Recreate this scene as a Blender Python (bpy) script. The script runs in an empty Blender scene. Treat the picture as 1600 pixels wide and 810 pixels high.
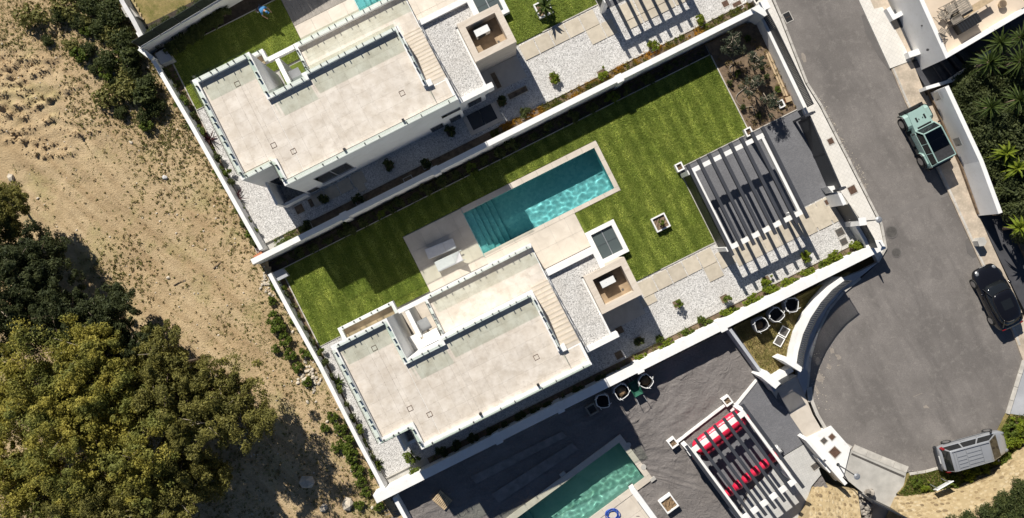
import bpy, math, random
import numpy as np
from mathutils import Vector, Matrix, noise as mnoise

# ------------------------------------------------------------------ camera, sky, sun, exposure
scene = bpy.context.scene
COL = scene.collection
CAMH, FPX = 54.0, 1244.0              # camera height above the pool garden, focal length in pixels of a 1600 wide picture
cam_d = bpy.data.cameras.new('camera')
cam_d.sensor_width = 36.0
cam_d.lens = 36.0 * FPX / 1600.0
cam_d.clip_end = 3000.0
cam = bpy.data.objects.new('camera', cam_d)
cam.location = (0, 0, CAMH)
COL.objects.link(cam)
scene.camera = cam

SUN_TO = Vector((-0.643, 1.02, 1.0)).normalized()      # towards the sun
SUN_EL = math.asin(SUN_TO.z)
SUN_ROT = math.atan2(SUN_TO.x, SUN_TO.y)
world = bpy.data.worlds.new('World')
scene.world = world
world.use_nodes = True
wn = world.node_tree
sky = wn.nodes.new('ShaderNodeTexSky')
sky.sky_type = 'NISHITA'
sky.sun_disc = False
sky.sun_elevation = SUN_EL
sky.sun_rotation = SUN_ROT
sky.air_density = 0.65
sky.dust_density = 0.1
sky.ozone_density = 2.5
bgn = wn.nodes['Background']
bgn.inputs['Strength'].default_value = 0.05
wn.links.new(sky.outputs['Color'], bgn.inputs['Color'])
sun_d = bpy.data.lights.new('sun', 'SUN')
sun_d.energy = 4.9
sun_d.angle = math.radians(0.5)
sun_d.color = (1.0, 0.955, 0.88)
sun = bpy.data.objects.new('sun', sun_d)
sun.rotation_euler = SUN_TO.to_track_quat('Z', 'Y').to_euler()
sun.location = (-40, 60, 80)
COL.objects.link(sun)
scene.view_settings.view_transform = 'Standard'
scene.view_settings.look = 'None'
scene.view_settings.exposure = 0.35
scene.view_settings.gamma = 1.0
scene.cycles.max_bounces = 8
scene.cycles.diffuse_bounces = 2
scene.cycles.transparent_max_bounces = 24

rnd = random.Random(7)
R = math.radians

# ------------------------------------------------------------------ frames: pixels of the photograph -> metres at a known height
def W(px, py, z=0.0):
    k = (CAMH - z) / FPX
    return ((px - 800) * k, (405 - py) * k)

class Frame:
    """axes of a plot: u along the long side, n across it towards the lower right"""
    def __init__(s, deg, ou=0.0, on=0.0, oz=0.0):
        s.c, s.s = math.cos(R(deg)), math.sin(R(deg)); s.ou, s.on, s.oz = ou, on, oz; s.deg = deg
    def xy(s, u, n):
        u += s.ou; n += s.on
        return (u * s.c + n * s.s, u * s.s - n * s.c)
    def p(s, u, n, z):
        x, y = s.xy(u, n); return (x, y, z + s.oz)
    def un(s, px, py, z=0.0):
        x, y = W(px, py, z + s.oz)
        return (x * s.c + y * s.s - s.ou, x * s.s - y * s.c - s.on)
FB = Frame(26.6)
FA = Frame(26.6, -0.087, -17.8, 0.8)
FC = Frame(36.4, 0, 0, -0.35)
ZC = -0.35

def zs(x, y):                       # the gentle slope of street and field
    n = x * FB.s - y * FB.c
    return -0.03 * (n - 2.0)
def PS(px, py, dz=0.0):             # pixel -> point on the slope (+dz)
    z = 0.0
    for _ in range(4):
        x, y = W(px, py, z); z = zs(x, y) + dz
    return (x, y, z)

# ------------------------------------------------------------------ mesh builder
class MB:
    def __init__(s): s.v = []; s.f = []
    def add(s, vs, fs):
        k = len(s.v); s.v += [tuple(p) for p in vs]; s.f += [tuple(i + k for i in f) for f in fs]
    def prism(s, xy, z0, z1, bottom=True):
        """z0, z1 numbers or lists"""
        m = len(xy)
        a = sum(xy[i][0] * xy[(i + 1) % m][1] - xy[(i + 1) % m][0] * xy[i][1] for i in range(m))
        if a < 0:
            xy = xy[::-1]
            if isinstance(z0, (list, tuple)): z0 = z0[::-1]
            if isinstance(z1, (list, tuple)): z1 = z1[::-1]
        g0 = z0 if isinstance(z0, (list, tuple)) else [z0] * m
        g1 = z1 if isinstance(z1, (list, tuple)) else [z1] * m
        vs = [(p[0], p[1], g0[i]) for i, p in enumerate(xy)] + [(p[0], p[1], g1[i]) for i, p in enumerate(xy)]
        fs = [tuple(range(m, 2 * m))] + [(i, (i + 1) % m, m + (i + 1) % m, m + i) for i in range(m)]
        if bottom: fs.append(tuple(range(m - 1, -1, -1)))
        s.add(vs, fs)
    def box(s, fr, u0, u1, n0, n1, z0, z1):
        s.prism([fr.xy(u0, n0), fr.xy(u1, n0), fr.xy(u1, n1), fr.xy(u0, n1)], z0 + fr.oz, z1 + fr.oz)
    def lbox(s, x0, x1, y0, y1, z0, z1):
        s.prism([(x0, y0), (x1, y0), (x1, y1), (x0, y1)], z0, z1)
    def obox(s, M, x0, x1, y0, y1, z0, z1):
        vs = [M @ Vector(p) for p in ((x0,y0,z0),(x1,y0,z0),(x1,y1,z0),(x0,y1,z0),(x0,y0,z1),(x1,y0,z1),(x1,y1,z1),(x0,y1,z1))]
        s.add(vs, [(3,2,1,0),(4,5,6,7),(0,1,5,4),(1,2,6,5),(2,3,7,6),(3,0,4,7)])
    def ring(s, outer, inner, z0, z1):
        """square ring between two quads of equal length"""
        m = len(outer)
        for i in range(m):
            j = (i + 1) % m
            s.prism([outer[i], outer[j], inner[j], inner[i]], z0, z1)
    def tube(s, pts, r, seg=8, r1=None, cap=True):
        pts = [Vector(p) for p in pts]; m = len(pts); k = len(s.v); prev = None
        for i, p in enumerate(pts):
            d = (pts[min(i + 1, m - 1)] - pts[max(i - 1, 0)])
            if d.length < 1e-9: d = Vector((0, 0, 1))
            d.normalize()
            if prev is None:
                a = d.cross(Vector((0, 0, 1)))
                if a.length < 1e-3: a = d.cross(Vector((1, 0, 0)))
            else:
                a = prev - d * prev.dot(d)
                if a.length < 1e-6: a = d.cross(Vector((1, 0, 0)))
            a.normalize(); prev = a; b = d.cross(a)
            rr = r if r1 is None else r + (r1 - r) * i / max(1, m - 1)
            for j in range(seg):
                t = 2 * math.pi * j / seg
                s.v.append(tuple(p + (a * math.cos(t) + b * math.sin(t)) * rr))
        for i in range(m - 1):
            for j in range(seg):
                j2 = (j + 1) % seg
                s.f.append((k + i * seg + j, k + i * seg + j2, k + (i + 1) * seg + j2, k + (i + 1) * seg + j))
        if cap:
            s.f.append(tuple(k + j for j in range(seg - 1, -1, -1)))
            s.f.append(tuple(k + (m - 1) * seg + j for j in range(seg)))
    def disc(s, c, r, h, seg=20, r1=None):
        r1 = r if r1 is None else r1
        a = [(c[0] + r * math.cos(2 * math.pi * i / seg), c[1] + r * math.sin(2 * math.pi * i / seg), c[2]) for i in range(seg)]
        b = [(c[0] + r1 * math.cos(2 * math.pi * i / seg), c[1] + r1 * math.sin(2 * math.pi * i / seg), c[2] + h) for i in range(seg)]
        s.add(a + b, [tuple(range(seg - 1, -1, -1)), tuple(range(seg, 2 * seg))] +
              [(i, (i + 1) % seg, seg + (i + 1) % seg, seg + i) for i in range(seg)])
    def loft(s, rings, caps=True):
        m = len(rings[0]); k = len(s.v)
        for r in rings: s.v += [tuple(p) for p in r]
        for i in range(len(rings) - 1):
            for j in range(m):
                j2 = (j + 1) % m
                s.f.append((k + i * m + j, k + i * m + j2, k + (i + 1) * m + j2, k + (i + 1) * m + j))
        if caps:
            s.f.append(tuple(k + j for j in range(m - 1, -1, -1)))
            s.f.append(tuple(k + (len(rings) - 1) * m + j for j in range(m)))
    def lump(s, c, rx, ry, rz, rng, jit=0.18, rot=0.0):
        """a rough stone: 6-8-ish sided low lump, 20 triangles"""
        t = (1 + 5 ** .5) / 2
        base = [(-1,t,0),(1,t,0),(-1,-t,0),(1,-t,0),(0,-1,t),(0,1,t),(0,-1,-t),(0,1,-t),(t,0,-1),(t,0,1),(-t,0,-1),(-t,0,1)]
        fs = [(0,11,5),(0,5,1),(0,1,7),(0,7,10),(0,10,11),(1,5,9),(5,11,4),(11,10,2),(10,7,6),(7,1,8),(3,9,4),(3,4,2),(3,2,6),(3,6,8),(3,8,9),(4,9,5),(2,4,11),(6,2,10),(8,6,7),(9,8,1)]
        vs = []; cr, sr = math.cos(rot), math.sin(rot)
        for p in base:
            q = Vector(p).normalized() * (1 + rng.uniform(-jit, jit))
            x, y = q.x * rx, q.y * ry
            vs.append((c[0] + x * cr - y * sr, c[1] + x * sr + y * cr, c[2] + q.z * rz))
        s.add(vs, fs)

def props(o, label=None, cat=None, group=None, kind=None):
    if label: o['label'] = label
    if cat: o['category'] = cat
    if group: o['group'] = group
    if kind: o['kind'] = kind
    return o

def wloc(o):
    v = Vector(o.location)
    p = o.parent
    while p: v += Vector(p.location); p = p.parent
    return v

def obj(name, mb, mat, parent=None, smooth=False, kind=None, label=None, origin=None):
    me = bpy.data.meshes.new(name)
    vs = mb.v
    if parent is not None: org = wloc(parent)
    elif origin is not None: org = Vector(origin)
    else:
        a = np.array(vs); org = Vector(((a[:,0].min()+a[:,0].max())/2, (a[:,1].min()+a[:,1].max())/2, a[:,2].min()))
    me.from_pydata([(p[0]-org.x, p[1]-org.y, p[2]-org.z) for p in vs], [], mb.f)
    if smooth: me.polygons.foreach_set('use_smooth', [True] * len(me.polygons))
    me.materials.append(mat)
    o = bpy.data.objects.new(name, me); COL.objects.link(o)
    if parent is not None: o.parent = parent
    else: o.location = org
    return props(o, label=label, kind=kind)

def arr_obj(name, verts, faces_n, mat, parent=None, kind=None, loc=(0, 0, 0), nv=4):
    """fast mesh of separate nv-gons; verts (N*nv,3) in local coordinates"""
    me = bpy.data.meshes.new(name)
    N = len(verts); F = N // nv
    me.vertices.add(N); me.vertices.foreach_set('co', np.ascontiguousarray(verts, dtype=np.float32).ravel())
    me.loops.add(N); me.loops.foreach_set('vertex_index', np.arange(N, dtype=np.int32))
    me.polygons.add(F); me.polygons.foreach_set('loop_start', np.arange(0, N, nv, dtype=np.int32))
    me.update(calc_edges=True)
    me.materials.append(mat)
    o = bpy.data.objects.new(name, me); COL.objects.link(o)
    o.location = loc
    if parent is not None: o.parent = parent
    return props(o, kind=kind)

def thing(name, label, cat, loc=(0, 0, 0), group=None, rz=0.0):
    o = bpy.data.objects.new(name, None); COL.objects.link(o)
    o.empty_display_size = 0.3
    o.location = loc; o.rotation_euler = (0, 0, rz)
    return props(o, label, cat, group)

def dup(root, loc=None, rz=None, label=None, scale=None, group=None):
    r = root.copy(); COL.objects.link(r)
    if loc is not None: r.location = loc
    if rz is not None: r.rotation_euler = (0, 0, rz)
    if scale is not None: r.scale = (scale, scale, scale)
    if label: r['label'] = label
    if group: r['group'] = group
    for ch in list(root.children):
        c = ch.copy(); COL.objects.link(c); c.parent = r
        for g in list(ch.children):
            d = g.copy(); COL.objects.link(d); d.parent = c
    return r

def piece_copies(proto, parent, locs, rz=0.0):
    """copies of one piece (mesh centred on its own origin) as parts of parent"""
    base = wloc(parent)
    for i, l in enumerate(locs):
        o = proto if i == 0 else proto.copy()
        if i: COL.objects.link(o)
        o.parent = parent
        o.location = Vector(l[:3]) - base
        o.rotation_euler = (0, 0, l[3] if len(l) > 3 else rz)
ORD = ['first','second','third','fourth','fifth','sixth','seventh','eighth','ninth','tenth','eleventh','twelfth','thirteenth',
       'fourteenth','fifteenth','sixteenth','seventeenth','eighteenth','nineteenth','twentieth','twenty-first','twenty-second']

# ------------------------------------------------------------------ materials
class NT:
    def __init__(s, name):
        s.m = bpy.data.materials.new(name); s.m.use_nodes = True
        s.t = s.m.node_tree; s.b = s.t.nodes['Principled BSDF']; s.out = s.t.nodes['Material Output']
        g = s.t.nodes.new('ShaderNodeNewGeometry'); s.pos = g.outputs['Position']
    def n(s, k, **kw):
        x = s.t.nodes.new(k)
        for a, b in kw.items(): setattr(x, a, b)
        return x
    def l(s, a, b): s.t.links.new(a, b)
    def mapped(s, rot=0.0, scale=(1, 1, 1)):
        m = s.n('ShaderNodeMapping', vector_type='TEXTURE'); s.l(s.pos, m.inputs['Vector'])
        m.inputs['Rotation'].default_value = (0, 0, -rot); m.inputs['Scale'].default_value = tuple(1.0 / k for k in scale)
        return m.outputs['Vector']
    def noise(s, scale, detail=3.0, rough=0.55, vec=None, dist=0.0):
        x = s.n('ShaderNodeTexNoise'); s.l(vec or s.pos, x.inputs['Vector'])
        x.inputs['Scale'].default_value = scale; x.inputs['Detail'].default_value = detail
        x.inputs['Roughness'].default_value = rough; x.inputs['Distortion'].default_value = dist
        return x.outputs['Fac']
    def vor(s, scale, feature='F1', out='Color', vec=None, rand=1.0):
        x = s.n('ShaderNodeTexVoronoi', feature=feature); s.l(vec or s.pos, x.inputs['Vector'])
        x.inputs['Scale'].default_value = scale; x.inputs['Randomness'].default_value = rand
        return x.outputs[out]
    def ramp(s, fac, stops, interp='LINEAR'):
        x = s.n('ShaderNodeValToRGB'); s.l(fac, x.inputs['Fac']); e = x.color_ramp.elements
        x.color_ramp.interpolation = interp
        while len(e) < len(stops): e.new(0.5)
        for i, (p, c) in enumerate(stops):
            e[i].position = p; e[i].color = (c, c, c, 1) if isinstance(c, (int, float)) else (*c, 1)
        return x.outputs['Color']
    def mix(s, fac, a, b, mode='MIX'):
        x = s.n('ShaderNodeMix', data_type='RGBA', blend_type=mode)
        for i, v in ((0, fac), (6, a), (7, b)):
            if hasattr(v, 'is_linked'): s.l(v, x.inputs[i])
            elif i == 0: x.inputs[0].default_value = v
            else: x.inputs[i].default_value = (*v, 1)
        return x.outputs[2]
    def math(s, op, a, b=0.5, clamp=False):
        x = s.n('ShaderNodeMath', operation=op, use_clamp=clamp)
        for i, v in ((0, a), (1, b)):
            if hasattr(v, 'is_linked'): s.l(v, x.inputs[i])
            else: x.inputs[i].default_value = v
        return x.outputs[0]
    def bump(s, h, strength=0.3, dist=0.02):
        x = s.n('ShaderNodeBump'); s.l(h, x.inputs['Height'])
        x.inputs['Strength'].default_value = strength; x.inputs['Distance'].default_value = dist
        s.l(x.outputs['Normal'], s.b.inputs['Normal']); return x
    def objrand(s):
        return s.n('ShaderNodeObjectInfo').outputs['Random']
    def set(s, col=None, rough=None, metal=None, spec=None):
        if col is not None:
            if hasattr(col, 'is_linked'): s.l(col, s.b.inputs['Base Color'])
            else: s.b.inputs['Base Color'].default_value = (*col, 1)
        if rough is not None:
            if hasattr(rough, 'is_linked'): s.l(rough, s.b.inputs['Roughness'])
            else: s.b.inputs['Roughness'].default_value = rough
        if metal is not None: s.b.inputs['Metallic'].default_value = metal
        if spec is not None: s.b.inputs['Specular IOR Level'].default_value = spec
        return s

def mul(c, k): return tuple(x * k for x in c)
def simple(name, col, rough=0.7, var=0.15, scale=3.0, metal=0.0, bump=0.0, bscale=60.0, spec=0.5, fine=0.0):
    t = NT(name)
    c = t.mix(t.ramp(t.noise(scale, 4), [(0.3, 0.0), (0.7, 1.0)]), mul(col, 1 - var), mul(col, 1 + var))
    if fine: c = t.mix(fine, c, t.ramp(t.vor(bscale * 0.5, out='Distance'), [(0.1, 0.75), (0.6, 0.25)]), 'OVERLAY')
    t.set(c, rough, metal, spec)
    if bump: t.bump(t.noise(bscale, 3), bump, 0.01)
    return t.m
def leafmat(name, a, b, scale=6.0, c=None):
    t = NT(name)
    f = t.noise(scale, 2.0)
    col = t.mix(t.ramp(f, [(0.34, 0.0), (0.66, 1.0)]), a, b)
    col = t.mix(t.ramp(t.noise(scale * 9, 1.0), [(0.3, 0.0), (0.7, 1.0)]), mul(a, 0.7), col)
    if c is not None:
        col = t.mix(t.ramp(t.noise(0.55, 2.0), [(0.45, 0.0), (0.62, 1.0)]), col, c)
    t.set(col, 0.65, spec=0.25)
    d = t.n('ShaderNodeBsdfTranslucent'); t.l(col, d.inputs['Color'])
    m = t.n('ShaderNodeMixShader'); m.inputs[0].default_value = 0.32
    t.l(t.b.outputs[0], m.inputs[1]); t.l(d.outputs[0], m.inputs[2]); t.l(m.outputs[0], t.out.inputs['Surface'])
    return t.m

M = {}
def build_materials():
    # white render with faint streaks
    t = NT('white_render')
    c = t.mix(t.ramp(t.noise(0.9, 5), [(0.35, 0.0), (0.75, 1.0)]), (0.82, 0.81, 0.79), (0.74, 0.73, 0.70))
    c = t.mix(t.ramp(t.noise(3.1, 6, 0.7), [(0.55, 0.0), (0.78, 0.45)]), c, (0.56, 0.53, 0.47))
    c = t.mix(t.ramp(t.noise(11, 4), [(0.62, 0.0), (0.82, 0.5)]), c, (0.50, 0.47, 0.41))
    t.set(c, 0.85); t.bump(t.noise(80, 2), 0.15, 0.004); M['white'] = t.m
    M['stain_white'] = simple('weathered_white_render', (0.62, 0.61, 0.59), 0.9, 0.14, 1.4, bump=0.15)
    # porcelain roof tile, each tile a little different, with dusty water marks
    t = NT('roof_tile')
    f = t.ramp(t.noise(1.25, 6, 0.66, dist=0.15), [(0.37, 0.0), (0.66, 1.0)])
    c = t.mix(f, (0.70, 0.635, 0.555), (0.555, 0.485, 0.40))
    c = t.mix(t.ramp(t.noise(2.6, 5, 0.7), [(0.5, 0.0), (0.72, 0.5)]), c, (0.42, 0.36, 0.295))
    k = t.n('ShaderNodeHueSaturation'); t.l(c, k.inputs['Color'])
    t.l(t.math('ADD', t.math('MULTIPLY', t.objrand(), 0.10), 0.94), k.inputs['Value'])
    t.set(k.outputs['Color'], t.ramp(t.noise(1.2, 3), [(0.3, 0.45), (0.7, 0.7)])); t.bump(t.noise(40, 3), 0.1, 0.004); M['roof_tile'] = t.m
    t = NT('deck_tile')
    c = t.mix(t.ramp(t.noise(1.1, 6, 0.65, dist=0.8), [(0.3, 0.0), (0.7, 1.0)]), (0.66, 0.59, 0.50), (0.53, 0.465, 0.385))
    k = t.n('ShaderNodeHueSaturation'); t.l(c, k.inputs['Color'])
    t.l(t.math('ADD', t.math('MULTIPLY', t.objrand(), 0.08), 0.95), k.inputs['Value'])
    t.set(k.outputs['Color'], 0.6); t.bump(t.noise(50, 3), 0.1, 0.004); M['deck_tile'] = t.m
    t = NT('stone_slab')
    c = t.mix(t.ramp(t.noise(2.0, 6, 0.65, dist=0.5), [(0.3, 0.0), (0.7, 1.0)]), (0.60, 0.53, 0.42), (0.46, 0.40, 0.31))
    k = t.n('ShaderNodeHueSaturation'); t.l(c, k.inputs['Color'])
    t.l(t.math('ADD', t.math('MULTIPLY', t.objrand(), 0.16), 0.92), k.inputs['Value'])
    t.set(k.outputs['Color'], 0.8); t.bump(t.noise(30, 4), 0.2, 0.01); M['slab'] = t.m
    # travertine cladding
    t = NT('travertine')
    v = t.mapped(R(-26.6), (0.5, 2.5, 2.5))
    c = t.mix(t.ramp(t.noise(1.6, 7, 0.7, vec=v, dist=1.2), [(0.3, 0.0), (0.68, 1.0)]), (0.70, 0.62, 0.52), (0.54, 0.46, 0.37))
    c = t.mix(t.ramp(t.noise(12, 5, 0.7), [(0.55, 0.0), (0.75, 0.6)]), c, (0.68, 0.62, 0.54))
    t.set(c, 0.8); t.bump(t.noise(30, 4), 0.25, 0.01); M['travertine'] = t.m
    # white pebbles
    t = NT('pebble_bed')
    vc = t.vor(19.0)
    g = t.n('ShaderNodeSeparateColor'); t.l(vc, g.inputs[0])
    c = t.ramp(g.outputs[0], [(0.0, (0.26, 0.25, 0.24)), (0.25, (0.47, 0.455, 0.43)), (0.6, (0.62, 0.60, 0.57)), (1.0, (0.76, 0.74, 0.71))])
    c = t.mix(t.ramp(t.noise(0.6, 3), [(0.4, 0.0), (0.65, 0.35)]), c, (0.46, 0.43, 0.39))
    t.set(c, 0.85)
    d = t.vor(19.0, out='Distance'); t.bump(t.math('SUBTRACT', 1.0, d), 0.7, 0.03); M['pebble'] = t.m
    t = NT('pebble_stone')
    c = t.ramp(t.vor(9.0, out='Distance'), [(0.0, (0.80, 0.78, 0.75)), (0.5, (0.55, 0.53, 0.50)), (1.0, (0.34, 0.33, 0.31))])
    t.set(c, 0.85); M['pebble_stone'] = t.m
    # lawn
    def lawn(name, k, stripes):
        t = NT(name)
        c = t.mix(t.ramp(t.noise(1.1, 5, 0.6), [(0.3, 0.0), (0.7, 1.0)]), mul((0.15, 0.20, 0.032), k), mul((0.24, 0.30, 0.055), k))
        c = t.mix(t.ramp(t.noise(11, 3, 0.7), [(0.35, 0.0), (0.75, 0.75)]), c, mul((0.075, 0.10, 0.014), k))
        c = t.mix(t.ramp(t.noise(45, 2, 0.7), [(0.4, 0.0), (0.8, 0.7)]), c, mul((0.17, 0.23, 0.045), k))
        if stripes:
            v = t.mapped(R(-26.6))
            w = t.n('ShaderNodeTexWave', wave_type='BANDS', bands_direction='X'); t.l(v, w.inputs['Vector'])
            w.inputs['Scale'].default_value = 0.42; w.inputs['Distortion'].default_value = 1.2; w.inputs['Detail'].default_value = 2
            w.inputs['Detail Scale'].default_value = 3.0
            c = t.mix(t.math('MULTIPLY', t.ramp(w.outputs['Fac'], [(0.2, 0.0), (0.8, 1.0)]), 0.34), c, mul((0.045, 0.085, 0.012), k))
        t.set(c, 0.8, spec=0.15); t.bump(t.noise(55, 3, 0.7), 0.8, 0.05); return t.m
    M['lawn'] = lawn('lawn_turf', 1.0, True)
    M['lawn_plain'] = lawn('lawn_turf_plain', 0.95, False)
    def blade_mat():
        t = NT('grass_blade')
        c = t.mix(t.ramp(t.noise(0.9, 5, 0.65), [(0.32, 0.0), (0.68, 1.0)]), (0.40, 0.50, 0.085), (0.82, 0.86, 0.22))
        c = t.mix(t.ramp(t.noise(0.42, 4, 0.6), [(0.48, 0.0), (0.64, 0.6)]), c, (0.17, 0.24, 0.03))
        v = t.mapped(R(-26.6), (1.0, 0.22, 1.0))
        c = t.mix(t.ramp(t.noise(3.4, 4, 0.7, vec=v), [(0.38, 0.0), (0.72, 0.75)]), c, (0.17, 0.22, 0.035))
        w = t.n('ShaderNodeTexWave', wave_type='BANDS', bands_direction='X'); t.l(t.mapped(R(-26.6)), w.inputs['Vector'])
        w.inputs['Scale'].default_value = 0.31; w.inputs['Distortion'].default_value = 2.6; w.inputs['Detail'].default_value = 3; w.inputs['Detail Scale'].default_value = 1.4
        c = t.mix(t.math('MULTIPLY', t.ramp(w.outputs['Fac'], [(0.35, 0.0), (0.8, 1.0)]), 0.5), c, (0.15, 0.21, 0.025))
        c = t.mix(t.ramp(t.noise(9, 3, 0.75), [(0.55, 0.0), (0.75, 0.8)]), c, (0.56, 0.56, 0.17))
        t.set(c, 0.65, spec=0.25)
        d = t.n('ShaderNodeBsdfTranslucent'); t.l(c, d.inputs['Color'])
        m = t.n('ShaderNodeMixShader'); m.inputs[0].default_value = 0.18
        t.l(t.b.outputs[0], m.inputs[1]); t.l(d.outputs[0], m.inputs[2]); t.l(m.outputs[0], t.out.inputs['Surface'])
        return t.m
    M['blade'] = blade_mat()
    # soils
    t = NT('garden_soil')
    c = t.mix(t.ramp(t.noise(3.0, 6, 0.7), [(0.3, 0.0), (0.7, 1.0)]), (0.10, 0.070, 0.045), (0.27, 0.19, 0.12))
    t.set(c, 0.95); t.bump(t.noise(22, 5, 0.7), 0.7, 0.05); M['soil'] = t.m
    M['soil_shade'] = simple('shade_dark_soil', (0.05, 0.038, 0.028), 0.95, 0.4, 4.0, bump=0.7, bscale=22)  # soil darkened so the bed's colour carries the wall's shade
    t = NT('field_earth')
    v = t.mapped(R(41), (0.13, 1.3, 1))
    c = t.mix(t.ramp(t.noise(0.16, 5, 0.6), [(0.35, 0.0), (0.68, 1.0)]), (0.50, 0.365, 0.205), (0.61, 0.47, 0.285))
    c = t.mix(t.ramp(t.noise(1.1, 6, 0.65, vec=v, dist=0.4), [(0.44, 0.0), (0.66, 0.8)]), c, (0.39, 0.27, 0.145))
    c = t.mix(t.ramp(t.noise(0.33, 6, 0.68), [(0.52, 0.0), (0.68, 0.55)]), c, (0.36, 0.33, 0.13))
    c = t.mix(t.ramp(t.noise(6.0, 6, 0.72), [(0.50, 0.0), (0.72, 0.6)]), c, (0.33, 0.235, 0.12))
    c = t.mix(t.ramp(t.noise(16, 4, 0.7), [(0.60, 0.0), (0.75, 0.7)]), c, (0.58, 0.48, 0.34))
    t.set(c, 0.95, spec=0.2); t.bump(t.noise(9.0, 8, 0.75), 0.85, 0.12); M['field'] = t.m
    M['far_ground'] = simple('far_ground', (0.22, 0.17, 0.10), 0.95, 0.3, 0.2)
    # dry grass
    t = NT('dry_grass')
    c = t.mix(t.ramp(t.noise(1.6, 5, 0.65), [(0.35, 0.0), (0.62, 1.0)]), (0.17, 0.16, 0.035), (0.36, 0.27, 0.11))
    c = t.mix(t.ramp(t.noise(14, 4, 0.7), [(0.45, 0.0), (0.75, 0.7)]), c, (0.10, 0.085, 0.03))
    t.set(c, 0.95); t.bump(t.noise(30, 5, 0.75), 0.8, 0.06); M['dry_grass'] = t.m
    # asphalt
    t = NT('asphalt')
    v = t.mapped(R(61), (0.25, 1.0, 1.0))
    c = t.mix(t.ramp(t.noise(0.25, 5, 0.6), [(0.38, 0.0), (0.62, 1.0)]), (0.178, 0.161, 0.147), (0.268, 0.243, 0.222))
    c = t.mix(t.ramp(t.noise(0.7, 5, 0.65, vec=v, dist=0.5), [(0.45, 0.0), (0.68, 0.75)]), c, (0.135, 0.122, 0.113))
    c = t.mix(t.ramp(t.noise(2.4, 6, 0.75), [(0.52, 0.0), (0.72, 0.6)]), c, (0.35, 0.32, 0.285))
    c = t.mix(t.ramp(t.noise(17, 4, 0.85), [(0.38, 0.0), (0.7, 0.75)]), c, (0.115, 0.105, 0.098))
    c = t.mix(t.ramp(t.noise(26, 2, 0.8), [(0.64, 0.0), (0.74, 0.8)]), c, (0.36, 0.335, 0.305))
    t.set(c, 0.9, spec=0.3); t.bump(t.noise(60, 3, 0.8), 0.5, 0.015); M['asphalt'] = t.m
    t = NT('asphalt_patch')
    c = t.mix(t.ramp(t.noise(1.5, 5, 0.65), [(0.3, 0.0), (0.7, 1.0)]), (0.135, 0.124, 0.115), (0.175, 0.16, 0.15))
    c = t.mix(t.ramp(t.noise(30, 3, 0.8), [(0.35, 0.0), (0.75, 0.5)]), c, (0.09, 0.085, 0.08))
    t.set(c, 0.9, spec=0.3); t.bump(t.noise(60, 3, 0.8), 0.5, 0.015); M['asphalt_patch'] = t.m
    t = NT('asphalt_patch_pale')
    c = t.mix(t.ramp(t.noise(1.5, 5, 0.65), [(0.3, 0.0), (0.7, 1.0)]), (0.175, 0.16, 0.147), (0.22, 0.20, 0.184))
    t.set(c, 0.9, spec=0.3); t.bump(t.noise(60, 3, 0.8), 0.5, 0.015); M['asphalt_patch2'] = t.m
    t = NT('dust_stain')
    c = t.mix(t.ramp(t.noise(5, 5, 0.7), [(0.4, 0.0), (0.7, 1.0)]), (0.26, 0.225, 0.19), (0.34, 0.30, 0.255))
    t.set(c, 0.95); M['dust'] = t.m
    # pale street paving, concrete, grey setts
    def grid(name, a, b, scale, rot, joint, wide=0.5, br=2.0, off=0.0, bumpy=0.2):
        t = NT(name)
        x = t.n('ShaderNodeTexBrick'); t.l(t.mapped(rot), x.inputs['Vector'])
        x.inputs['Scale'].default_value = scale; x.inputs['Mortar Size'].default_value = joint
        x.inputs['Brick Width'].default_value = wide; x.inputs['Row Height'].default_value = wide / br
        x.offset = off; x.inputs['Color1'].default_value = (*a, 1); x.inputs['Color2'].default_value = (*b, 1)
        x.inputs['Mortar'].default_value = (*mul(a, 0.62), 1)
        c = t.mix(t.ramp(t.noise(0.8, 5, 0.65), [(0.35, 0.0), (0.7, 0.5)]), x.outputs['Color'], mul(a, 0.72))
        c = t.mix(t.ramp(t.noise(9, 5, 0.75), [(0.45, 0.0), (0.75, 0.35)]), c, mul(b, 0.75))
        t.set(c, 0.85); t.bump(t.noise(40, 3), bumpy, 0.01); return t.m
    M['paving'] = grid('street_paving', (0.80, 0.76, 0.69), (0.74, 0.70, 0.63), 2.2, R(-61), 0.012, 0.5, 1.0)
    M['setts'] = grid('grey_setts', (0.145, 0.145, 0.155), (0.20, 0.20, 0.21), 9.0, R(-26.6), 0.02, 0.9, 2.0, 0.5, 0.4)
    M['setts_light'] = grid('pale_setts', (0.50, 0.49, 0.465), (0.56, 0.55, 0.52), 6.0, R(-26.6), 0.02, 0.9, 1.0, 0.0, 0.3)
    M['concrete'] = simple('concrete', (0.46, 0.44, 0.40), 0.9, 0.16, 1.3, bump=0.3, fine=0.12)
    M['concrete_blue'] = simple('grey_concrete', (0.40, 0.41, 0.43), 0.9, 0.12, 0.9, bump=0.2)
    M['sand_concrete'] = simple('sandy_concrete', (0.52, 0.435, 0.335), 0.95, 0.24, 1.2, bump=0.5, bscale=14, fine=0.15)
    M['kerb'] = simple('kerb_stone', (0.50, 0.47, 0.42), 0.9, 0.2, 2.0, bump=0.3)
    M['dark_metal'] = simple('anthracite_metal', (0.028, 0.031, 0.037), 0.5, 0.12, 2.0)
    M['beam_metal'] = simple('pergola_beam_paint', (0.036, 0.039, 0.048), 0.7, 0.12, 1.0)
    M['black'] = simple('black_plastic', (0.012, 0.012, 0.013), 0.55, 0.2, 4.0)
    M['grey_metal'] = simple('grey_metal', (0.42, 0.43, 0.44), 0.4, 0.08, 3.0, metal=0.6)
    M['steel'] = simple('brushed_steel', (0.5, 0.5, 0.5), 0.35, 0.1, 3.0, metal=0.9)
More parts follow.
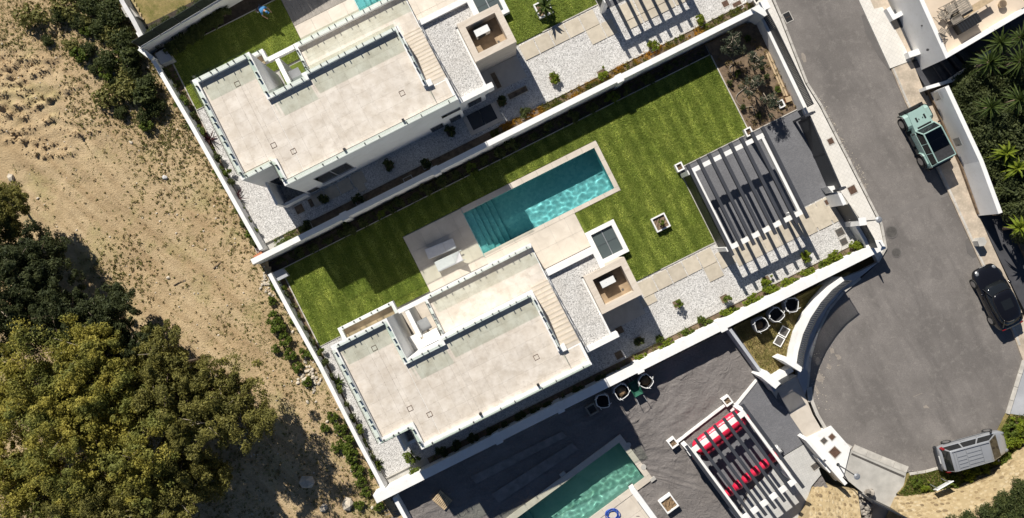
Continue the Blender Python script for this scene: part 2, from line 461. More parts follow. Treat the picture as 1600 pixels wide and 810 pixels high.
    M['rust'] = simple('rusty_iron', (0.10, 0.055, 0.035), 0.8, 0.35, 8.0)
    M['iron'] = simple('cast_iron', (0.085, 0.078, 0.07), 0.75, 0.25, 6.0, bump=0.4, bscale=30)
    M['terracotta'] = simple('terracotta', (0.40, 0.15, 0.07), 0.8, 0.2, 5.0)
    M['board_brown'] = simple('brown_floor', (0.36, 0.26, 0.16), 0.55, 0.35, 1.6)
    M['wood_grey'] = simple('weathered_timber', (0.27, 0.235, 0.19), 0.8, 0.25, 3.0, bump=0.3)
    M['wood_warm'] = simple('pale_timber', (0.48, 0.36, 0.22), 0.75, 0.22, 4.0, bump=0.2)
    M['deck_board'] = simple('grey_deck_board', (0.30, 0.27, 0.235), 0.75, 0.2, 3.0, bump=0.2)
    M['terrace_beige'] = simple('beige_terrace', (0.62, 0.51, 0.39), 0.8, 0.1, 0.8, bump=0.1)
    M['dark_shaded_pave'] = simple('dark_and_shaded_paving', (0.060, 0.060, 0.066), 0.85, 0.2, 1.5, bump=0.3)  # dark yards, and ramps whose shade is put into the colour
    M['ac_white'] = simple('ac_casing', (0.74, 0.74, 0.72), 0.5, 0.05, 2.0)
    M['lounge'] = simple('lounger_sling', (0.62, 0.61, 0.62), 0.8, 0.06, 5.0, bump=0.2, bscale=120)
    M['bark'] = simple('bark', (0.15, 0.11, 0.075), 0.95, 0.3, 6.0, bump=0.5)
    M['pale_bark'] = simple('pale_bark', (0.30, 0.25, 0.19), 0.9, 0.3, 6.0, bump=0.4)
    # glass
    t = NT('railing_glass')
    tr = t.n('ShaderNodeBsdfTransparent'); tr.inputs[0].default_value = (0.885, 0.925, 0.89, 1)
    gl = t.n('ShaderNodeBsdfGlossy'); gl.inputs['Roughness'].default_value = 0.02
    mx = t.n('ShaderNodeMixShader'); mx.inputs[0].default_value = 0.05; t.l(tr.outputs[0], mx.inputs[1]); t.l(gl.outputs[0], mx.inputs[2])
    t.l(mx.outputs[0], t.out.inputs['Surface']); M['glass'] = t.m
    t = NT('tinted_glass'); t.set((0.012, 0.014, 0.016), 0.06, spec=0.6); M['dark_glass'] = t.m
    t = NT('roof_light_glass'); t.set((0.085, 0.105, 0.105), 0.12, spec=0.6); M['skylight_glass'] = t.m
    # pool
    def mosaic(name, a, b):
        t = NT(name)
        vc = t.n('ShaderNodeSeparateColor'); t.l(t.vor(6.0, rand=0.9), vc.inputs[0])
        c = t.mix(vc.outputs[0], a, b)
        c = t.mix(t.ramp(t.noise(0.5, 3), [(0.35, 0.0), (0.7, 0.4)]), c, mul(a, 0.8))
        t.set(c, 0.6); return t.m
    M['pool_tile'] = mosaic('pool_mosaic', (0.30, 0.66, 0.66), (0.46, 0.82, 0.79))
    M['pool_edge'] = simple('pool_step_edge', (0.14, 0.40, 0.42), 0.6, 0.1)
    t = NT('algae_pool_floor')
    c = t.mix(t.ramp(t.noise(0.55, 5, 0.65, dist=0.8), [(0.35, 0.0), (0.7, 1.0)]), (0.30, 0.54, 0.48), (0.44, 0.66, 0.59))
    c = t.mix(t.ramp(t.noise(1.6, 6, 0.75, vec=t.mapped(R(-36), (0.4, 1.5, 1))), [(0.55, 0.0), (0.75, 0.7)]), c, (0.25, 0.34, 0.19))
    t.set(c, 0.7); M['pool_algae'] = t.m
    def water(name, col):
        t = NT(name)
        rf = t.n('ShaderNodeBsdfGlass'); rf.inputs['IOR'].default_value = 1.33; rf.inputs['Roughness'].default_value = 0.0
        rf.inputs['Color'].default_value = (*col, 1)
        t.l(rf.outputs[0], t.out.inputs['Surface']); return t.m
    M['water'] = water('pool_water', (0.70, 0.91, 0.92))
    M['water_green'] = water('green_pool_water', (0.80, 0.94, 0.90))
    # weed membrane
    t = NT('weed_membrane')
    c = t.mix(t.ramp(t.noise(0.5, 5, 0.6), [(0.3, 0.0), (0.7, 1.0)]), (0.145, 0.13, 0.122), (0.205, 0.186, 0.175))
    c = t.mix(t.ramp(t.noise(8, 5, 0.75), [(0.5, 0.0), (0.75, 0.45)]), c, (0.29, 0.265, 0.245))
    t.set(c, 0.75, spec=0.35)
    h = t.math('ADD', t.noise(1.4, 4, 0.6, dist=2.5), t.math('MULTIPLY', t.noise(7, 4, 0.7, vec=t.mapped(R(30), (0.4, 1.6, 1)), dist=1.5), 0.35))
    t.bump(h, 0.8, 0.12); M['membrane'] = t.m
    M['membrane_light'] = simple('dusty_membrane', (0.20, 0.185, 0.175), 0.8, 0.25, 2.0, bump=0.5, bscale=8)
    M['red'] = simple('red_vinyl', (0.62, 0.02, 0.06), 0.35, 0.12, 3.0, bump=0.4, bscale=9)
    M['blue_hose'] = simple('blue_hose', (0.03, 0.09, 0.42), 0.45, 0.1)
    M['green_paint'] = simple('green_paint', (0.02, 0.10, 0.065), 0.5, 0.15, 5.0)
    M['bag'] = simple('woven_bag', (0.36, 0.35, 0.36), 0.85, 0.1, 6.0, bump=0.4, bscale=30)
    M['bag_lining'] = simple('bag_dark_lining', (0.035, 0.035, 0.04), 0.8, 0.3, 5.0)
    M['bag_soil'] = simple('bag_soil', (0.22, 0.145, 0.08), 0.95, 0.3, 8.0, bump=0.8, bscale=18)
    M['stone_y'] = None
    t = NT('yellow_wall_stone')
    c = t.ramp(t.objrand(), [(0.0, (0.15, 0.11, 0.065)), (0.3, (0.33, 0.25, 0.135)), (0.6, (0.43, 0.335, 0.195)), (1.0, (0.49, 0.41, 0.27))])
    c = t.mix(t.ramp(t.noise(5, 5, 0.7), [(0.4, 0.0), (0.75, 0.6)]), c, (0.33, 0.22, 0.10))
    t.set(c, 0.95); t.bump(t.noise(16, 5, 0.7), 0.6, 0.05); M['stone_y'] = t.m
    t = NT('yellow_wall_mortar')
    c = t.mix(t.ramp(t.vor(2.6, out='Distance'), [(0.15, 0.0), (0.55, 1.0)]), (0.49, 0.385, 0.225), (0.38, 0.29, 0.16))
    t.set(c, 0.95); t.bump(t.noise(14, 5, 0.7), 0.6, 0.06); M['mortar_y'] = t.m
    M['rubble'] = simple('grey_rubble', (0.30, 0.27, 0.23), 0.95, 0.35, 2.5, bump=0.9, bscale=8)
    M['field_stone'] = simple('field_stone', (0.55, 0.48, 0.38), 0.9, 0.25, 4.0)
    # foliage
    M['tree_yellow'] = leafmat('tree_leaf_yellow', (0.30, 0.27, 0.045), (0.58, 0.49, 0.10), 0.8, (0.20, 0.21, 0.05))
    M['tree_olive'] = leafmat('tree_leaf_olive', (0.15, 0.145, 0.035), (0.36, 0.32, 0.08), 1.3)
    M['tree_dark'] = leafmat('tree_leaf_dark', (0.045, 0.06, 0.022), (0.13, 0.145, 0.05), 1.5)
    M['bush_dark'] = leafmat('bush_leaf_dark', (0.055, 0.075, 0.022), (0.155, 0.172, 0.048), 3.0)
    M['hedge'] = leafmat('hedge_leaf', (0.06, 0.078, 0.026), (0.16, 0.18, 0.06), 2.0)
    M['shrub'] = leafmat('shrub_leaf', (0.085, 0.13, 0.018), (0.22, 0.26, 0.032), 7.0)
    M['shrub_bright'] = leafmat('shrub_leaf_bright', (0.14, 0.20, 0.016), (0.34, 0.37, 0.03), 6.0)
    M['olive'] = leafmat('olive_leaf', (0.075, 0.092, 0.055), (0.150, 0.170, 0.105), 8.0)
    M['palm'] = leafmat('palm_leaf', (0.045, 0.075, 0.016), (0.130, 0.165, 0.030), 3.0)
    M['red_spike'] = leafmat('red_flax_leaf', (0.055, 0.018, 0.022), (0.115, 0.040, 0.040), 6.0)
    M['flower'] = leafmat('flowering_cover', (0.085, 0.110, 0.016), (0.200, 0.190, 0.020), 5.0, (0.42, 0.20, 0.02))
    M['weed'] = leafmat('field_weed', (0.18, 0.185, 0.05), (0.38, 0.34, 0.11), 3.0)
    M['straw'] = leafmat('field_straw', (0.26, 0.23, 0.085), (0.50, 0.43, 0.19), 1.2, (0.24, 0.25, 0.08))
    M['dry_blade'] = leafmat('dry_blade', (0.20, 0.15, 0.06), (0.36, 0.28, 0.12), 3.0)
build_materials()
# ================================================================== ground, street
def sheet(name, pts, mat, t=0.1, kind='structure', parent=None):
    mb = MB()
    mb.prism([(p[0], p[1]) for p in pts], [p[2] - t for p in pts], [p[2] for p in pts])
    return obj(name, mb, mat, parent, kind=kind)
def spx(pl, dz): return [PS(x, y, dz) for x, y in pl]
def fpx(pl, z): return [(*W(x, y, z), z) for x, y in pl]

def make_terrain():
    vs, fs = [], []
    S, m = 260.0, 14
    for j in range(m + 1):
        for i in range(m + 1):
            x, y = -S + 2 * S * i / m, -S + 2 * S * j / m
            vs.append((x, y, max(-6, min(6, zs(x, y))) - 3.2))
    for j in range(m):
        for i in range(m):
            a = j * (m + 1) + i; fs.append((a, a + 1, a + m + 2, a + m + 1))
    mb = MB(); mb.add(vs, fs); obj('ground', mb, M['far_ground'], kind='structure', origin=(0, 0, 0))

LEFT_U = -14.95
RUT_PX = [[(-40, 90), (0, 93), (45, 94), (91, 98)], [(5, 104), (30, 103), (60, 107), (84, 116)], [(-40, 132), (0, 127), (21, 122), (39, 119)], [(30, 133), (60, 120), (88, 108)], [(0, 137), (30, 134), (62, 150)],
          [(0, 187), (20, 180), (41, 187), (62, 171), (83, 158), (105, 147), (128, 138)], [(-30, 150), (0, 153), (23, 150)], [(30, 146), (62, 158), (74, 152)], [(28, 168), (52, 166)], [(-40, 205), (0, 200), (30, 207), (58, 204)], [(12, 222), (44, 219), (70, 230), (96, 226)],
          [(66, 196), (90, 186), (120, 190)], [(0, 115), (18, 111), (40, 112)], [(40, 238), (80, 245), (120, 240)], [(60, 60), (85, 52), (110, 58)], [(-30, 172), (4, 168), (20, 166)], [(96, 205), (130, 212), (160, 207)]]
RUTS = []
for pl in RUT_PX:
    for (a_, b_) in zip(pl[:-1], pl[1:]):
        p_, q_ = W(*a_, .4), W(*b_, .4); RUTS.append((*p_, *q_, math.hypot(q_[0] - p_[0], q_[1] - p_[1]), .20 + .18 * rnd.random()))
def field_h(x, y):
    z = zs(x, y)
    z += 0.22 * (mnoise.noise((x * .12, y * .12, 3.1))) + 0.07 * mnoise.noise((x * .55, y * .55, 1.7)) + 0.035 * mnoise.noise((x * 1.9, y * 1.9, 9.2))
    al, ac = x * .755 - y * .656, x * .656 + y * .755
    z += 0.07 * mnoise.noise((al * .07, ac * .75, 2.2)) + 0.035 * mnoise.noise((al * .25, ac * 1.9, 6.2))
    # digger tracks in the upper left: broken ridges of pushed-up earth
    if x < -28.0 and y > 3.0:
        for (ax, ay, bx, by, L, hh) in RUTS:
            t = ((x - ax) * (bx - ax) + (y - ay) * (by - ay)) / (L * L); t = 0.0 if t < 0 else 1.0 if t > 1 else t
            d2 = (x - ax - t * (bx - ax)) ** 2 + (y - ay - t * (by - ay)) ** 2
            if d2 < .55: z += hh * math.exp(-d2 / .045) * max(0.0, .5 + 1.1 * mnoise.noise((x * 2.3, y * 2.3, 2.0))) - .35 * hh * math.exp(-d2 / .16)
        z += 0.05 * mnoise.noise((x * 1.1, y * 1.1, 4.0)) + 0.035 * mnoise.noise((x * 4.2, y * 4.2, 1.0))
    return z
def make_field():
    st = 0.17
    xs = np.arange(-62, -3.0, st); ys = np.arange(-42, 40, st)
    idx = {}; mb = MB(); vs, fs = mb.v, mb.f
    def vid(i, j):
        k = (i, j)
        if k not in idx:
            x, y = xs[i], ys[j]; idx[k] = len(vs); vs.append((x, y, field_h(x, y)))
        return idx[k]
    for j in range(len(ys) - 1):
        yc = ys[j] + st / 2
        for i in range(len(xs) - 1):
            xc = xs[i] + st / 2
            u = xc * FB.c + yc * FB.s
            n = xc * FB.s - yc * FB.c
            lim = LEFT_U if n < 10.6 else LEFT_U + (n - 10.6) * 0.22
            if u < lim + 0.1: fs.append((vid(i, j), vid(i + 1, j), vid(i + 1, j + 1), vid(i, j + 1)))
    obj('field', mb, M['field'], kind='structure', smooth=True, origin=(0, 0, 0))

ROAD_L = [(1180,-70),(1222,28),(1262,130),(1284,165),(1345,285),(1378,350),(1385,388),(1372,411)]
ROAD_C = [(1345,436),(1318,458),(1296,485),(1278,520),(1267,560),(1263,605),(1266,628),(1275,650),(1288,672),(1302,686),(1329,702),(1416,738),(1445,735),(1478,726),(1525,706),(1556,676),(1571,645)]
ROAD_R = [(1597,562),(1590,540),(1583,520),(1527,400),(1480,297),(1413,157),(1393,108),(1343,0),(1312,-70)]
def kerb_line(parent, pl, width, dz, side=1, step=1.0, mat='kerb', name='kerb_stone'):
    pts = [Vector(PS(x, y, 0)) for x, y in pl]
    seg = []
    for a, b in zip(pts[:-1], pts[1:]):
        L = (b - a).length; k = max(1, round(L / step))
        for i in range(k): seg.append((a.lerp(b, i / k), a.lerp(b, (i + 1) / k)))
    for a, b in seg:
        d = (b - a); d.z = 0; L = d.length; d.normalize(); nn = Vector((-d.y, d.x, 0)) * width * side
        g = d * 0.012
        q = [a + g, b - g, b - g + nn, a + g + nn]
        mb = MB(); h = dz + rnd.uniform(-.006, .006)
        mb.prism([(p.x, p.y) for p in q], [p.z - .25 for p in q], [a.z + h, b.z + h, b.z + h, a.z + h])
        obj(name, mb, M[mat], parent)

def make_street():
    sheet('road', spx(ROAD_L + ROAD_C + ROAD_R, 0.0), M['asphalt'], 0.3)
    # resurfacing patches and dusty stains lying on the asphalt
    sheet('road_patch', spx([(1372,336),(1480,296),(1484,305),(1376,346)], 0.004), M['asphalt_patch2'], 0.003)
    sheet('road_patch', spx([(1346,25),(1358,18),(1392,106),(1390,112),(1372,88),(1352,50)], 0.008), M['asphalt_patch'], 0.003)
    sheet('road_patch', spx([(1508,376),(1516,370),(1527,400),(1521,404),(1511,396)], 0.006), M['asphalt_patch'], 0.003)
    rr = random.Random(3)
    for (px, py, rx, ry) in [(1287,190,5,12),(1302,216,5,9),(1322,248,6,11),(1340,300,8,10),(1350,310,6,9),(1282,590,7,9),(1279,565,5,7),(1300,548,4,6),(1310,558,5,5),(1276,610,4,9),(1296,573,4,5),(1447,636,5,3),(1240,120,6,14),(1256,92,4,9),(1350,292,5,5),(1331,700,6,4)]:
        pl = []
        for i in range(14):
            a = 2 * math.pi * i / 14; k = rr.uniform(.55, 1.15)
            pl.append((px + rx * k * math.cos(a) + ry * .3 * math.sin(a), py + ry * k * math.sin(a)))
        sheet('dust_stain', spx(pl, 0.005 + 0.0005 * rr.random()), M['dust'], 0.003)
    sheet('chalk_mark', spx([(1427,620),(1441,614),(1441.4,614.8),(1427.3,620.7)], 0.007), M['dust'], 0.003)
    # pavements
    pv = sheet('pavement', spx([(1120,-70),(1184,10),(1252,168),(1296,275),(1346,345),(1366,398),(1372,409),(1382,387),(1374,351),(1341,286),(1280,166),(1258,131),(1218,29),(1174,-70)], 0.12), M['paving'], 0.5)
    kerb_line(pv, ROAD_L, 0.16, 0.125, -1)
    pv2 = sheet('pavement', spx([(1374,409),(1345,424),(1312,436),(1285,462),(1262,500),(1249,545),(1246,590),(1258,618),(1261,606),(1264,560),(1275,519),(1293,483),(1316,455),(1344,433)], 0.10), M['concrete_blue'], 0.5)
    kerb_line(pv2, ROAD_C[0:7], 0.16, 0.11, -1)
    sheet('driveway_apron', spx([(1200,604),(1226,590),(1245,586),(1258,618),(1270,648),(1284,672),(1299,684),(1262,690),(1240,668),(1222,636)], 0.05), M['deck_tile'], 0.4)
    ap = sheet('plinth_paving', spx([(1258,686),(1299,666),(1329,700),(1318,745),(1306,752)], 0.14), M['white'], 0.5)
    kerb_line(ap, [(1263,605),(1266,628),(1275,650),(1288,672),(1302,686),(1329,702)], 0.22, 0.06, 1, 0.9)
    ln = sheet('lane', spx([(1317,745),(1330,703),(1416,739),(1412,760),(1400,772),(1405,800),(1440,840),(1380,870),(1345,800),(1348,770)], 0.006), M['concrete'], 0.4)
    kerb_line(ln, [(1331,704),(1374,722),(1416,739)], 0.45, 0.035, 1, 1.2, 'kerb')
    mb = MB(); q = spx([(1330,711),(1331,708),(1414,744),(1412,747)], 0.012); mb.prism([(p[0], p[1]) for p in q], [p[2]-.006 for p in q], [p[2] for p in q])
    obj('gutter', mb, M['iron'], kind='structure')
    # right hand side
    sheet('pavement', spx([(1312,-70),(1342,0),(1391,107),(1424,95),(1412,70),(1379,11),(1366,14),(1330,-70)], 0.12), M['paving'], 0.5)
    sheet('bare_strip', spx([(1366,14),(1379,11),(1424,95),(1429,92),(1384,-6),(1350,-70),(1330,-70)], 0.10), M['sand_concrete'], 0.5)
    vg = sheet('bare_strip', spx([(1393,108),(1415,160),(1447,150),(1427,100),(1424,95)], 0.09), M['sand_concrete'], 0.5)
    kerb_line(vg, [(1415,160),(1393,108)], 0.13, 0.14, -1)
    fw = sheet('footway', spx([(1415,160),(1480,297),(1527,400),(1583,520),(1590,540),(1612,600),(1640,600),(1590,470),(1545,372),(1529,335),(1501,260),(1452,148),(1447,150)], 0.11), M['sand_concrete'], 0.5)
    kerb_line(fw, [(1590,540),(1583,520),(1527,400),(1480,297),(1415,160)], 0.15, 0.13, -1)
    vr = sheet('verge', spx([(1402,772),(1412,760),(1418,741),(1445,736),(1478,727),(1525,707),(1557,677),(1572,646),(1640,640),(1640,690),(1590,720),(1545,748),(1490,772),(1440,785)], 0.06), M['dry_grass'], 0.4)
    kerb_line(vr, [(1420,739),(1445,735),(1478,726),(1500,717)], 0.16, 0.08, -1, 0.7)
    cp = sheet('side_path', spx([(1600,556),(1660,530),(1680,660),(1612,652),(1574,646)], 0.08), M['concrete_blue'], 0.4)
    kerb_line(cp, [(1571,646),(1597,562)], 0.2, 0.16, -1)
    sheet('side_ramp', spx([(1529,336),(1575,338),(1600,372),(1680,480),(1680,560),(1640,560),(1592,468),(1546,372)], 0.10), M['dark_shaded_pave'], 0.4)  # shade of wall and hedge painted in as dark paving
    # garden ground of the neighbour on the right
    sheet('garden_ground', spx([(1448,137),(1486,126),(1560,60),(1800,-60),(1800,470),(1610,420),(1575,338),(1529,335),(1501,258)], 0.35), M['soil'], 1.4)
    sheet('garden_ground', fpx([(1425,832),(1455,824),(1514,810),(1572,779),(1626,737),(1684,680),(1720,700),(1720,1000),(1425,1000)], 1.6), M['soil'], 2.6)

def plot_ground(fr, which):
    A = which == 'A'
    pu0, pu1, pn0, pn1 = -1.55, 8.38, -4.27, -1.17
    tag = lambda nm, mb, mat: obj(nm, mb, mat, kind='structure')
    n_top = -4.75 if A else -6.36
    lo = -1.6
    mb = MB()                                             # made ground under everything, with the pool left open
    for (a, b, c, d) in ((-15.0, pu0 - .2, -7.1, 10.2), (pu1 + .2, 22.3, -7.1, 10.2), (pu0 - .2, pu1 + .2, -7.1, pn0 - .2), (pu0 - .2, pu1 + .2, pn1 + .2, 10.2)):
        mb.box(fr, a, b, c, d, lo, -0.10)
    tag('plot_ground', mb, M['concrete'])
    mb = MB()
    for (a, b, c, d) in ((-14.28, -5.97, n_top, -0.55), (-5.97, 8.7, n_top, -4.68), (8.7, 12.8, n_top, 5.12), (12.8, 18.2, n_top, -0.46), (5.2, 8.7, -0.86, 5.12)):
        mb.box(fr, a, b, c, d, -0.1, 0.0)
    tag('lawn', mb, M['lawn'] if not A else M['lawn_plain'])
    # pebbles
    mb = MB()
    for (a, b, c, d) in ((-14.28, -11.9, -0.5, 9.43), (-11.9, 6.45, 6.3, 9.43), (6.45, 12.88, 5.2, 9.43), (12.88, 21.9, 5.72, 9.43)):
        mb.box(fr, a, b, c, d, -0.1, -0.015)
    pb = tag('pebble_bed', mb, M['pebble'])
    # soil strips
    mb = MB()
    mb.box(fr, -11.2 if not A else -12.9, 22.2, 9.5, 10.1 if A else 9.9, -0.1, -0.03)
    mb.box(fr, -15.0, -14.36, n_top if not A else n_top + .5, 9.2, -0.1, -0.02)
    tag('planting_bed', mb, M['soil'])
    mb = MB(); mb.box(fr, -15.0, 18.2, -7.15, n_top - 0.06, -0.1, -0.02); tag('planting_bed', mb, M['soil_shade'])
    if not A: mb = MB(); mb.box(fr, 18.28, 22.2, -7.1, -0.44, -0.1, 0.01); tag('planting_bed', mb, M['soil'])
    # edging kerbs
    mb = MB()
    mb.box(fr, -14.28, 18.2, n_top - .055, n_top - .003, -0.1, 0.035)
    mb.box(fr, -14.355, -14.285, n_top, 9.43, -0.1, 0.045)
    mb.box(fr, 8.7, 12.8, 5.125, 5.195, -0.1, 0.03)
    mb.box(fr, 12.805, 12.87, -0.3, 5.7, -0.1, 0.04)
    mb.box(fr, -14.28, 21.9, 9.435, 9.495, -0.1, 0.03)
    mb.box(fr, 12.87, 21.8, -0.45, -0.385, -0.1, 0.04)
    mb.box(fr, 18.205, 18.275, -6.3, -0.46, -0.1, 0.06)
    mb.box(fr, -14.28, -12.1, -0.55, -0.505, -0.1, 0.03)
    tag('edging', mb, M['kerb'])
    # driveway of grey setts
    mb = MB(); mb.box(fr, 12.88, 21.85, -0.38, 5.7, -0.1, -0.004)
    tag('driveway', mb, M['setts'])
    # stepping slabs as pieces of the pebble bed
    proto = None; locs = []
    def slab(u0, u1, n0, n1, zt=0.03):
        mb = MB(); mb.box(fr, u0, u1, n0, n1, -0.1, zt + rnd.uniform(-.006, .006)); obj('stone_slab', mb, M['slab'], pb)
    for i in range(5): slab(6.86 + 1.115 * i, 7.90 + 1.115 * i, 5.30, 6.36)
    if not A:
        slab(6.5, 7.55, 6.40, 6.95); slab(11.32, 12.36, 6.40, 7.42); slab(12.45, 13.5, 5.85, 7.0)
        for i in range(7): slab(13.55 + 1.09 * i, 14.60 + 1.09 * i, 5.80, 7.35)
        for (a, b) in ((18.4, 19.4), (19.5, 20.5), (20.6, 21.6)): slab(a, b, 6.15, 7.6, 0.036)
    else:
        slab(11.32, 12.36, 6.40, 7.42); slab(12.43, 13.2, 6.40, 7.42)
        for i in range(6): slab(13.9 + 1.2 * i, 15.0 + 1.2 * i, 5.9, 7.0); 
        for i in range(6): slab(13.9 + 1.2 * i, 15.0 + 1.2 * i, 7.05, 7.6)
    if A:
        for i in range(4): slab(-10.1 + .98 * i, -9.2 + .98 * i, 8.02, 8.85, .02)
        slab(-7.0, -6.5, 7.95, 9.3, .035)  # added pale slab, stands in for a sunlit strip on the gravel
    # pale paved forecourt in the shade of the box
    mb = MB(); mb.box(fr, 3.72, 6.44, 5.75, 7.35, -0.1, 0.012); tag('paved_forecourt', mb, M['deck_tile'])
    return pb

def tiles(parent, fr, rects, su, sn, z0, z1, mat, name, gap=0.012, clip=None, ou=0.0, on=0.0):
    """individual tiles filling rects (u0,u1,n0,n1); whole tiles share one mesh"""
    shared = None
    for (a, b, c, d) in rects:
        i0, i1 = math.floor((a - ou) / su), math.ceil((b - ou) / su); j0, j1 = math.floor((c - on) / sn), math.ceil((d - on) / sn)
        for j in range(j0, j1):
            for i in range(i0, i1):
                u0, u1 = max(a, ou + i * su), min(b, ou + (i + 1) * su); n0, n1 = max(c, on + j * sn), min(d, on + (j + 1) * sn)
                if u1 - u0 < 0.06 or n1 - n0 < 0.06: continue
                g = gap / 2; dz = rnd.uniform(-.0015, .0015)
                full = abs(u1 - u0 - su) < 1e-5 and abs(n1 - n0 - sn) < 1e-5
                if full and shared is not None:
                    o = shared.copy(); COL.objects.link(o)
                else:
                    mb = MB(); mb.box(fr, u0 + g, u1 - g, n0 + g, n1 - g, z0, z1)
                    cx, cy, cz = fr.p((u0 + u1) / 2, (n0 + n1) / 2, z0)
                    o = obj(name, mb, mat, origin=(cx, cy, cz))
                    if full: shared = o
                cx, cy, cz = fr.p((u0 + u1) / 2, (n0 + n1) / 2, z0)
                o.parent = parent
                o.location = Vector((cx, cy, cz + dz)) - wloc(parent)

def wave_grid(fr, u0, u1, n0, n1, z, st, amp):
    mb = MB(); nu, nn = int((u1 - u0) / st) + 1, int((n1 - n0) / st) + 1
    for j in range(nn + 1):
        for i in range(nu + 1):
            u, n = u0 + (u1 - u0) * i / nu, n0 + (n1 - n0) * j / nn
            h = mnoise.noise((u * 1.7, n * 1.7, 0.3)) + 0.6 * mnoise.noise((u * 3.3, n * 3.3, 7.0))
            if i in (0, nu) or j in (0, nn): h = 0
            mb.v.append(fr.p(u, n, z + amp * h))
    for j in range(nn):
        for i in range(nu):
            a = j * (nu + 1) + i; mb.f.append((a, a + nu + 1, a + nu + 2, a + 1))
    return mb

def make_pool(fr, which, label, pu0=-1.55, pu1=8.38, pn0=-4.27, pn1=-1.17, depth=1.5, tile='pool_tile', water='water', copes=True):
    x, y, z = fr.p((pu0 + pu1) / 2, (pn0 + pn1) / 2, 0)
    t = thing('swimming_pool', label, 'swimming pool', (x, y, z - depth - .1))
    mb = MB()
    e = 0.2
    mb.box(fr, pu0 - e, pu1 + e, pn0 - e, pn1 + e, -depth - .2, -depth)
    mb.box(fr, pu0 - e, pu0, pn0 - e, pn1 + e, -depth, -0.06); mb.box(fr, pu1, pu1 + e, pn0 - e, pn1 + e, -depth, -0.06)
    mb.box(fr, pu0, pu1, pn0 - e, pn0, -depth, -0.06); mb.box(fr, pu0, pu1, pn1, pn1 + e, -depth, -0.06)
    obj('basin', mb, M[tile], t)
    for i in range(5):
        mb = MB(); mb.box(fr, pu0 + 0.003 + .001 * i, pu0 + .52 + .40 * (4 - i), pn0 + .003, pn1 - .003, -depth + .002 + .24 * i, -depth + .24 * (i + 1)); obj('step', mb, M[tile], t)
        if i < 4: mb = MB(); ue = pu0 + .52 + .40 * (4 - i); mb.box(fr, ue - .07, ue + .004, pn0 + .01, pn1 - .01, -depth + .24 * (i + 1) - .05, -depth + .24 * (i + 1) + .006); obj('step_edge', mb, M['pool_edge'], t)
    wm = wave_grid(fr, pu0 + .001, pu1 - .001, pn0 + .001, pn1 - .001, -0.13, 0.07, 0.019)
    w = obj('water', wm, M[water], t, smooth=True)
    try: w.cycles.is_caustics_caster = True
    except Exception: pass
    for o in t.children:
        if o is not w:
            try: o.cycles.is_caustics_receiver = True
            except Exception: pass
    if copes:
        def cope(a, b, c, d):
            mb = MB(); mb.box(fr, a, b, c, d, -0.058, 0.035 + rnd.uniform(-.002, .002)); obj('coping_slab', mb, M['deck_tile'], t)
        k = 9
        for i in range(k):
            a, b = pu0 - .02 + (pu1 - pu0 + .3) * i / k, pu0 - .02 + (pu1 - pu0 + .3) * (i + 1) / k
            cope(a + .006, b - .006, pn0 - .38, pn0 + .02); cope(a + .006, b - .006, pn1 - .02, pn1 + .28)
        for i in range(3):
            a, b = pn0 + .026 + (pn1 - pn0 - .05) * i / 3, pn0 + .026 + (pn1 - pn0 - .05) * (i + 1) / 3
            cope(pu1 - .02, pu1 + .28, a + .006, b - .006)
    return t
try: sun_d.cycles.is_caustics_light = True
except Exception: pass

def make_deck(fr, which):
    mb = MB()
    mb.box(fr, -5.95, -1.60, -4.62, -0.45, -0.1, -0.01); mb.box(fr, -1.6, 5.18, -0.88, 1.6, -0.1, -0.01)
    mb.box(fr, -8.3, -6.0, -0.4, 2.5, -0.1, 0.0)                           # courtyard
    d = obj('pool_deck', mb, M['concrete'], kind='structure')
    if which == 'A':
        tiles(d, fr, [(-5.95, -1.60, -2.6, -0.45)], 1.2, 1.2, -0.01, 0.032, M['deck_tile'], 'deck_tile', ou=-5.95, on=-0.45)
        nb = 18
        for i in range(nb):
            mb = MB(); a = -5.95 + 4.35 * i / nb; mb.box(fr, a + .012, a + 4.35 / nb - .012, -4.62, -2.62, -0.01, 0.035 + rnd.uniform(-.003, .003)); obj('deck_board', mb, M['deck_board'], d)
    else:
        tiles(d, fr, [(-5.95, -1.60, -4.62, -0.45)], 1.2, 1.2, -0.01, 0.032, M['deck_tile'], 'deck_tile', ou=-5.95, on=-4.62)
    tiles(d, fr, [(-1.60, 5.18, -0.88, 1.6)], 1.2, 1.25, -0.01, 0.031, M['deck_tile'], 'deck_tile', ou=-1.6, on=-0.88)
    if which == 'B': tiles(d, fr, [(-8.3, -6.2, -0.1, 2.5)], 0.9, 0.9, 0.0, 0.03, M['deck_tile'], 'courtyard_tile')
    else:
        mb = MB(); mb.box(fr, -8.2, -6.2, -0.35, 2.45, 0.0, 0.03); obj('courtyard_turf', mb, M['lawn_plain'], d)

sheet('neighbour_lawn', fpx([(196, 12), (222, 55), (228, 64), (345, -12), (460, -80), (150, -80)], .75), M['dry_grass'], 1.5)
make_terrain(); make_field(); make_street()
PB_B = plot_ground(FB, 'B'); PB_A = plot_ground(FA, 'A')
make_pool(FB, 'B', 'turquoise swimming pool in the middle garden with wide steps at one end')
make_pool(FA, 'A', 'swimming pool beside the grey board deck of the upper villa')
make_deck(FB, 'B'); make_deck(FA, 'A')
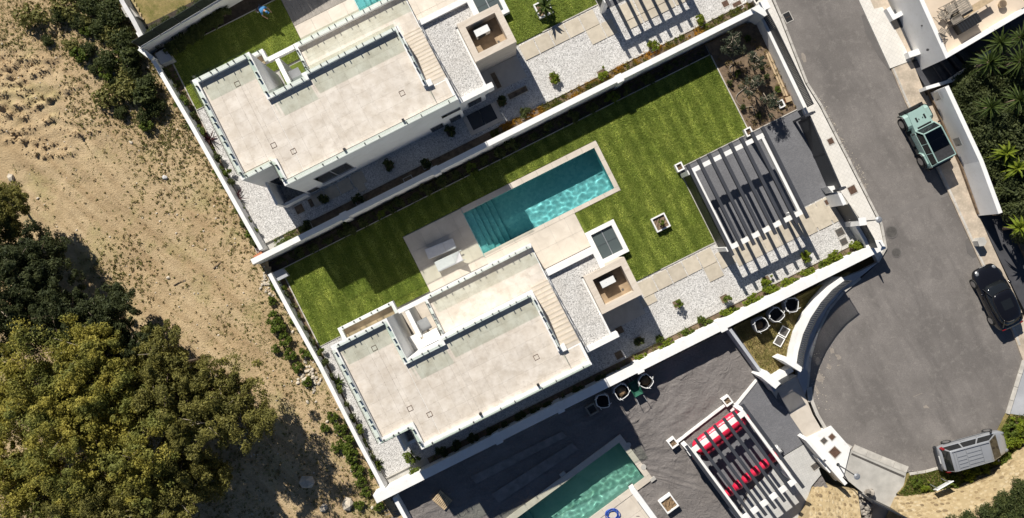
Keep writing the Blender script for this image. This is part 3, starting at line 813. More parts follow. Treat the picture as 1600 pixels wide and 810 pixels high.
# ================================================================== the villas
def railing(parent, fr, a, b, zb, h=0.85, step=1.3, cap=False, gap=0.006, clamps=True):
    """frameless glass panels between small dark clamps along a-b (u, n)"""
    (u0, n0), (u1, n1) = a, b
    L = math.hypot(u1 - u0, n1 - n0); k = max(1, round(L / step)); du, dn = (u1 - u0) / L, (n1 - n0) / L
    for i in range(k):
        s0, s1 = L * i / k + gap, L * (i + 1) / k - gap
        mb = MB(); pu, pn = -dn * .009, du * .009
        q = [fr.xy(u0 + du * s0 + pu, n0 + dn * s0 + pn), fr.xy(u0 + du * s1 + pu, n0 + dn * s1 + pn), fr.xy(u0 + du * s1 - pu, n0 + dn * s1 - pn), fr.xy(u0 + du * s0 - pu, n0 + dn * s0 - pn)]
        mb.prism(q, zb + .03 + fr.oz, zb + h + fr.oz); obj('glass_panel', mb, M['glass'], parent)
        if clamps:
            for s in (s0 + .17 * (s1 - s0), s0 + .83 * (s1 - s0)):
                mb = MB(); c0, c1 = s - .024, s + .024; w = .055
                q = [fr.xy(u0 + du * c0 - dn * w, n0 + dn * c0 + du * w), fr.xy(u0 + du * c1 - dn * w, n0 + dn * c1 + du * w), fr.xy(u0 + du * c1 + dn * w, n0 + dn * c1 - du * w), fr.xy(u0 + du * c0 + dn * w, n0 + dn * c0 - du * w)]
                mb.prism(q, zb + .002 + fr.oz, zb + .24 + fr.oz); obj('railing_clamp', mb, M['dark_metal'], parent)
    if cap:
        mb = MB(); mb.tube([fr.p(u0, n0, zb + h + .016), fr.p(u1, n1, zb + h + .016)], .016, 6); obj('handrail', mb, M['dark_metal'], parent)

UL, US, UN1, UJ, UR, UE = -12.17, -10.05, -8.38, -6.18, 0.24, 1.5
NT1, NT2, NT3, NB, NB2 = -0.21, 2.55, 2.34, 7.87, 6.44
ZR, ZP, ZT = 5.6, 5.9, 3.0

def make_villa(fr, label, which):
    x, y, z = fr.p(-4, 4, 0)
    h = thing('villa', label, 'villa', (x, y, z), 'white flat-roofed villas')
    def part(name, mat, boxes):
        mb = MB()
        for b in boxes: mb.box(fr, *b)
        return obj(name, mb, M[mat], h)
    part('wall', 'white', [(UL, US, NT1, NB2, -.1, ZR), (US, UN1, NT1, NB, -.1, ZR), (UN1, UJ, NT2, NB, -.1, ZR), (UJ, UR, NT3, NB, -.1, ZR),
                           (UR, UE, 6.4, NB, -.1, ZR), (UJ, UE, -.39, NT3, -.1, ZT - .03), (UR, UE, NT3, 6.4, -.1, ZT - .03)])
    part('parapet', 'white', [(UL, UL + .28, NT1, NB2, ZR, ZP), (UL + .28, UN1, NT1, NT1 + .28, ZR, ZP), (UN1 - .28, UN1, NT1 + .28, NT2 + .28, ZR, ZP),
                              (UN1, UJ + .28, NT2, NT2 + .28, ZR, ZP), (UJ, UR, NT3, NT3 + .205, ZR, ZP), (UR - .26, UR, NT3 + .205, 6.25, ZR, ZP),
                              (US, UE, NB - .28, NB, ZR, ZP - .06), (UE - .2, UE, 6.4, NB - .28, ZR, ZP - .06),
                              (US, US + .28, NB2 - .28, NB - .28, ZR, ZP - .03), (UL + .28, US, NB2 - .28, NB2, ZR, ZP - .03)])
    # roof terrace tiles, each a piece
    tiles(h, fr, [(UL + .285, US + .28, NT1 + .285, NB2 - .285), (US + .285, UN1 - .285, NT1 + .285, NB - .285), (UN1 - .28, UJ + .28, NT2 + .285, NB - .285),
                  (UJ + .285, UR - .265, NT3 + .21, NB - .285), (UR - .26, UE - .205, 6.42, NB - .285)], 0.80, 0.80, ZR + .002, ZR + .03, M['roof_tile'], 'roof_tile', gap=.004, ou=UL + .285, on=NT1 + .285)
    tiles(h, fr, [(UJ + .2, UR, -.105, NT3 - .003), (UR, UE - .1, -.105, 2.2)], 0.80, 0.80, ZT - .028, ZT, M['roof_tile'], 'terrace_tile', gap=.004, ou=UJ + .2, on=-.105)
    part('terrace_parapet', 'white', [(UJ, UE, -.39, -.11, ZT - .03, ZT + .27), (UJ, UJ + .2, -.11, NT3 - .003, ZT - .03, ZT + .27)])
    part('courtyard_beam', 'white', [(-8.0, UJ, -.38, -.10, ZT - .1, ZT + .26)])
    part('fin_wall', 'white', [(-7.62, -7.34, -.10, 1.85, 0, ZT + .22)])
    part('ledge', 'white', [(-7.33, UJ, 1.78, 2.55, ZT - .2, ZT), (-8.37, -7.63, 1.55, 2.55, ZT - 1.2, ZT - .9)])
    # curved white hood in the courtyard corner
    mb = MB(); rg = []
    for i in range(9):
        a = i / 8; uu = -7.9 + 1.65 * a; hh = ZT + .02 + .42 * math.sin(math.pi * a * .5)
        rg.append([fr.p(uu, 2.5, ZT - .2), fr.p(uu, 2.5, hh), fr.p(uu, 2.1 - .35 * a, hh), fr.p(uu, 2.1 - .35 * a, ZT - .2)])
    mb.loft(rg); obj('hood', mb, M['white'], h)
    mb = MB(); Mx = Matrix.Translation(fr.p(-6.95, 1.25, ZT - .35)) @ Matrix.Rotation(R(fr.deg), 4, 'Z') @ Matrix.Rotation(R(24), 4, 'X')
    mb.obox(Mx, -.36, .36, -.42, .42, -.02, .02); obj('hatch', mb, M['grey_metal'], h)
    # balcony on the garden side
    part('balcony', 'white', [(-11.94, -8.02, -1.03, -.22, ZT - .35, ZT - .12), (-11.94, -8.02, -1.03, -.80, ZT - .12, ZT + .22), (-11.94, -11.72, -.80, -.22, ZT - .12, ZT + .22), (-8.22, -8.02, -.80, -.22, ZT - .12, ZT + .22)])
    railing(h, fr, (-11.8, -.93), (-8.1, -.93), ZT + .22, .7, 1.25)
    part('balcony_floor', 'board_brown', [(-11.71, -8.23, -.79, -.23, ZT - .118, ZT - .10)])  # brown puts the parapet's shade into the floor colour
    # outside stair up to the roof
    ns = 15
    for i in range(ns):
        a = 2.2 + 4.2 * i / ns; top = ZT + (ZR - ZT) * (i + 1) / ns - .01 * (i == ns - 1)
        mb = MB(); mb.box(fr, UR + .003, UE - .06, a, a + 4.2 / ns, ZT - .03, top - .03)
        mb.box(fr, UR + .003, UE - .06, a - .02, a + 4.2 / ns - .012, top - .03, top); sp = obj('stair_step', mb, M['deck_tile'], h); mb = MB(); mb.box(fr, UR + .01, UE - .065, a - .018, a + .05, top + .0005, top + .006); obj('nosing', mb, M['slab'], sp)
    mb = MB(); mb.tube([fr.p(UE - .03, -.2, ZT + .9), fr.p(UE - .03, 2.0, ZT + .9), fr.p(UE - .03, 6.2, ZR + .85), fr.p(UE - .03, 7.6, ZR + .85)], .022, 6)
    for s in np.linspace(-.1, 7.5, 12):
        zb = ZT + (ZR - ZT) * min(1, max(0, (s - 2.2) / 4.2)); mb.tube([fr.p(UE - .03, s, zb), fr.p(UE - .03, s, zb + .87)], .016, 6)
    obj('stair_railing', mb, M['dark_metal'], h)
    part('stair_kerb', 'white', [(UR + .006, UR + .30, 6.0, 6.4, ZR - .3, ZP - .05)])
    # glass railings
    railing(h, fr, (UL + .3, NT1 + .14), (UN1 - .1, NT1 + .14), ZP, .88, 1.25)
    railing(h, fr, (UN1 - .14, NT1 + .3), (UN1 - .14, NT2 + .1), ZP, .88, 1.3)
    railing(h, fr, (UN1 + .05, NT2 + .14), (UJ + .1, NT2 + .14), ZP, .88, 1.1)
    railing(h, fr, (UJ + .3, NT3 + .10), (UR - .2, NT3 + .10), ZP, .88, 1.28)
    railing(h, fr, (UL + .14, NT1 + .3), (UL + .14, NB2 - .2), ZP, .88, 1.3, cap=True)
    railing(h, fr, (UR - .13, NT3 + .3), (UR - .13, 6.2), ZP, .88, 1.3, cap=True)
    railing(h, fr, (US + .3, NB - .10), (UE - .1, NB - .10), ZP - .06, .88, 2.6, cap=True)
    railing(h, fr, (US + .12, NB2 - .1), (US + .12, NB - .2), ZP - .03, .88, 1.3, cap=True)
    railing(h, fr, (UL + .2, NB2 - .12), (US + .05, NB2 - .12), ZP - .03, .88, 1.0, cap=True)
    railing(h, fr, (UJ + .3, -.25), (UE - .15, -.25), ZT + .27, .75, 1.3)
    railing(h, fr, (UJ + .1, -.05), (UJ + .1, NT3 - .1), ZT + .27, .75, 1.2, cap=True)
    # drain covers in the roof tiles
    for (u, n) in ((-9.6, 5.35), (-8.7, 6.2), (-1.35, 6.0), (-9.9, 1.1)):
        mb = MB(); o_ = [fr.xy(u - .16, n - .16), fr.xy(u + .16, n - .16), fr.xy(u + .16, n + .16), fr.xy(u - .16, n + .16)]
        i_ = [fr.xy(u - .13, n - .13), fr.xy(u + .13, n - .13), fr.xy(u + .13, n + .13), fr.xy(u - .13, n + .13)]
        mb.ring(o_, i_, ZR + .02 + fr.oz, ZR + .042 + fr.oz); obj('roof_drain', mb, M['rust'], h)
    # small roof lamps on the long parapet
    for u in (-8.6 + 2.7, -2.0):
        mb = MB(); mb.box(fr, u - .07, u + .07, NB - .42, NB - .29, ZR + .03, ZP + .12); obj('roof_lamp', mb, M['black'], h)
    # flat box roof under pebbles
    part('box_wall', 'white', [(UE + .005, 5.14, 1.65, 3.065, -.1, 2.58), (UE + .005, 3.56, 3.065, 7.2, -.1, 2.58), (UE + .005, 3.95, 7.2, 7.55, 1.9, 2.58), (UE + .005, 3.3, 7.2, 7.5, -.1, 1.9)])
    part('box_parapet', 'white', [(UE + .005, 5.14, 1.65, 2.02, 2.58, 2.92), (4.80, 5.14, 2.02, 3.065, 2.58, 2.92), (UE + .005, 3.95, 7.20, 7.55, 2.58, 2.86), (3.44, 3.56, 5.74, 7.2, 2.58, 2.80), (UE + .005, UE + .12, 2.02, 7.2, 2.58, 2.86)])
    part('pebble_roof', 'pebble', [(UE + .12, 4.8, 2.02, 3.065, 2.58, 2.66), (UE + .12, 3.44, 3.065, 7.2, 2.58, 2.66)])
    pebbles('roof_pebbles', fr, [(UE + .13, 4.8, 2.04, 3.06), (UE + .13, 3.43, 3.06, 7.19)], 2.66, 75, h)
    # travertine clad chimney box, open on top
    a, b, c, d, tk = 3.57, 6.45, 3.07, 5.73, .42
    part('stone_box', 'travertine', [(a, b, c, c + tk, -.1, 3.25), (a, b, d - tk, d, -.1, 3.25), (a, a + tk, c + tk, d - tk, -.1, 3.25), (b - tk, b, c + tk, d - tk, -.1, 3.25)])
    part('box_floor', 'board_brown', [(a + tk, b - tk, c + tk, d - tk, 1.7, 2.28)])
    part('floor_drain', 'iron', [(b - tk - .55, b - tk - .42, d - tk - .38, d - tk - .25, 2.28, 2.30)])
    # windows and openings in the long wall towards the lower garden
    def window(u0, u1, z0, z1, n=NB, frame=True):
        mb = MB(); mb.box(fr, u0, u1, n, n + .035, z0, z1); w = obj('window', mb, M['grey_metal'], h)
        mb = MB(); k = max(1, round((u1 - u0) / 1.0))
        for i in range(k):
            p0, p1 = u0 + (u1 - u0) * i / k + .04, u0 + (u1 - u0) * (i + 1) / k - .04
            mb = MB(); mb.box(fr, p0, p1, n + .036, n + .042, z0 + .05, z1 - .05); obj('pane', mb, M['dark_glass'], w)
    window(-8.7, -6.4, 1.4, 4.0); window(-9.9, -9.2, .35, 1.3); window(-0.9, 0.0, .2, 1.6); window(.5, 1.3, .2, 1.6)
    window(.1, 1.9 - .45, 2.9, 3.6)
    window(2.0, 3.0, .3, 1.8, 7.5)
    part('window_sill', 'white', [(-8.8, -6.3, NB, NB + .14, 1.30, 1.38)])
    # ground floor corner under the roof notch
    part('corner_wall', 'white', [(UL + .35, UL + .50, NB2 + .003, NB + .15, -.1, 2.5), (UL + .5, US, NB - .05, NB + .15, -.1, .9)])
    mb = MB(); mb.box(fr, UL + .6, US - .1, NB2, NB2 + .03, .1, 2.3); w = obj('window', mb, M['dark_metal'], h)
    mb = MB(); mb.box(fr, UL + .66, US - .16, NB2 + .031, NB2 + .037, .16, 2.24); obj('pane', mb, M['dark_glass'], w)
    return h

def pebbles(name, fr, rects, z, per, parent=None):
    """loose pebbles lying on the bed: many small eight-sided stones in one object"""
    rng = np.random.default_rng(int(abs(z) * 1000) + per + (0 if fr is FB else 5))
    us, ns = [], []
    for (a, b, c, d) in rects:
        k = int((b - a) * (d - c) * per); us.append(rng.uniform(a, b, k)); ns.append(rng.uniform(c, d, k))
    u = np.concatenate(us); n = np.concatenate(ns); K = len(u)
    x = (u + fr.ou) * fr.c + (n + fr.on) * fr.s; y = (u + fr.ou) * fr.s - (n + fr.on) * fr.c
    r = rng.uniform(.015, .034, K); rot = rng.uniform(0, 6.28, K); e = rng.uniform(.65, 1.0, K)
    base = np.array([(1, 0, 0), (0, 1, 0), (-1, 0, 0), (0, -1, 0), (0, 0, .75), (0, 0, -.2)], dtype=np.float32)
    tri = [(0, 1, 4), (1, 2, 4), (2, 3, 4), (3, 0, 4)]
    P = base[np.array(tri).ravel()][None] * r[:, None, None]
    P[..., 1] *= e[:, None]
    c, s = np.cos(rot)[:, None], np.sin(rot)[:, None]
    X = P[..., 0] * c - P[..., 1] * s + x[:, None]; Y = P[..., 0] * s + P[..., 1] * c + y[:, None]; Z = P[..., 2] + z + fr.oz
    loc = wloc(parent) if parent else Vector((0, 0, 0))
    V = np.stack([X - loc.x, Y - loc.y, Z - loc.z], -1).reshape(-1, 3)
    return arr_obj(name, V, 3, M['pebble_stone'], parent, 'stuff', nv=3)

make_villa(FB, 'white flat-roofed villa of the middle plot, beside the turquoise pool', 'B')
make_villa(FA, 'white flat-roofed villa of the upper plot, its shaded long wall in view', 'A')
for fr, nm in ((FB, 'B'), (FA, 'A')):
    pebbles('loose_pebbles', fr, [(-14.2, -12.2, -.4, 9.4), (-12.2, -11.0, 7.9, 9.4), (-11, 6.4, 7.95, 9.4), (6.5, 12.8, 6.45, 9.4), (12.9, 21.8, 7.65, 9.4)], -.015, 55)

def ac_unit(fr, label):
    x, y, z = fr.p(4.84, 4.06, 2.28)
    t = thing('air_conditioner', label, 'air conditioner', (x, y, z))
    def b(name, mat, *a):
        mb = MB(); mb.box(fr, *a); return obj(name, mb, M[mat], t)
    b('casing', 'ac_white', 4.36, 5.32, 3.84, 4.28, 2.34, 2.96)
    mb = MB(); mb.disc(fr.p(4.72, 4.06, 2.961), .02, .002, 12); obj('cap', mb, M['grey_metal'], t)
    for u in (4.5, 5.18): b('foot', 'dark_metal', u - .05, u + .05, 3.80, 4.32, 2.28, 2.34)
    mb = MB(); c = Vector(fr.p(4.72, 4.285, 2.65)); nn = Vector((fr.s, -fr.c, 0))
    mb.tube([c, c + nn * .02], .29, 20); obj('fan_grille', mb, M['dark_metal'], t)
    mb = MB(); mb.tube([fr.p(5.32, 4.1, 2.55), fr.p(5.45, 4.12, 2.56), fr.p(5.48, 4.2, 2.31)], .03, 8); obj('pipe', mb, M['black'], t)
ac_unit(FB, 'white air conditioner inside the open stone box of the middle villa')
ac_unit(FA, 'white air conditioner inside the open stone box of the upper villa')

def roof_light(fr, label):
    x, y, z = fr.p(6.2, 1.9, 0)
    t = thing('skylight', label, 'skylight', (x, y, z))
    a, b, c, d, w = 5.15, 7.30, .65, 3.06, .30
    mb = MB()
    for q in ((a, b, c, c + w), (a, b, d - w, d), (a, a + w, c + w, d - w), (b - w, b, c + w, d - w)): mb.box(fr, *q, 0, .45)
    obj('frame', mb, M['white'], t)
    for i in range(2):
        for j in range(2):
            u0, u1 = a + w + (b - a - 2 * w) * i / 2, a + w + (b - a - 2 * w) * (i + 1) / 2
            n0, n1 = c + w + (d - c - 2 * w) * j / 2, c + w + (d - c - 2 * w) * (j + 1) / 2
            mb = MB(); mb.box(fr, u0 + .015, u1 - .015, n0 + .008, n1 - .008, .26, .29); obj('pane', mb, M['skylight_glass'], t)
    mb = MB(); um = (a + b) / 2; mb.box(fr, um - .025, um + .025, c + w, d - w, .20, .315); obj('bar', mb, M['grey_metal'], t)
    mb = MB(); nm = (c + d) / 2; mb.box(fr, a + w, um - .026, nm - .012, nm + .012, .20, .30); mb.box(fr, um + .026, b - w, nm - .012, nm + .012, .20, .30); obj('bar', mb, M['dark_metal'], t)
roof_light(FB, 'white framed glass skylight set in the lawn beside the stone box')
roof_light(FA, 'white framed glass skylight beside the pebble roof of the upper villa')
# window well with a dark grille at the foot of each villa's long wall
def well(fr, label):
    x, y, z = fr.p(2.5, 8.5, 0); t = thing('window_well', label, 'window well', (x, y, z))
    mb = MB(); o_ = [fr.xy(1.35, 7.9), fr.xy(3.75, 7.9), fr.xy(3.75, 9.25), fr.xy(1.35, 9.25)]; i_ = [fr.xy(1.62, 7.9), fr.xy(3.45, 7.9), fr.xy(3.45, 8.98), fr.xy(1.62, 8.98)]
    mb.ring(o_, i_, fr.oz - .05, fr.oz + .08); obj('rim', mb, M['deck_tile'], t)
    for i in range(2):
        mb = MB(); mb.box(fr, 1.62 + .915 * i + .012, 2.535 + .915 * i - .012, 7.9, 8.97, -.012, .05); obj('grille', mb, M['dark_metal'], t)
well(FA, 'dark grille over the window well at the foot of the upper villa')
# ================================================================== walls, fences, gates
def offset_poly(pts, t):
    """closed outline of an open polyline thickened by t to both sides (half each)"""
    P = [Vector((p[0], p[1])) for p in pts]; L, Rr = [], []
    for i, p in enumerate(P):
        ds = []
        if i > 0: ds.append((p - P[i-1]).normalized())
        if i < len(P) - 1: ds.append((P[i+1] - p).normalized())
        d = sum(ds, Vector((0, 0))).normalized(); nn = Vector((-d.y, d.x))
        k = 1.0 / max(.4, nn.dot(Vector((-ds[0].y, ds[0].x))))
        L.append(p + nn * t / 2 * k); Rr.append(p - nn * t / 2 * k)
    return L, Rr
def wall_strip(mb, pts, t, z0, z1):
    L, Rr = offset_poly(pts, t)
    g = lambda z, i: z[i] if isinstance(z, (list, tuple)) else z
    for i in range(len(pts) - 1):
        mb.prism([tuple(L[i]), tuple(L[i+1]), tuple(Rr[i+1]), tuple(Rr[i])], [g(z0,i), g(z0,i+1), g(z0,i+1), g(z0,i)], [g(z1,i), g(z1,i+1), g(z1,i+1), g(z1,i)])
def wall(label, pl, t, z0, z1, mat='white', cat='garden wall', zread=None, name='garden_wall', parts=None, group=None, cap=None):
    zr = zread if zread is not None else (z1 if not isinstance(z1, (list, tuple)) else None)
    pts = [W(x, y, zr if zr is not None else z1[i]) for i, (x, y) in enumerate(pl)]
    mb = MB(); wall_strip(mb, pts, t, z0, z1)
    o = obj(name, mb, M[mat]); props(o, label, cat, group)
    if cap:
        mb = MB(); zz = z1 if not isinstance(z1, (list, tuple)) else None
        wall_strip(mb, pts, t + .05, zz + .001, zz + cap); obj('coping', mb, M['white'], o)
    return o, pts

# long walls of the plots
def plot_wall(fr, label, z1, pil, u0=-15.3, u1=22.55, n0=10.13, end=True):
    mb = MB(); mb.box(fr, u0, u1, n0, 10.50, -1.6, z1); o = obj('garden_wall', mb, M['white']); props(o, label, 'garden wall')
    for u in pil:
        mb = MB(); mb.box(fr, u - .24, u + .24, n0 - .06, 10.61, -1.2, z1 + .06); obj('pilaster', mb, M['white'], o)
    if end:
        mb = MB(); mb.box(fr, u1 - .5, u1 + .12, 10.0, 10.63, -1.2, z1 + .05); obj('end_pillar', mb, M['white'], o)
    return o
plot_wall(FB, 'white garden wall lined with shrubs below the middle villa, reaching the road corner', 1.1, (-6.2, -1.6, 4.3, 10.5), n0=9.9, end=False)
plot_wall(FA, 'white garden wall between the upper gravel yard and the middle lawn', 0.9, (-8.5, -1.8, 11.7))
o, _ = wall('white wall along the dry field beside the upper villa, red flax growing inside it', [(238, 92), (300, 198), (360, 305), (408, 390)], .26, -1.2, 1.85)
wall('white wall along the dry field beside the middle villa, weeds spilling over it', [(421, 428), (452, 486), (500, 572), (560, 690), (600, 765)], .26, -1.2, 0.95)
wall('white wall end beside the black membrane at the bottom edge', [(616, 778), (650, 840)], .26, -1.4, 0.6)
wall('white wall at the top end of the upper villa garden with dark shrubs before it', [(217, 74), (280, 37), (345, -1), (420, -45)], .18, -.5, 2.3)
wall('pale wall of the neighbouring garden at the top left corner', [(180, -20), (192, 5), (207, 30), (221, 57)], .28, -.5, 2.0, 'stain_white')
wall('short white wall joining the top left corner of the upper garden', [(217, 76), (238, 92)], .26, -.6, 2.1)
# concrete blocks at the corners
def block(label, pl, z0, z1, mat, name='concrete_block', cat='concrete block', lid=None):
    pts = [W(x, y, z1) for x, y in pl]; mb = MB(); mb.prism(pts, z0, z1); o = obj(name, mb, M[mat]); props(o, label, cat)
    mb = MB(); c = Vector((sum(p[0] for p in pts) / len(pts), sum(p[1] for p in pts) / len(pts)))
    q = [tuple(c + (Vector(p) - c) * 1.04) for p in pts]; mb.prism(q, z1 + .001, z1 + .05); obj('lid', mb, M[lid or mat], o)
    return o
block('grey concrete block inside the corner of the upper garden', [(243, 85), (258, 76), (270, 93), (252, 101)], .7, 1.45, 'concrete_blue')
block('grey concrete block inside the left corner of the middle lawn', [(419, 430), (441, 420), (450, 431), (427, 443)], -.1, .5, 'concrete_blue')
block('tilted grey slab box by the wall at the top left corner', [(190, 13), (201, 9), (216, 26), (198, 27)], .3, 1.6, 'concrete', 'utility_box', 'utility box')
block('pale utility cabinet at the end of the top left wall', [(213, 52), (221, 48), (226, 56), (219, 62)], .3, 1.7, 'white', 'utility_cabinet', 'utility cabinet')

def slat_fence(label, pl, z0, z1, pitch=.105, name='slat_fence', cat='fence', zread=None, thick=.05, face=.092, tilt=0.0):
    """vertical dark bars between two rails; the bars are far too small to tell apart, so they are one part"""
    pts = [Vector(W(x, y, zread if zread is not None else z0)) for x, y in pl]
    c = sum(pts, Vector((0, 0))) / len(pts)
    t = thing(name, label, cat, (c.x, c.y, z0))
    for nm, za, zb in (('bottom_rail', z0 + .02, z0 + .08), ('top_rail', z1 - .06, z1)):
        mb = MB(); wall_strip(mb, pts, .06, za, zb); obj(nm, mb, M['dark_metal'], t)
    mb = MB()
    for a, b in zip(pts[:-1], pts[1:]):
        L = (b - a).length; d = (b - a) / L; nn = Vector((-d.y, d.x)); k = max(1, int(L / pitch))
        for i in range(k):
            p = a + d * (i + .5) * L / k
            q = [p - d * face / 2 - nn * thick / 2, p + d * face / 2 - nn * thick / 2, p + d * face / 2 + nn * thick / 2, p - d * face / 2 + nn * thick / 2]
            mb.prism([tuple(v) for v in q], z0 + .08, z1 - .06)
    obj('slats', mb, M['dark_metal'], t, kind='stuff')
    return t
# street front of the planting bed and of the upper plot
wall('white street wall behind the planting bed with olive trees', [(1184, 12), (1202, 50), (1258, 168)], .22, -.6, 1.15)
slat_fence('dark slatted fence on the street wall behind the olive trees', [(1190, 22), (1205, 50), (1262, 168)], 1.16, 2.2)
wall('white street wall of the upper plot at the top edge', [(1142, -70), (1176, 0)], .22, -.2, 1.5)
slat_fence('dark slatted fence at the top edge above the street wall', [(1146, -70), (1182, 4)], 1.51, 2.5)
block('white corner pillar where the two garden street walls meet', [(1174, 14), (1184, 9), (1203, 20), (1194, 26)], -.5, 1.9, 'white', 'pillar', 'pillar')

def screen_fence():
    a, b = Vector(W(219, 73, 2.3)), Vector(W(470, -78, 2.3)); L = (b - a).length; d = (b - a) / L; nn = Vector((-d.y, d.x)); k = 8
    t = thing('screen_fence', 'dark green screen fence standing on the top garden wall', 'fence', (*((a + b) / 2), 2.3))
    for i in range(k):
        p, q = a + d * (L * i / k + .02), a + d * (L * (i + 1) / k - .02)
        mb = MB(); mb.prism([tuple(p - nn * .02), tuple(q - nn * .02), tuple(q + nn * .02), tuple(p + nn * .02)], 2.33, 3.45 + .05 * math.sin(i * 2.2)); obj('screen', mb, M['screen'], t)
        mb = MB(); mb.tube([(p.x - nn.x * .05, p.y - nn.y * .05, 2.3), (p.x - nn.x * .05, p.y - nn.y * .05, 3.5)], .03, 6); obj('post', mb, M['dark_metal'], t)
M['screen'] = simple('green_screen', (0.02, 0.028, 0.02), 0.9, 0.3, 4.0, bump=0.4)
screen_fence()
# sliding gate of the middle driveway
def sliding_gate():
    a, b = Vector(W(1248, 190, 0.05)), Vector(W(1295, 298, 0.05)); d = (b - a).normalized(); nn = Vector((-d.y, d.x)); L = (b - a).length
    t = thing('sliding_gate', 'dark sliding gate closing the grey driveway of the middle plot', 'gate', (*((a + b) / 2), 0))
    k = 12
    for i in range(k):
        z0, z1 = .08 + 1.9 * i / k, .08 + 1.9 * (i + 1) / k - .018
        mb = MB(); mb.prism([tuple(a - nn * .03), tuple(b - nn * .03), tuple(b + nn * .03), tuple(a + nn * .03)], z0, z1); obj('slat', mb, M['dark_metal'], t)
    mb = MB()
    for s in (0.02, L / 2, L - .02):
        p = a + d * s; mb.prism([tuple(p - d * .04 - nn * .05), tuple(p + d * .04 - nn * .05), tuple(p + d * .04 + nn * .05), tuple(p - d * .04 + nn * .05)], .03, 2.03)
    obj('frame', mb, M['dark_metal'], t)
    mb = MB(); mb.prism([tuple(a - nn * .05), tuple(b - nn * .05), tuple(b + nn * .05), tuple(a + nn * .05)], 2.031, 2.07); obj('top_rail', mb, M['dark_metal'], t)
    return a, b, d, nn
ga, gb, gd, gn = sliding_gate()
def gate_head(label, p, w=.55):
    t = thing('gate_post', label, 'gate post', (p.x, p.y, 0))
    for s in (-1, 1):
        q = p + gn * s * w / 2; mb = MB()
        mb.prism([tuple(q - gd * .07 - gn * .09), tuple(q + gd * .07 - gn * .09), tuple(q + gd * .07 + gn * .09), tuple(q - gd * .07 + gn * .09)], 0, 2.25); obj('post', mb, M['beam_metal'], t)
    mb = MB(); mb.prism([tuple(p - gd * .10 - gn * w * .42), tuple(p + gd * .10 - gn * w * .42), tuple(p + gd * .10 + gn * w * .42), tuple(p - gd * .10 + gn * w * .42)], 2.0, 2.2); obj('crosshead', mb, M['beam_metal'], t)
gate_head('dark guide frame at the upper end of the sliding gate', ga - gd * .12)
gate_head('dark guide frame at the lower end of the sliding gate', gb + gd * .06, .3)
# entrance beside it
def pillar(label, pl, z0, z1, zread=None):
    pts = [W(x, y, zread if zread is not None else z1) for x, y in pl]; mb = MB(); mb.prism(pts, z0, z1); o = obj('pillar', mb, M['white']); props(o, label, 'pillar')
    q = [Vector(p) for p in pts]; c = sum(q, Vector((0, 0))) / len(q); mb = MB(); mb.prism([tuple(c + (p - c) * 1.05) for p in q], z1 + .001, z1 + .04); obj('cap', mb, M['white'], o)
pillar('white pillar between the sliding gate and the entrance door', [(1309, 303), (1314, 302), (1322, 318), (1317, 321)], -.3, 2.1)
pillar('low white box wall at the foot of the sliding gate', [(1293, 292), (1314, 289), (1316, 296), (1301, 301)], -.3, 1.2)
pillar('square white pillar beneath the street lamp at the entrance door', [(1341, 341), (1352, 340), (1354, 351), (1343, 353)], -.3, 2.2)
def entry_door():
    a, b = Vector(W(1305, 323, 0.0)), Vector(W(1320, 347, 0.0)); d = (b - a).normalized(); nn = Vector((-d.y, d.x))
    t = thing('entrance_door', 'dark entrance door between the white pillars on the street corner', 'door', (*((a + b) / 2), 0))
    k = 10
    for i in range(k):
        mb = MB(); z0, z1 = .04 + 2.06 * i / k, .04 + 2.06 * (i + 1) / k - .015
        mb.prism([tuple(a - nn * .025), tuple(b - nn * .025), tuple(b + nn * .025), tuple(a + nn * .025)], z0, z1); obj('slat', mb, M['dark_metal'], t)
    mb = MB(); mb.prism([tuple(a - nn * .04 - d * .05), tuple(b - nn * .04 + d * .05), tuple(b + nn * .04 + d * .05), tuple(a + nn * .04 - d * .05)], 2.101, 2.16); obj('lintel', mb, M['dark_metal'], t)
    mb = MB(); p = b - d * .15; mb.tube([(*(p - nn * .05), 1.0), (*(p - nn * .05), 1.15)], .015, 6); obj('handle', mb, M['steel'], t)
entry_door()
wall('low white wall from the entrance pillar to the road corner', [(1339, 352), (1352, 374), (1358, 389)], .25, -.6, 1.0)
slat_fence('short dark slatted fence at the road corner beside the entrance', [(1343, 353), (1355, 374), (1360, 388)], 1.01, 2.0)
# curved wall of the little dry garden
CURVE = [(1318, 437), (1298, 452), (1280, 472), (1264, 496), (1252, 522), (1245, 548), (1241, 574)]
wall('curved white wall round the dry grass corner by the turning circle', CURVE, .42, -1.2, 0.85)
slat_fence('curved dark slatted fence on the wall round the dry grass corner', [(x + 3, y + 1) for x, y in CURVE], 0.86, 1.95, .14)
wall('white wall from the curved fence back to the lower driveway', [(1238, 577), (1221, 588), (1202, 600)], .34, -1.2, 0.75)
slat_fence('dark slatted panel beside the lower driveway gate', [(1236, 584), (1222, 592), (1206, 602)], 0.76, 1.8)
pillar('white pillar at the lower end of the curved fence', [(1223, 564), (1232, 559), (1254, 575), (1250, 581)], -.8, 1.9)
pillar('white pillar at the lower driveway gate', [(1190, 590), (1198, 580), (1219, 599), (1211, 607)], -.8, 1.9)
wall('grey wall between the black membrane and the dry grass corner', [(1141, 515), (1152, 530), (1178, 566), (1203, 600), (1211, 612)], .20, -1.2, 1.0, 'concrete_blue')
sheet('dry_garden', fpx([(1146, 512), (1330, 425), (1300, 452), (1265, 497), (1246, 548), (1242, 576), (1205, 602)], -.3), M['dry_grass'], .6)
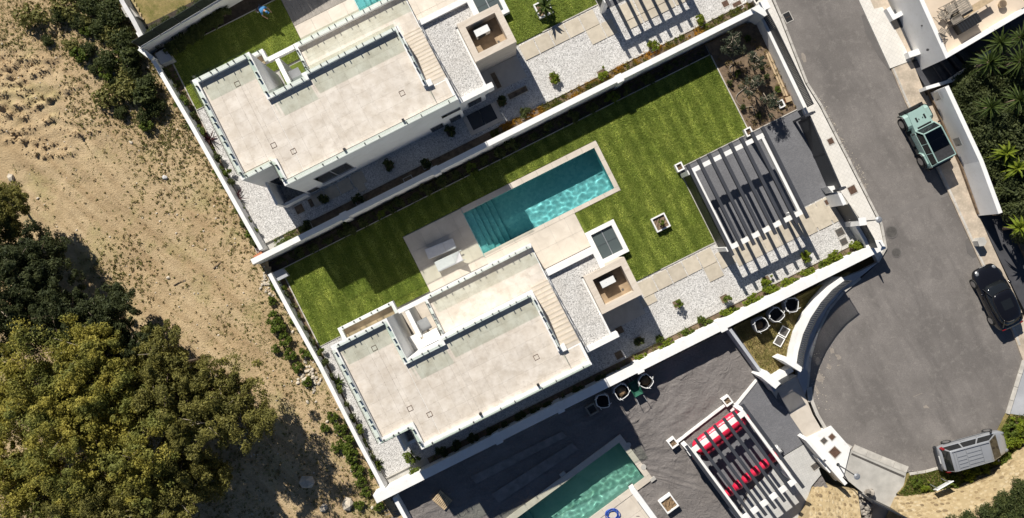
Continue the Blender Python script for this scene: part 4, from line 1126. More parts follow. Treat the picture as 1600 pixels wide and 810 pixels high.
# wall of the lower plot entrance
wall('white wall with a stepped top beside the lower driveway plinth', [(1261, 687), (1288, 718)], .24, -1.2, 1.3)
wall('lower white wall piece ending above the yellow stone wall', [(1290, 720), (1322, 757)], .24, -1.4, 1.1)
wall('short white wall stub behind the plinth wall', [(1279, 716), (1298, 738)], .20, -1.4, 0.7)

# ------------------------------------------------------------------ pergolas
def pergola(fr, u0, u1, n0, n1, nb, label, zt=2.62, side=True, nfr=(.36, .66)):
    x, y, z = fr.p((u0 + u1) / 2, (n0 + n1) / 2, 0)
    t = thing('pergola', label, 'pergola', (x, y, z), 'white pergolas with dark beams')
    f0, f1 = n0 + nfr[0], n1 - nfr[1]
    for i in range(nb):
        u = u0 + (u1 - u0) * i / (nb - 1)
        mb = MB(); mb.box(fr, u - .105, u + .105, n0, n1, zt - .20, zt); obj('beam', mb, M['beam_metal'], t)
    for a in (f0, f1):
        mb = MB(); mb.box(fr, u0 - .18, u1 + .05, a, a + .30, zt - .46, zt - .203); obj('cross_beam', mb, M['white'], t)
    for u in (u0 + .10, u1 - .32):
        mb = MB(); mb.box(fr, u, u + .18, f0 + .303, f1 - .003, zt - .46, zt - .205); obj('side_beam', mb, M['white'], t)
    for u in (u0 - .12, u1 - .30):
        for a in (f0, f1):
            mb = MB(); mb.box(fr, u, u + .30, a + .002, a + .298, -.05, zt - .463); obj('post', mb, M['white'], t)
    if side:
        k = 11
        for i in range(k):
            za = .10 + 1.9 * i / k; mb = MB(); mb.box(fr, u0 - .03, u0 + .02, f0 + .32, f1 - .02, za, za + 1.9 / k - .02); obj('side_slat', mb, M['dark_metal'], t)
    return t
pergola(FB, 12.87, 18.28, -.40, 6.2, 8, 'pergola over the empty grey driveway of the middle plot')
pergola(FA, 12.87, 18.28, -.40, 6.2, 8, 'pergola at the top edge casting striped shade on pale slabs')
cu0, cn0 = FC.un(1073.4, 698.6, 2.62); cu1, cn1 = FC.un(1159.8, 632.0, 2.62); cn = (cn0 + cn1) / 2
pergola(FC, cu0, cu1, cn, cn + 6.7, 7, 'pergola with red inflatable rolls lying under it', nfr=(.42, .75))

# ------------------------------------------------------------------ lower plot: membrane ground, pool, terrace, driveway
pa = FC.un(968, 691, 0); pb = FC.un(1006.6, 746.5, 0)
cpu1 = (pa[0] + pb[0]) / 2; cpn0, cpn1 = pa[1], pb[1]; cpu0 = cpu1 - 10.0
mb = MB()
O = [W(560, 800, ZC), W(1160, 506, ZC), W(1345, 860, ZC), W(640, 960, ZC)]
e = .22
I = [FC.xy(cpu0 - e, cpn0 - e), FC.xy(cpu1 + e, cpn0 - e), FC.xy(cpu1 + e, cpn1 + e), FC.xy(cpu0 - e, cpn1 + e)]
def membrane():
    """wrinkled weed membrane as a real displaced sheet round the pool"""
    base = MB(); base.ring(O, I, ZC - 1.4, ZC - .09); obj('plot_ground', base, M['concrete'], kind='structure')
    mb = MB(); N1, N2 = 60, 36
    for i in range(4):
        j = (i + 1) % 4; k = len(mb.v)
        a, b, c, d = Vector(O[i]), Vector(O[j]), Vector(I[j]), Vector(I[i])
        for q in range(N2 + 1):
            for p in range(N1 + 1):
                s, tt = p / N1, q / N2
                v = a.lerp(b, s).lerp(d.lerp(c, s), tt)
                x, y = v.x, v.y
                w = mnoise.noise((x * .35, y * .35, 1.0)) * 1.6
                ca, sa = math.cos(.75 + w * .35), math.sin(.75 + w * .35)
                uu = x * ca + y * sa; vv = -x * sa + y * ca
                r = 1 - abs(mnoise.noise((uu * .28, vv * 1.05, 4.0))) * 2.4
                r2 = 1 - abs(mnoise.noise((uu * .9 + 3, vv * 2.1, 8.0))) * 2.4
                z = ZC - .05 + .10 * max(0, r) ** 5 + .035 * max(0, r2) ** 4 + .02 * mnoise.noise((x * 2.2, y * 2.2, 0))
                if p in (0, N1) or q in (0, N2): pass
                mb.v.append((x, y, z))
        for q in range(N2):
            for p in range(N1):
                a0 = k + q * (N1 + 1) + p; mb.f.append((a0, a0 + N1 + 1, a0 + N1 + 2, a0 + 1))
    obj('weed_membrane', mb, M['membrane'], kind='structure', smooth=True, origin=(0, 0, 0))
membrane()
tpool = make_pool(FC, 'C', 'greenish swimming pool amid black membrane, bottom of the picture', cpu0, cpu1, cpn0, cpn1, tile='pool_algae', water='water_green', copes=False)
def cope(a, b, c, d, z=.07, mat='deck_tile'):
    mb = MB(); mb.box(FC, a, b, c, d, -.12, z + rnd.uniform(-.003, .003)); obj('coping_slab', mb, M[mat], tpool)
for i in range(8):
    a, b = cpu0 - .4 + 10.8 * i / 8, cpu0 - .4 + 10.8 * (i + 1) / 8 - .008
    cope(a, b, cpn0 - .42, cpn0); cope(a, b, cpn1, cpn1 + .42)
for i in range(3): cope(cpu1 + .002, cpu1 + .40, cpn0 + .01 + (cpn1 - cpn0) * i / 3, cpn0 + (cpn1 - cpn0) * (i + 1) / 3 - .01)
for (px, py, r) in ((982, 695.5, .17), (1005.5, 730, .19)):
    x, y = W(px, py, -.3); mb = MB(); mb.disc((x, y, -.4), r, .14, 18); obj('skimmer_lid', mb, M['concrete'], tpool)
for (px, py) in ((879, 741), (1020, 749)):
    u, n = FC.un(px, py, 0.05); mb = MB(); mb.box(FC, u - .20, u + .20, n - .12, n + .12, -.05, .12); obj('filler_block', mb, M['concrete'], tpool)
tu, tn = FC.un(984, 770, 0); 
def c_terrace():
    mb = MB(); mb.box(FC, cpu0 - .4, tu + .15, cpn1 + .43, cpn1 + 6, -.2, -.005); s = obj('pool_terrace', mb, M['concrete'], kind='structure')
    tiles(s, FC, [(cpu0 - .4, tu + .15, cpn1 + .43, cpn1 + 6)], 1.2, 1.2, -.005, .03, M['deck_tile'], 'terrace_tile', ou=cpu0, on=cpn1 + .43)
c_terrace()
mb = MB(); mb.box(FC, tu + .16, tu + .50, tn - .35, tn + 5, -.5, 1.0); o = obj('garden_wall', mb, M['white']); props(o, 'white wall block beside the blue hose at the bottom edge', 'garden wall')
mb = MB(); mb.box(FC, tu + .14, tu + .52, tn - .37, tn + 5, 1.001, 1.05); obj('coping', mb, M['white'], o)
# drive of the lower plot
sheet('driveway', fpx([(1070, 700), (1141, 645), (1183, 594), (1228, 640), (1262, 690), (1225, 712), (1180, 745), (1150, 800), (1120, 770)], ZC + .10), M['setts'], .3)
sheet('forecourt', fpx([(1228, 712), (1263, 691), (1283, 742), (1268, 760), (1250, 812), (1220, 880), (1140, 860), (1170, 770)], ZC + .105), M['setts_light'], .3)
mb = MB()
for pl in ([(1054, 692), (1137, 628), (1139, 631), (1056, 695)], [(1141, 642), (1182, 592), (1184, 595), (1144, 645)]):
    q = fpx(pl, ZC + .16); mb.prism([(p[0], p[1]) for p in q], ZC - .1, ZC + .16)
obj('edging', mb, M['white'], kind='structure')
for pl in ([(735, 745), (878, 674), (886, 682), (744, 756)], [(768, 772), (894, 692), (904, 702), (780, 786)]):
    q = [(*W(x, y, ZC), ZC + .055) for x, y in pl]; sheet('membrane_strip', q, M['membrane_light'], .05)
# ================================================================== vehicles
def paint(name, col, metal=0.0, rough=0.3):
    t = NT(name)
    c = t.mix(t.ramp(t.noise(2.5, 4), [(0.35, 0.0), (0.75, 0.5)]), col, mul(col, 0.86))
    t.set(c, rough, metal); t.b.inputs['Coat Weight'].default_value = 0.6; t.b.inputs['Coat Roughness'].default_value = 0.06
    return t.m
P_BLACK = paint('black_car_paint', (0.006, 0.006, 0.008), 0.0, 0.2)
P_SILVER = paint('silver_car_paint', (0.36, 0.37, 0.385), 0.3, 0.34)
P_TEAL = paint('pale_green_paint', (0.31, 0.445, 0.40), 0.0, 0.35)
M['tail_red'] = simple('tail_lamp', (0.22, 0.006, 0.01), 0.2, 0.05)
M['lamp_clear'] = simple('headlamp_glass', (0.20, 0.21, 0.22), 0.12, 0.05)
M['rubber'] = simple('tyre_rubber', (0.018, 0.018, 0.018), 0.85, 0.2, 9.0)
M['plate'] = simple('number_plate', (0.72, 0.72, 0.70), 0.5, 0.05)
M['seat_black'] = simple('seat_black', (0.03, 0.03, 0.032), 0.8, 0.3, 6.0)

def lobj(name, mb, mat, parent, smooth=False, sub=0):
    """part in the local space of its (possibly turned) thing"""
    me = bpy.data.meshes.new(name); me.from_pydata(mb.v, [], mb.f)
    if smooth: me.polygons.foreach_set('use_smooth', [True] * len(me.polygons))
    me.materials.append(mat); o = bpy.data.objects.new(name, me); COL.objects.link(o); o.parent = parent
    if sub:
        s = o.modifiers.new('smooth', 'SUBSURF'); s.levels = sub; s.render_levels = sub
    return o
def sub_of(o): return o
def section(x, w, zl, zb, zt, wt):
    h = [(w * .90, zl), (w, zl + .16), (w * 1.0, (zl + zb) / 2), (w * .985, zb - .07), (wt + (w - wt) * .45, zb), (wt * .8, zt), (0.0, zt + .012)]
    r = [(x, y, z) for y, z in h] + [(x, -y, z) for y, z in h[-2::-1]]
    return r
def body_loft(parent, mat, st, name='body'):
    mb = MB(); mb.loft([section(*s) for s in st]); return lobj(name, mb, mat, parent, True, 2)
def wheels(parent, xs, w, r=.34, wid=.22):
    for x in xs:
        for s in (-1, 1):
            y = s * (w - wid / 2 + .015)
            mb = MB(); mb.tube([(x, y - wid / 2, r), (x, y - wid / 2 + .03, r), (x, y + wid / 2 - .03, r), (x, y + wid / 2, r)], r, 22); k = 22
            wl = lobj('wheel', mb, M['rubber'], parent, False)
            mb = MB(); yo = y + s * (wid / 2 + .004); mb.tube([(x, yo - .008 * s, r), (x, yo, r)], r * .66, 18); rim = lobj('rim', mb, M['steel'], wl)
            for a in range(5):
                pass
def glasshouse(parent, lower, upper, name='window', mat='dark_glass'):
    """four glazed sides between two rectangles given as (x0,x1,w0,w1,z): front is x1"""
    (a0, a1, aw0, aw1, az), (b0, b1, bw0, bw1, bz) = lower, upper
    L = [(a0, aw0, az), (a1, aw1, az), (a1, -aw1, az), (a0, -aw0, az)]; U = [(b0, bw0, bz), (b1, bw1, bz), (b1, -bw1, bz), (b0, -bw0, bz)]
    out = []
    for nm, i, j, k in (('side_window', 0, 1, 3), ('windscreen', 1, 2, 1), ('side_window', 2, 3, 3), ('rear_window', 3, 0, 1)):
        p = [Vector(q) for q in (L[i], L[j], U[j], U[i])]; n = (p[1] - p[0]).cross(p[3] - p[0]).normalized()
        c = sum(p, Vector()) / 4
        if n.dot(c - Vector((c.x if nm == 'side_window' else 0, 0, az - .3))) < 0: n = -n
        for q in range(k):
            s0, s1 = (q + .05) / k, (q + .95) / k
            bl = p[0].lerp(p[1], s0); br = p[0].lerp(p[1], s1); tl = p[3].lerp(p[2], s0); tr = p[3].lerp(p[2], s1)
            v = [bl.lerp(tl, .06), br.lerp(tr, .06), br.lerp(tr, .93), bl.lerp(tl, .93)]
            mb = MB(); mb.add([x + n * .012 for x in v] + [x - n * .02 for x in v], [(0,1,2,3),(7,6,5,4),(0,4,5,1),(1,5,6,2),(2,6,7,3),(3,7,4,0)])
            out.append(lobj(nm, mb, M[mat], parent))
    return out
def frustum(parent, mat, lower, upper, name):
    (a0, a1, aw0, aw1, az), (b0, b1, bw0, bw1, bz) = lower, upper
    mb = MB(); mb.loft([[(a0, aw0, az), (a1, aw1, az), (a1, -aw1, az), (a0, -aw0, az)], [(b0, bw0, bz), (b1, bw1, bz), (b1, -bw1, bz), (b0, -bw0, bz)]]); return lobj(name, mb, mat, parent)

def black_car():
    x, y, z = PS(1549, 463, 0.012); hd = R(180 - 64.5)
    t = thing('parked_car', 'glossy black coupe-like car parked against the kerb of the turning circle', 'car', (x, y, z), 'cars parked along the kerb', hd)
    st = [(-2.28, .62, .42, .74, .78, .48), (-2.18, .82, .28, .88, .93, .60), (-1.75, .93, .22, .96, 1.02, .72), (-.9, .965, .20, .98, 1.04, .78), (.4, .955, .20, .95, 1.0, .78), (1.0, .955, .20, .88, .93, .76), (1.7, .93, .22, .78, .84, .70), (2.1, .80, .28, .66, .72, .56), (2.26, .58, .36, .56, .60, .42)]
    body_loft(t, P_BLACK, st)
    # rounded cabin
    mb = MB()
    def oval(x0, x1, w, z, k=20):
        r = []
        for i in range(k):
            a = 2 * math.pi * i / k; c, s = math.cos(a), math.sin(a)
            cx, sx = abs(c) ** .48 * (1 if c > 0 else -1), abs(s) ** .48 * (1 if s > 0 else -1)
            tap = 1 - .16 * (c < 0) * abs(c)
            r.append(((x0 + x1) / 2 + (x1 - x0) / 2 * cx, w * sx * tap, z))
        return r
    mb.loft([oval(-2.08, 1.08, .90, .92), oval(-1.92, .80, .86, 1.08), oval(-1.55, .34, .74, 1.33)]); cab = lobj('windows', mb, M['dark_glass'], t, True); cab.name = 'glazing'
    mb = MB(); mb.loft([oval(-1.72, .42, .765, 1.318), oval(-1.62, .34, .73, 1.375), oval(-1.2, .1, .55, 1.41)]); rf = lobj('roof', mb, P_BLACK, t, True)
    mb = MB(); mb.prism([(-.85, -.34), (-.2, -.36), (-.2, .36), (-.85, .34)], 1.405, 1.418); lobj('sunroof', mb, M['dark_glass'], rf)
    for s in (-1, 1):
        mb = MB(); mb.tube([(.95, s * .83, .95), (.36, s * .69, 1.34)], .035, 6); mb.tube([(-1.50, s * .66, 1.33), (-1.95, s * .72, .98)], .05, 6); lobj('pillar', mb, P_BLACK, t)
        mb = MB(); mb.lump((.62, s * 1.03, .98), .12, .11, .075, rnd, .04); lobj('mirror', mb, P_BLACK, t, True)
        mb = MB(); mb.lump((1.93, s * .62, .74), .20, .13, .05, rnd, .05, s * -.5); lobj('headlight', mb, M['lamp_clear'], t, True)
        mb = MB(); mb.lump((-2.18, s * .62, .84), .06, .20, .045, rnd, .05); lobj('tail_light', mb, M['tail_red'], t, True)
        mb = MB(); mb.tube([(-1.1, s * .965, .72), (.6, s * .965, .70)], .012, 5); lobj('sill_trim', mb, M['dark_metal'], t)
    mb = MB(); mb.prism([(2.20, -.22), (2.24, -.22), (2.24, .22), (2.20, .22)], .50, .60); lobj('number_plate', mb, M['plate'], t)
    mb = MB(); mb.tube([(.98, -.5, .955), (.9, 0, .99), (.98, .5, .955)], .012, 5); lobj('wiper', mb, M['black'], t)
    wheels(t, (-1.38, 1.36), .96, .36, .25)
black_car()

def silver_van():
    x, y, z = PS(1511, 700, 0.012); hd = R(15.5)
    t = thing('parked_car', 'silver people carrier with a roof rack parked by the grass verge', 'car', (x, y, z), 'cars parked along the kerb', hd)
    st = [(-2.36, .70, .36, .86, .92, .60), (-2.26, .84, .28, .98, 1.02, .70), (-1.6, .895, .24, 1.02, 1.06, .76), (0, .90, .24, 1.0, 1.05, .78), (1.0, .90, .24, .98, 1.04, .78), (1.45, .89, .24, .94, 1.0, .74), (1.95, .85, .26, .82, .88, .66), (2.25, .72, .30, .70, .74, .54), (2.36, .56, .36, .58, .62, .42)]
    body_loft(t, P_SILVER, st)
    lo, up = (-2.22, 1.62, .84, .82, .98), (-1.98, .72, .72, .70, 1.66)
    cb = frustum(t, P_SILVER, lo, up, 'cabin'); glasshouse(t, lo, up)
    bv = cb.modifiers.new('round', 'BEVEL'); bv.width = .05; bv.segments = 3
    mb = MB(); mb.loft([[(-2.03, .735, 1.655), (.76, .715, 1.655), (.76, -.715, 1.655), (-2.03, -.735, 1.655)], [(-1.98, .70, 1.72), (.66, .68, 1.72), (.66, -.68, 1.72), (-1.98, -.70, 1.72)], [(-1.85, .5, 1.745), (.5, .5, 1.745), (.5, -.5, 1.745), (-1.85, -.5, 1.745)]]); rf = lobj('roof', mb, P_SILVER, t, True)
    bv = rf.modifiers.new('round', 'BEVEL'); bv.width = .03; bv.segments = 2
    def rod(a, b, r=.013): mb = MB(); mb.tube([a, b], r, 6); return lobj('rack_bar', mb, M['grey_metal'], t)
    for s in (-1, 1): rod((-1.92, s * .66, 1.80), (.62, s * .64, 1.80), .022)
    for xx in (-1.86, -1.68, -1.0, .02): rod((xx, -.66, 1.81), (xx, .66, 1.81), .013)
    for yy in (-.40, -.15, .10, .36): rod((-.96, yy, 1.825), (-.0, yy, 1.825), .011)
    for yy in (-.45, -.2, .03, .28): rod((-1.64, yy, 1.825), (-1.06, yy, 1.825), .011)
    for s in (-1, 1):
        mb = MB(); mb.loft([[(-2.30, s * .86, .95), (-2.10, s * .885, .95), (-2.10, s * .83, 1.0), (-2.30, s * .80, 1.0)], [(-2.26, s * .82, 1.28), (-2.10, s * .84, 1.28), (-2.10, s * .78, 1.30), (-2.26, s * .76, 1.30)]]); lobj('tail_light', mb, M['tail_red'], t)
        mb = MB(); mb.lump((1.30, s * 1.0, 1.06), .09, .12, .08, rnd, .04); lobj('mirror', mb, M['black'], t, True)
        mb = MB(); mb.lump((2.16, s * .60, .76), .17, .14, .06, rnd, .05, s * -.6); lobj('headlight', mb, M['lamp_clear'], t, True)
        mb = MB(); mb.tube([(-1.8, s * .905, .62), (1.5, s * .905, .60)], .02, 5); lobj('side_trim', mb, M['dark_metal'], t)
        for xd in (-.75, .35): mb = MB(); mb.tube([(xd, s * .895, .40), (xd, s * .885, 1.0)], .008, 4); lobj('door_gap', mb, M['black'], t)
        for xd in (-.62, .48): mb = MB(); mb.tube([(xd, s * .91, .88), (xd + .2, s * .91, .88)], .016, 5); lobj('door_handle', mb, M['grey_metal'], t)
    mb = MB(); mb.loft([[(-2.44, .80, .34), (-2.30, .88, .34), (-2.30, -.88, .34), (-2.44, -.80, .34)], [(-2.43, .80, .62), (-2.30, .88, .62), (-2.30, -.88, .62), (-2.43, -.80, .62)]]); lobj('bumper', mb, M['dark_metal'], t)
    mb = MB(); mb.prism([(-2.40, -.26), (-2.37, -.26), (-2.37, .26), (-2.40, .26)], .74, .85); lobj('number_plate', mb, M['plate'], t)
    for s in (-.35, .25): mb = MB(); mb.tube([(1.60, s, 1.0), (1.30, s + .38, 1.24)], .012, 5); lobj('wiper', mb, M['black'], t)
    wheels(t, (-1.45, 1.45), .90, .33, .21)
silver_van()

def open_jeep():
    x, y, z = PS(1438, 215, 0.012); hd = R(180 - 62.8)
    t = thing('parked_car', 'pale green boxy off-road car with a dark glazed roof beside the white wall', 'car', (x, y, z), 'cars parked along the kerb', hd)
    def bx(name, mat, *a, parent=None):
        mb = MB(); mb.lbox(*a); return lobj(name, mb, mat if not isinstance(mat, str) else M[mat], parent or t)
    # chassis, tub, bonnet
    bx('chassis', 'black', -2.0, 1.95, -.62, .62, .35, .62)
    mb = MB(); mb.loft([[(.55, .70, .62), (.55, -.70, .62), (.55, -.70, 1.10), (.55, -.55, 1.17), (.55, .55, 1.17), (.55, .70, 1.10)], [(1.86, .58, .62), (1.86, -.58, .62), (1.86, -.58, 1.04), (1.86, -.46, 1.10), (1.86, .46, 1.10), (1.86, .58, 1.04)]]); hood = lobj('bonnet', mb, P_TEAL, t)
    for s in (-.30, .30):
        mb = MB(); mb.lbox(1.10, 1.42, s - .055, s + .055, 1.145, 1.165); lobj('bonnet_vent', mb, M['black'], hood)
    for s in (-.14, .14): mb = MB(); mb.lbox(1.18, 1.28, s - .025, s + .025, 1.145, 1.160); lobj('washer_jet', mb, M['black'], hood)
    bx('cowl_vent', 'black', .60, .78, -.50, .50, 1.16, 1.178)
    bx('tub', P_TEAL, -2.0, .55, -.80, -.72, .50, 1.12); bx('tub', P_TEAL, -2.0, .55, .72, .80, .50, 1.12); bx('tailgate', P_TEAL, -2.05, -1.97, -.80, .80, .55, 1.12)
    bx('dashboard', 'black', .30, .56, -.72, .72, .62, 1.14); bx('floor', 'seat_black', -1.97, .32, -.72, .72, .45, .56)
    bx('load_cover', 'seat_black', -1.96, -1.05, -.71, .71, 1.0, 1.06)
    for xs in ((-.55, .05), (-1.25, -.75)):
        for s in (-.36, .36):
            st = bx('seat', 'seat_black', xs[0], xs[1], s - .25, s + .25, .56, .82)
            bx('headrest', 'seat_black', xs[0] - .14, xs[0] + .02, s - .24, s + .24, .82, 1.36, parent=st)
    mb = MB(); c = Vector((.12, .36, 1.06))
    mb.tube([c + Vector((.05 * math.sin(a), .18 * math.cos(a), .18 * math.sin(a))) for a in np.linspace(0, 6.283, 17)], .018, 6); lobj('steering_wheel', mb, M['black'], t)
    # windscreen and light frame over the open cabin
    def frame(a, b, r=.045, mat=P_TEAL, nm='roof_frame'): mb = MB(); mb.tube([a, b], r, 8); return lobj(nm, mb, mat, t)
    zt = 1.76
    for s in (-1, 1):
        frame((.60, s * .70, 1.14), (.24, s * .64, zt)); frame((.24, s * .64, zt), (-1.86, s * .66, zt - .02)); frame((-1.86, s * .66, zt - .02), (-1.98, s * .74, 1.12))
        frame((-.42, s * .66, zt), (-.42, s * .74, 1.1), .035); frame((-1.12, s * .66, zt), (-1.12, s * .74, 1.1), .035)
        for (x0, x1) in ((-.38, .40), (-1.08, -.46), (-1.84, -1.16)):
            mb = MB(); y0, y1 = s * .765, s * .70; xt = x1 - (.30 if x1 > 0 else 0)
            mb.add([(x0, y0, 1.13), (x1, y0, 1.13), (xt, y1, zt - .06), (x0, y1, zt - .06), (x0, y0 - s * .02, 1.13), (x1, y0 - s * .02, 1.13), (xt, y1 - s * .02, zt - .06), (x0, y1 - s * .02, zt - .06)], [(0,1,2,3),(7,6,5,4),(0,4,5,1),(1,5,6,2),(2,6,7,3),(3,7,4,0)])
            lobj('side_window', mb, M['dark_glass'], t)
        # flared wings
        for xx in (1.38, -1.42):
            mb = MB(); rg = []
            for dx, zz in ((-.60, .52), (-.46, .86), (-.30, .96), (.30, .96), (.46, .86), (.58, .52)):
                rg.append([(xx + dx, s * .58, zz + .03), (xx + dx, s * .90, zz), (xx + dx * .94, s * .90, zz - .06), (xx + dx * .94, s * .58, zz - .05)])
            mb.loft(rg); wg = lobj('wing', mb, P_TEAL, t)
            mb = MB(); rg = []
            for dx, zz in ((-.62, .46), (-.48, .82), (-.31, .93), (.31, .93), (.48, .82), (.60, .46)):
                rg.append([(xx + dx, s * .895, zz + .02), (xx + dx, s * .985, zz - .03), (xx + dx * .93, s * .985, zz - .08), (xx + dx * .93, s * .895, zz - .05)])
            mb.loft(rg); lobj('flare', mb, M['black'], wg)
        mb = MB(); mb.lump((.50, s * .98, 1.22), .07, .12, .10, rnd, .04); lobj('mirror', mb, M['black'], t, True)
        mb = MB(); mb.tube([(1.87, s * .40, .92), (1.92, s * .40, .92)], .11, 14); lobj('headlight', mb, M['lamp_clear'], t)
        bx('side_step', 'black', -.85, .75, s * .86 - .09, s * .86 + .09, .38, .45)
        bx('tail_light', 'tail_red', -2.10, -2.04, s * .70 - .08, s * .70 + .08, .80, 1.02)
    frame((.24, -.64, zt), (.24, .64, zt)); frame((-1.86, -.66, zt - .02), (-1.86, .66, zt - .02)); frame((.62, -.70, 1.15), (.62, .70, 1.15))
    mb = MB(); mb.add([(.60, -.66, 1.17), (.60, .66, 1.17), (.27, .61, zt - .03), (.27, -.61, zt - .03), (.58, -.66, 1.17), (.58, .66, 1.17), (.25, .61, zt - .03), (.25, -.61, zt - .03)], [(0,1,2,3),(7,6,5,4),(0,4,5,1),(1,5,6,2),(2,6,7,3),(3,7,4,0)]); lobj('windscreen', mb, M['dark_glass'], t)
    tg = NT('tinted_roof_glass'); tr = tg.n('ShaderNodeBsdfTransparent'); tr.inputs[0].default_value = (.30, .30, .30, 1); gl = tg.n('ShaderNodeBsdfGlossy'); gl.inputs['Roughness'].default_value = .05
    mx = tg.n('ShaderNodeMixShader'); mx.inputs[0].default_value = 0.08; tg.l(tr.outputs[0], mx.inputs[1]); tg.l(gl.outputs[0], mx.inputs[2]); tg.l(mx.outputs[0], tg.out.inputs['Surface'])
    bx('roof_glass', tg.m, -1.10, .20, -.60, .60, zt - .02, zt); bx('soft_top', 'seat_black', -1.82, -1.14, -.62, .62, zt - .03, zt + .005)
    frame((-.45, -.68, 1.55), (-.45, .68, 1.55), .03, M['steel'], 'roll_bar'); frame((-1.05, -.68, 1.55), (-1.05, .68, 1.55), .022, M['dark_metal'], 'roll_bar')
    bx('bumper', 'black', 1.90, 2.16, -.84, .84, .46, .68); mb = MB(); mb.tube([(2.08, -.6, .72), (2.12, -.45, .86), (2.12, .45, .86), (2.08, .6, .72)], .035, 8); lobj('bull_bar', mb, M['black'], t)
    bx('bumper', 'black', -2.22, -2.05, -.82, .82, .46, .64); bx('grille', P_TEAL, 1.86, 1.90, -.56, .56, .64, 1.06)
    for k in range(7):
        yy = -.24 + .08 * k; bx('grille_slot', 'black', 1.901, 1.908, yy - .022, yy + .022, .70, 1.0)
    wheels(t, (-1.42, 1.38), .95, .41, .27)
open_jeep()

# ================================================================== person on the upper lawn
def person():
    x, y = W(407, 15, .8 + .6); t0 = Vector((x, y, .8))
    SK = M['skin'] = simple('skin', (0.42, 0.24, 0.16), 0.6, 0.1, 20)
    SH = M['shirt'] = simple('blue_shirt', (0.05, 0.20, 0.42), 0.8, 0.2, 12)
    TR = M['trousers'] = simple('grey_shorts', (0.09, 0.09, 0.10), 0.85, 0.15, 12)
    t = thing('person', 'person in a blue shirt bending down on the shaded upper lawn', 'person', t0, None, R(-30))
    def skin(name, verts, edges, mat, root=0):
        me = bpy.data.meshes.new(name); me.from_pydata([v[:3] for v in verts], edges, []); me.materials.append(mat)
        o = bpy.data.objects.new(name, me); COL.objects.link(o); o.parent = t
        o.modifiers.new('skin', 'SKIN'); 
        for i, v in enumerate(verts):
            sv = me.skin_vertices[0].data[i]; sv.radius = (v[3], v[3] if len(v) < 5 else v[4]); sv.use_root = (i == root)
        s = o.modifiers.new('sub', 'SUBSURF'); s.levels = 2; s.render_levels = 2
        me.polygons.foreach_set('use_smooth', [True] * len(me.polygons)); o.modifiers['skin'].use_smooth_shade = True
        return o
    # bent forward along +x, one foot ahead of the other
    V = [(0, 0, .88, .14), (.16, 0, 1.02, .13), (.36, 0, 1.12, .14), (.47, 0, 1.15, .075), (.55, 0, 1.15, .07), (.66, 0, 1.14, .095),
         (.0, .10, .86, .10), (.16, .13, .48, .065), (.06, .13, .09, .045), (.22, .14, .04, .035),
         (.0, -.10, .86, .10), (-.10, -.15, .47, .065), (-.42, -.17, .14, .045), (-.30, -.18, .04, .035),
         (.38, .19, 1.10, .062), (.44, .30, .84, .045), (.58, .24, .62, .034), (.62, .23, .55, .028),
         (.38, -.19, 1.10, .062), (.42, -.32, .86, .045), (.60, -.30, .68, .034), (.65, -.29, .62, .028)]
    E = [(0,1),(1,2),(2,3),(3,4),(4,5),(0,6),(6,7),(7,8),(8,9),(0,10),(10,11),(11,12),(12,13),(2,14),(14,15),(15,16),(16,17),(2,18),(18,19),(19,20),(20,21)]
    for k, (bx_, by, bz, s) in enumerate(((.62, .23, .55, 1), (.65, -.29, .62, -1))):
        base = 17 if s == 1 else 21
        for f in range(4):
            i = len(V); V.append((bx_ + .05, by + (.018 * (f - 1.5)), bz - .035, .009)); V.append((bx_ + .075, by + .02 * (f - 1.5), bz - .075 - .006 * (f in (1, 2)), .008)); E += [(base, i), (i, i + 1)]
        i = len(V); V.append((bx_ + .02, by - .035 * s, bz - .03, .009)); V.append((bx_ + .045, by - .045 * s, bz - .055, .008)); E += [(base, i), (i, i + 1)]
    b = skin('body', V, E, SK)
    skin('shirt', [(.03, 0, .93, .165), (.16, 0, 1.03, .155), (.36, 0, 1.125, .165), (.44, 0, 1.15, .10), (.38, .19, 1.11, .082), (.42, .27, .93, .066), (.38, -.19, 1.11, .082), (.41, -.28, .94, .066)], [(0,1),(1,2),(2,3),(2,4),(4,5),(2,6),(6,7)], SH)
    skin('shorts', [(-.01, 0, .90, .155), (.0, .10, .84, .115), (.13, .13, .54, .09), (.0, -.10, .84, .115), (-.08, -.15, .53, .09)], [(0,1),(1,2),(0,3),(3,4)], TR)
    mb = MB(); mb.lump((.665, 0, 1.175), .105, .09, .085, rnd, .05); lobj('cap', mb, SH, t, True)
    mb = MB(); mb.lbox(.74, .83, -.07, .07, 1.13, 1.145); lobj('cap_peak', mb, SH, t)
    for s in (-1, 1):
        mb = MB(); mb.lump((.715, s * .035, 1.075), .014, .016, .012, rnd, .02); lobj('eye', mb, M['black'], t)
        mb = MB(); mb.lump((.655, s * .098, 1.11), .025, .012, .032, rnd, .05); lobj('ear', mb, SK, t)
        fx = (.17, .14) if s == 1 else (-.36, -.175)
        mb = MB(); mb.lump((fx[0], fx[1], .05), .15, .055, .05, rnd, .04); lobj('shoe', mb, M['ac_white'], t, True)
    mb = MB(); mb.lump((.735, 0, 1.045), .018, .018, .025, rnd, .02); lobj('nose', mb, SK, t)
person()

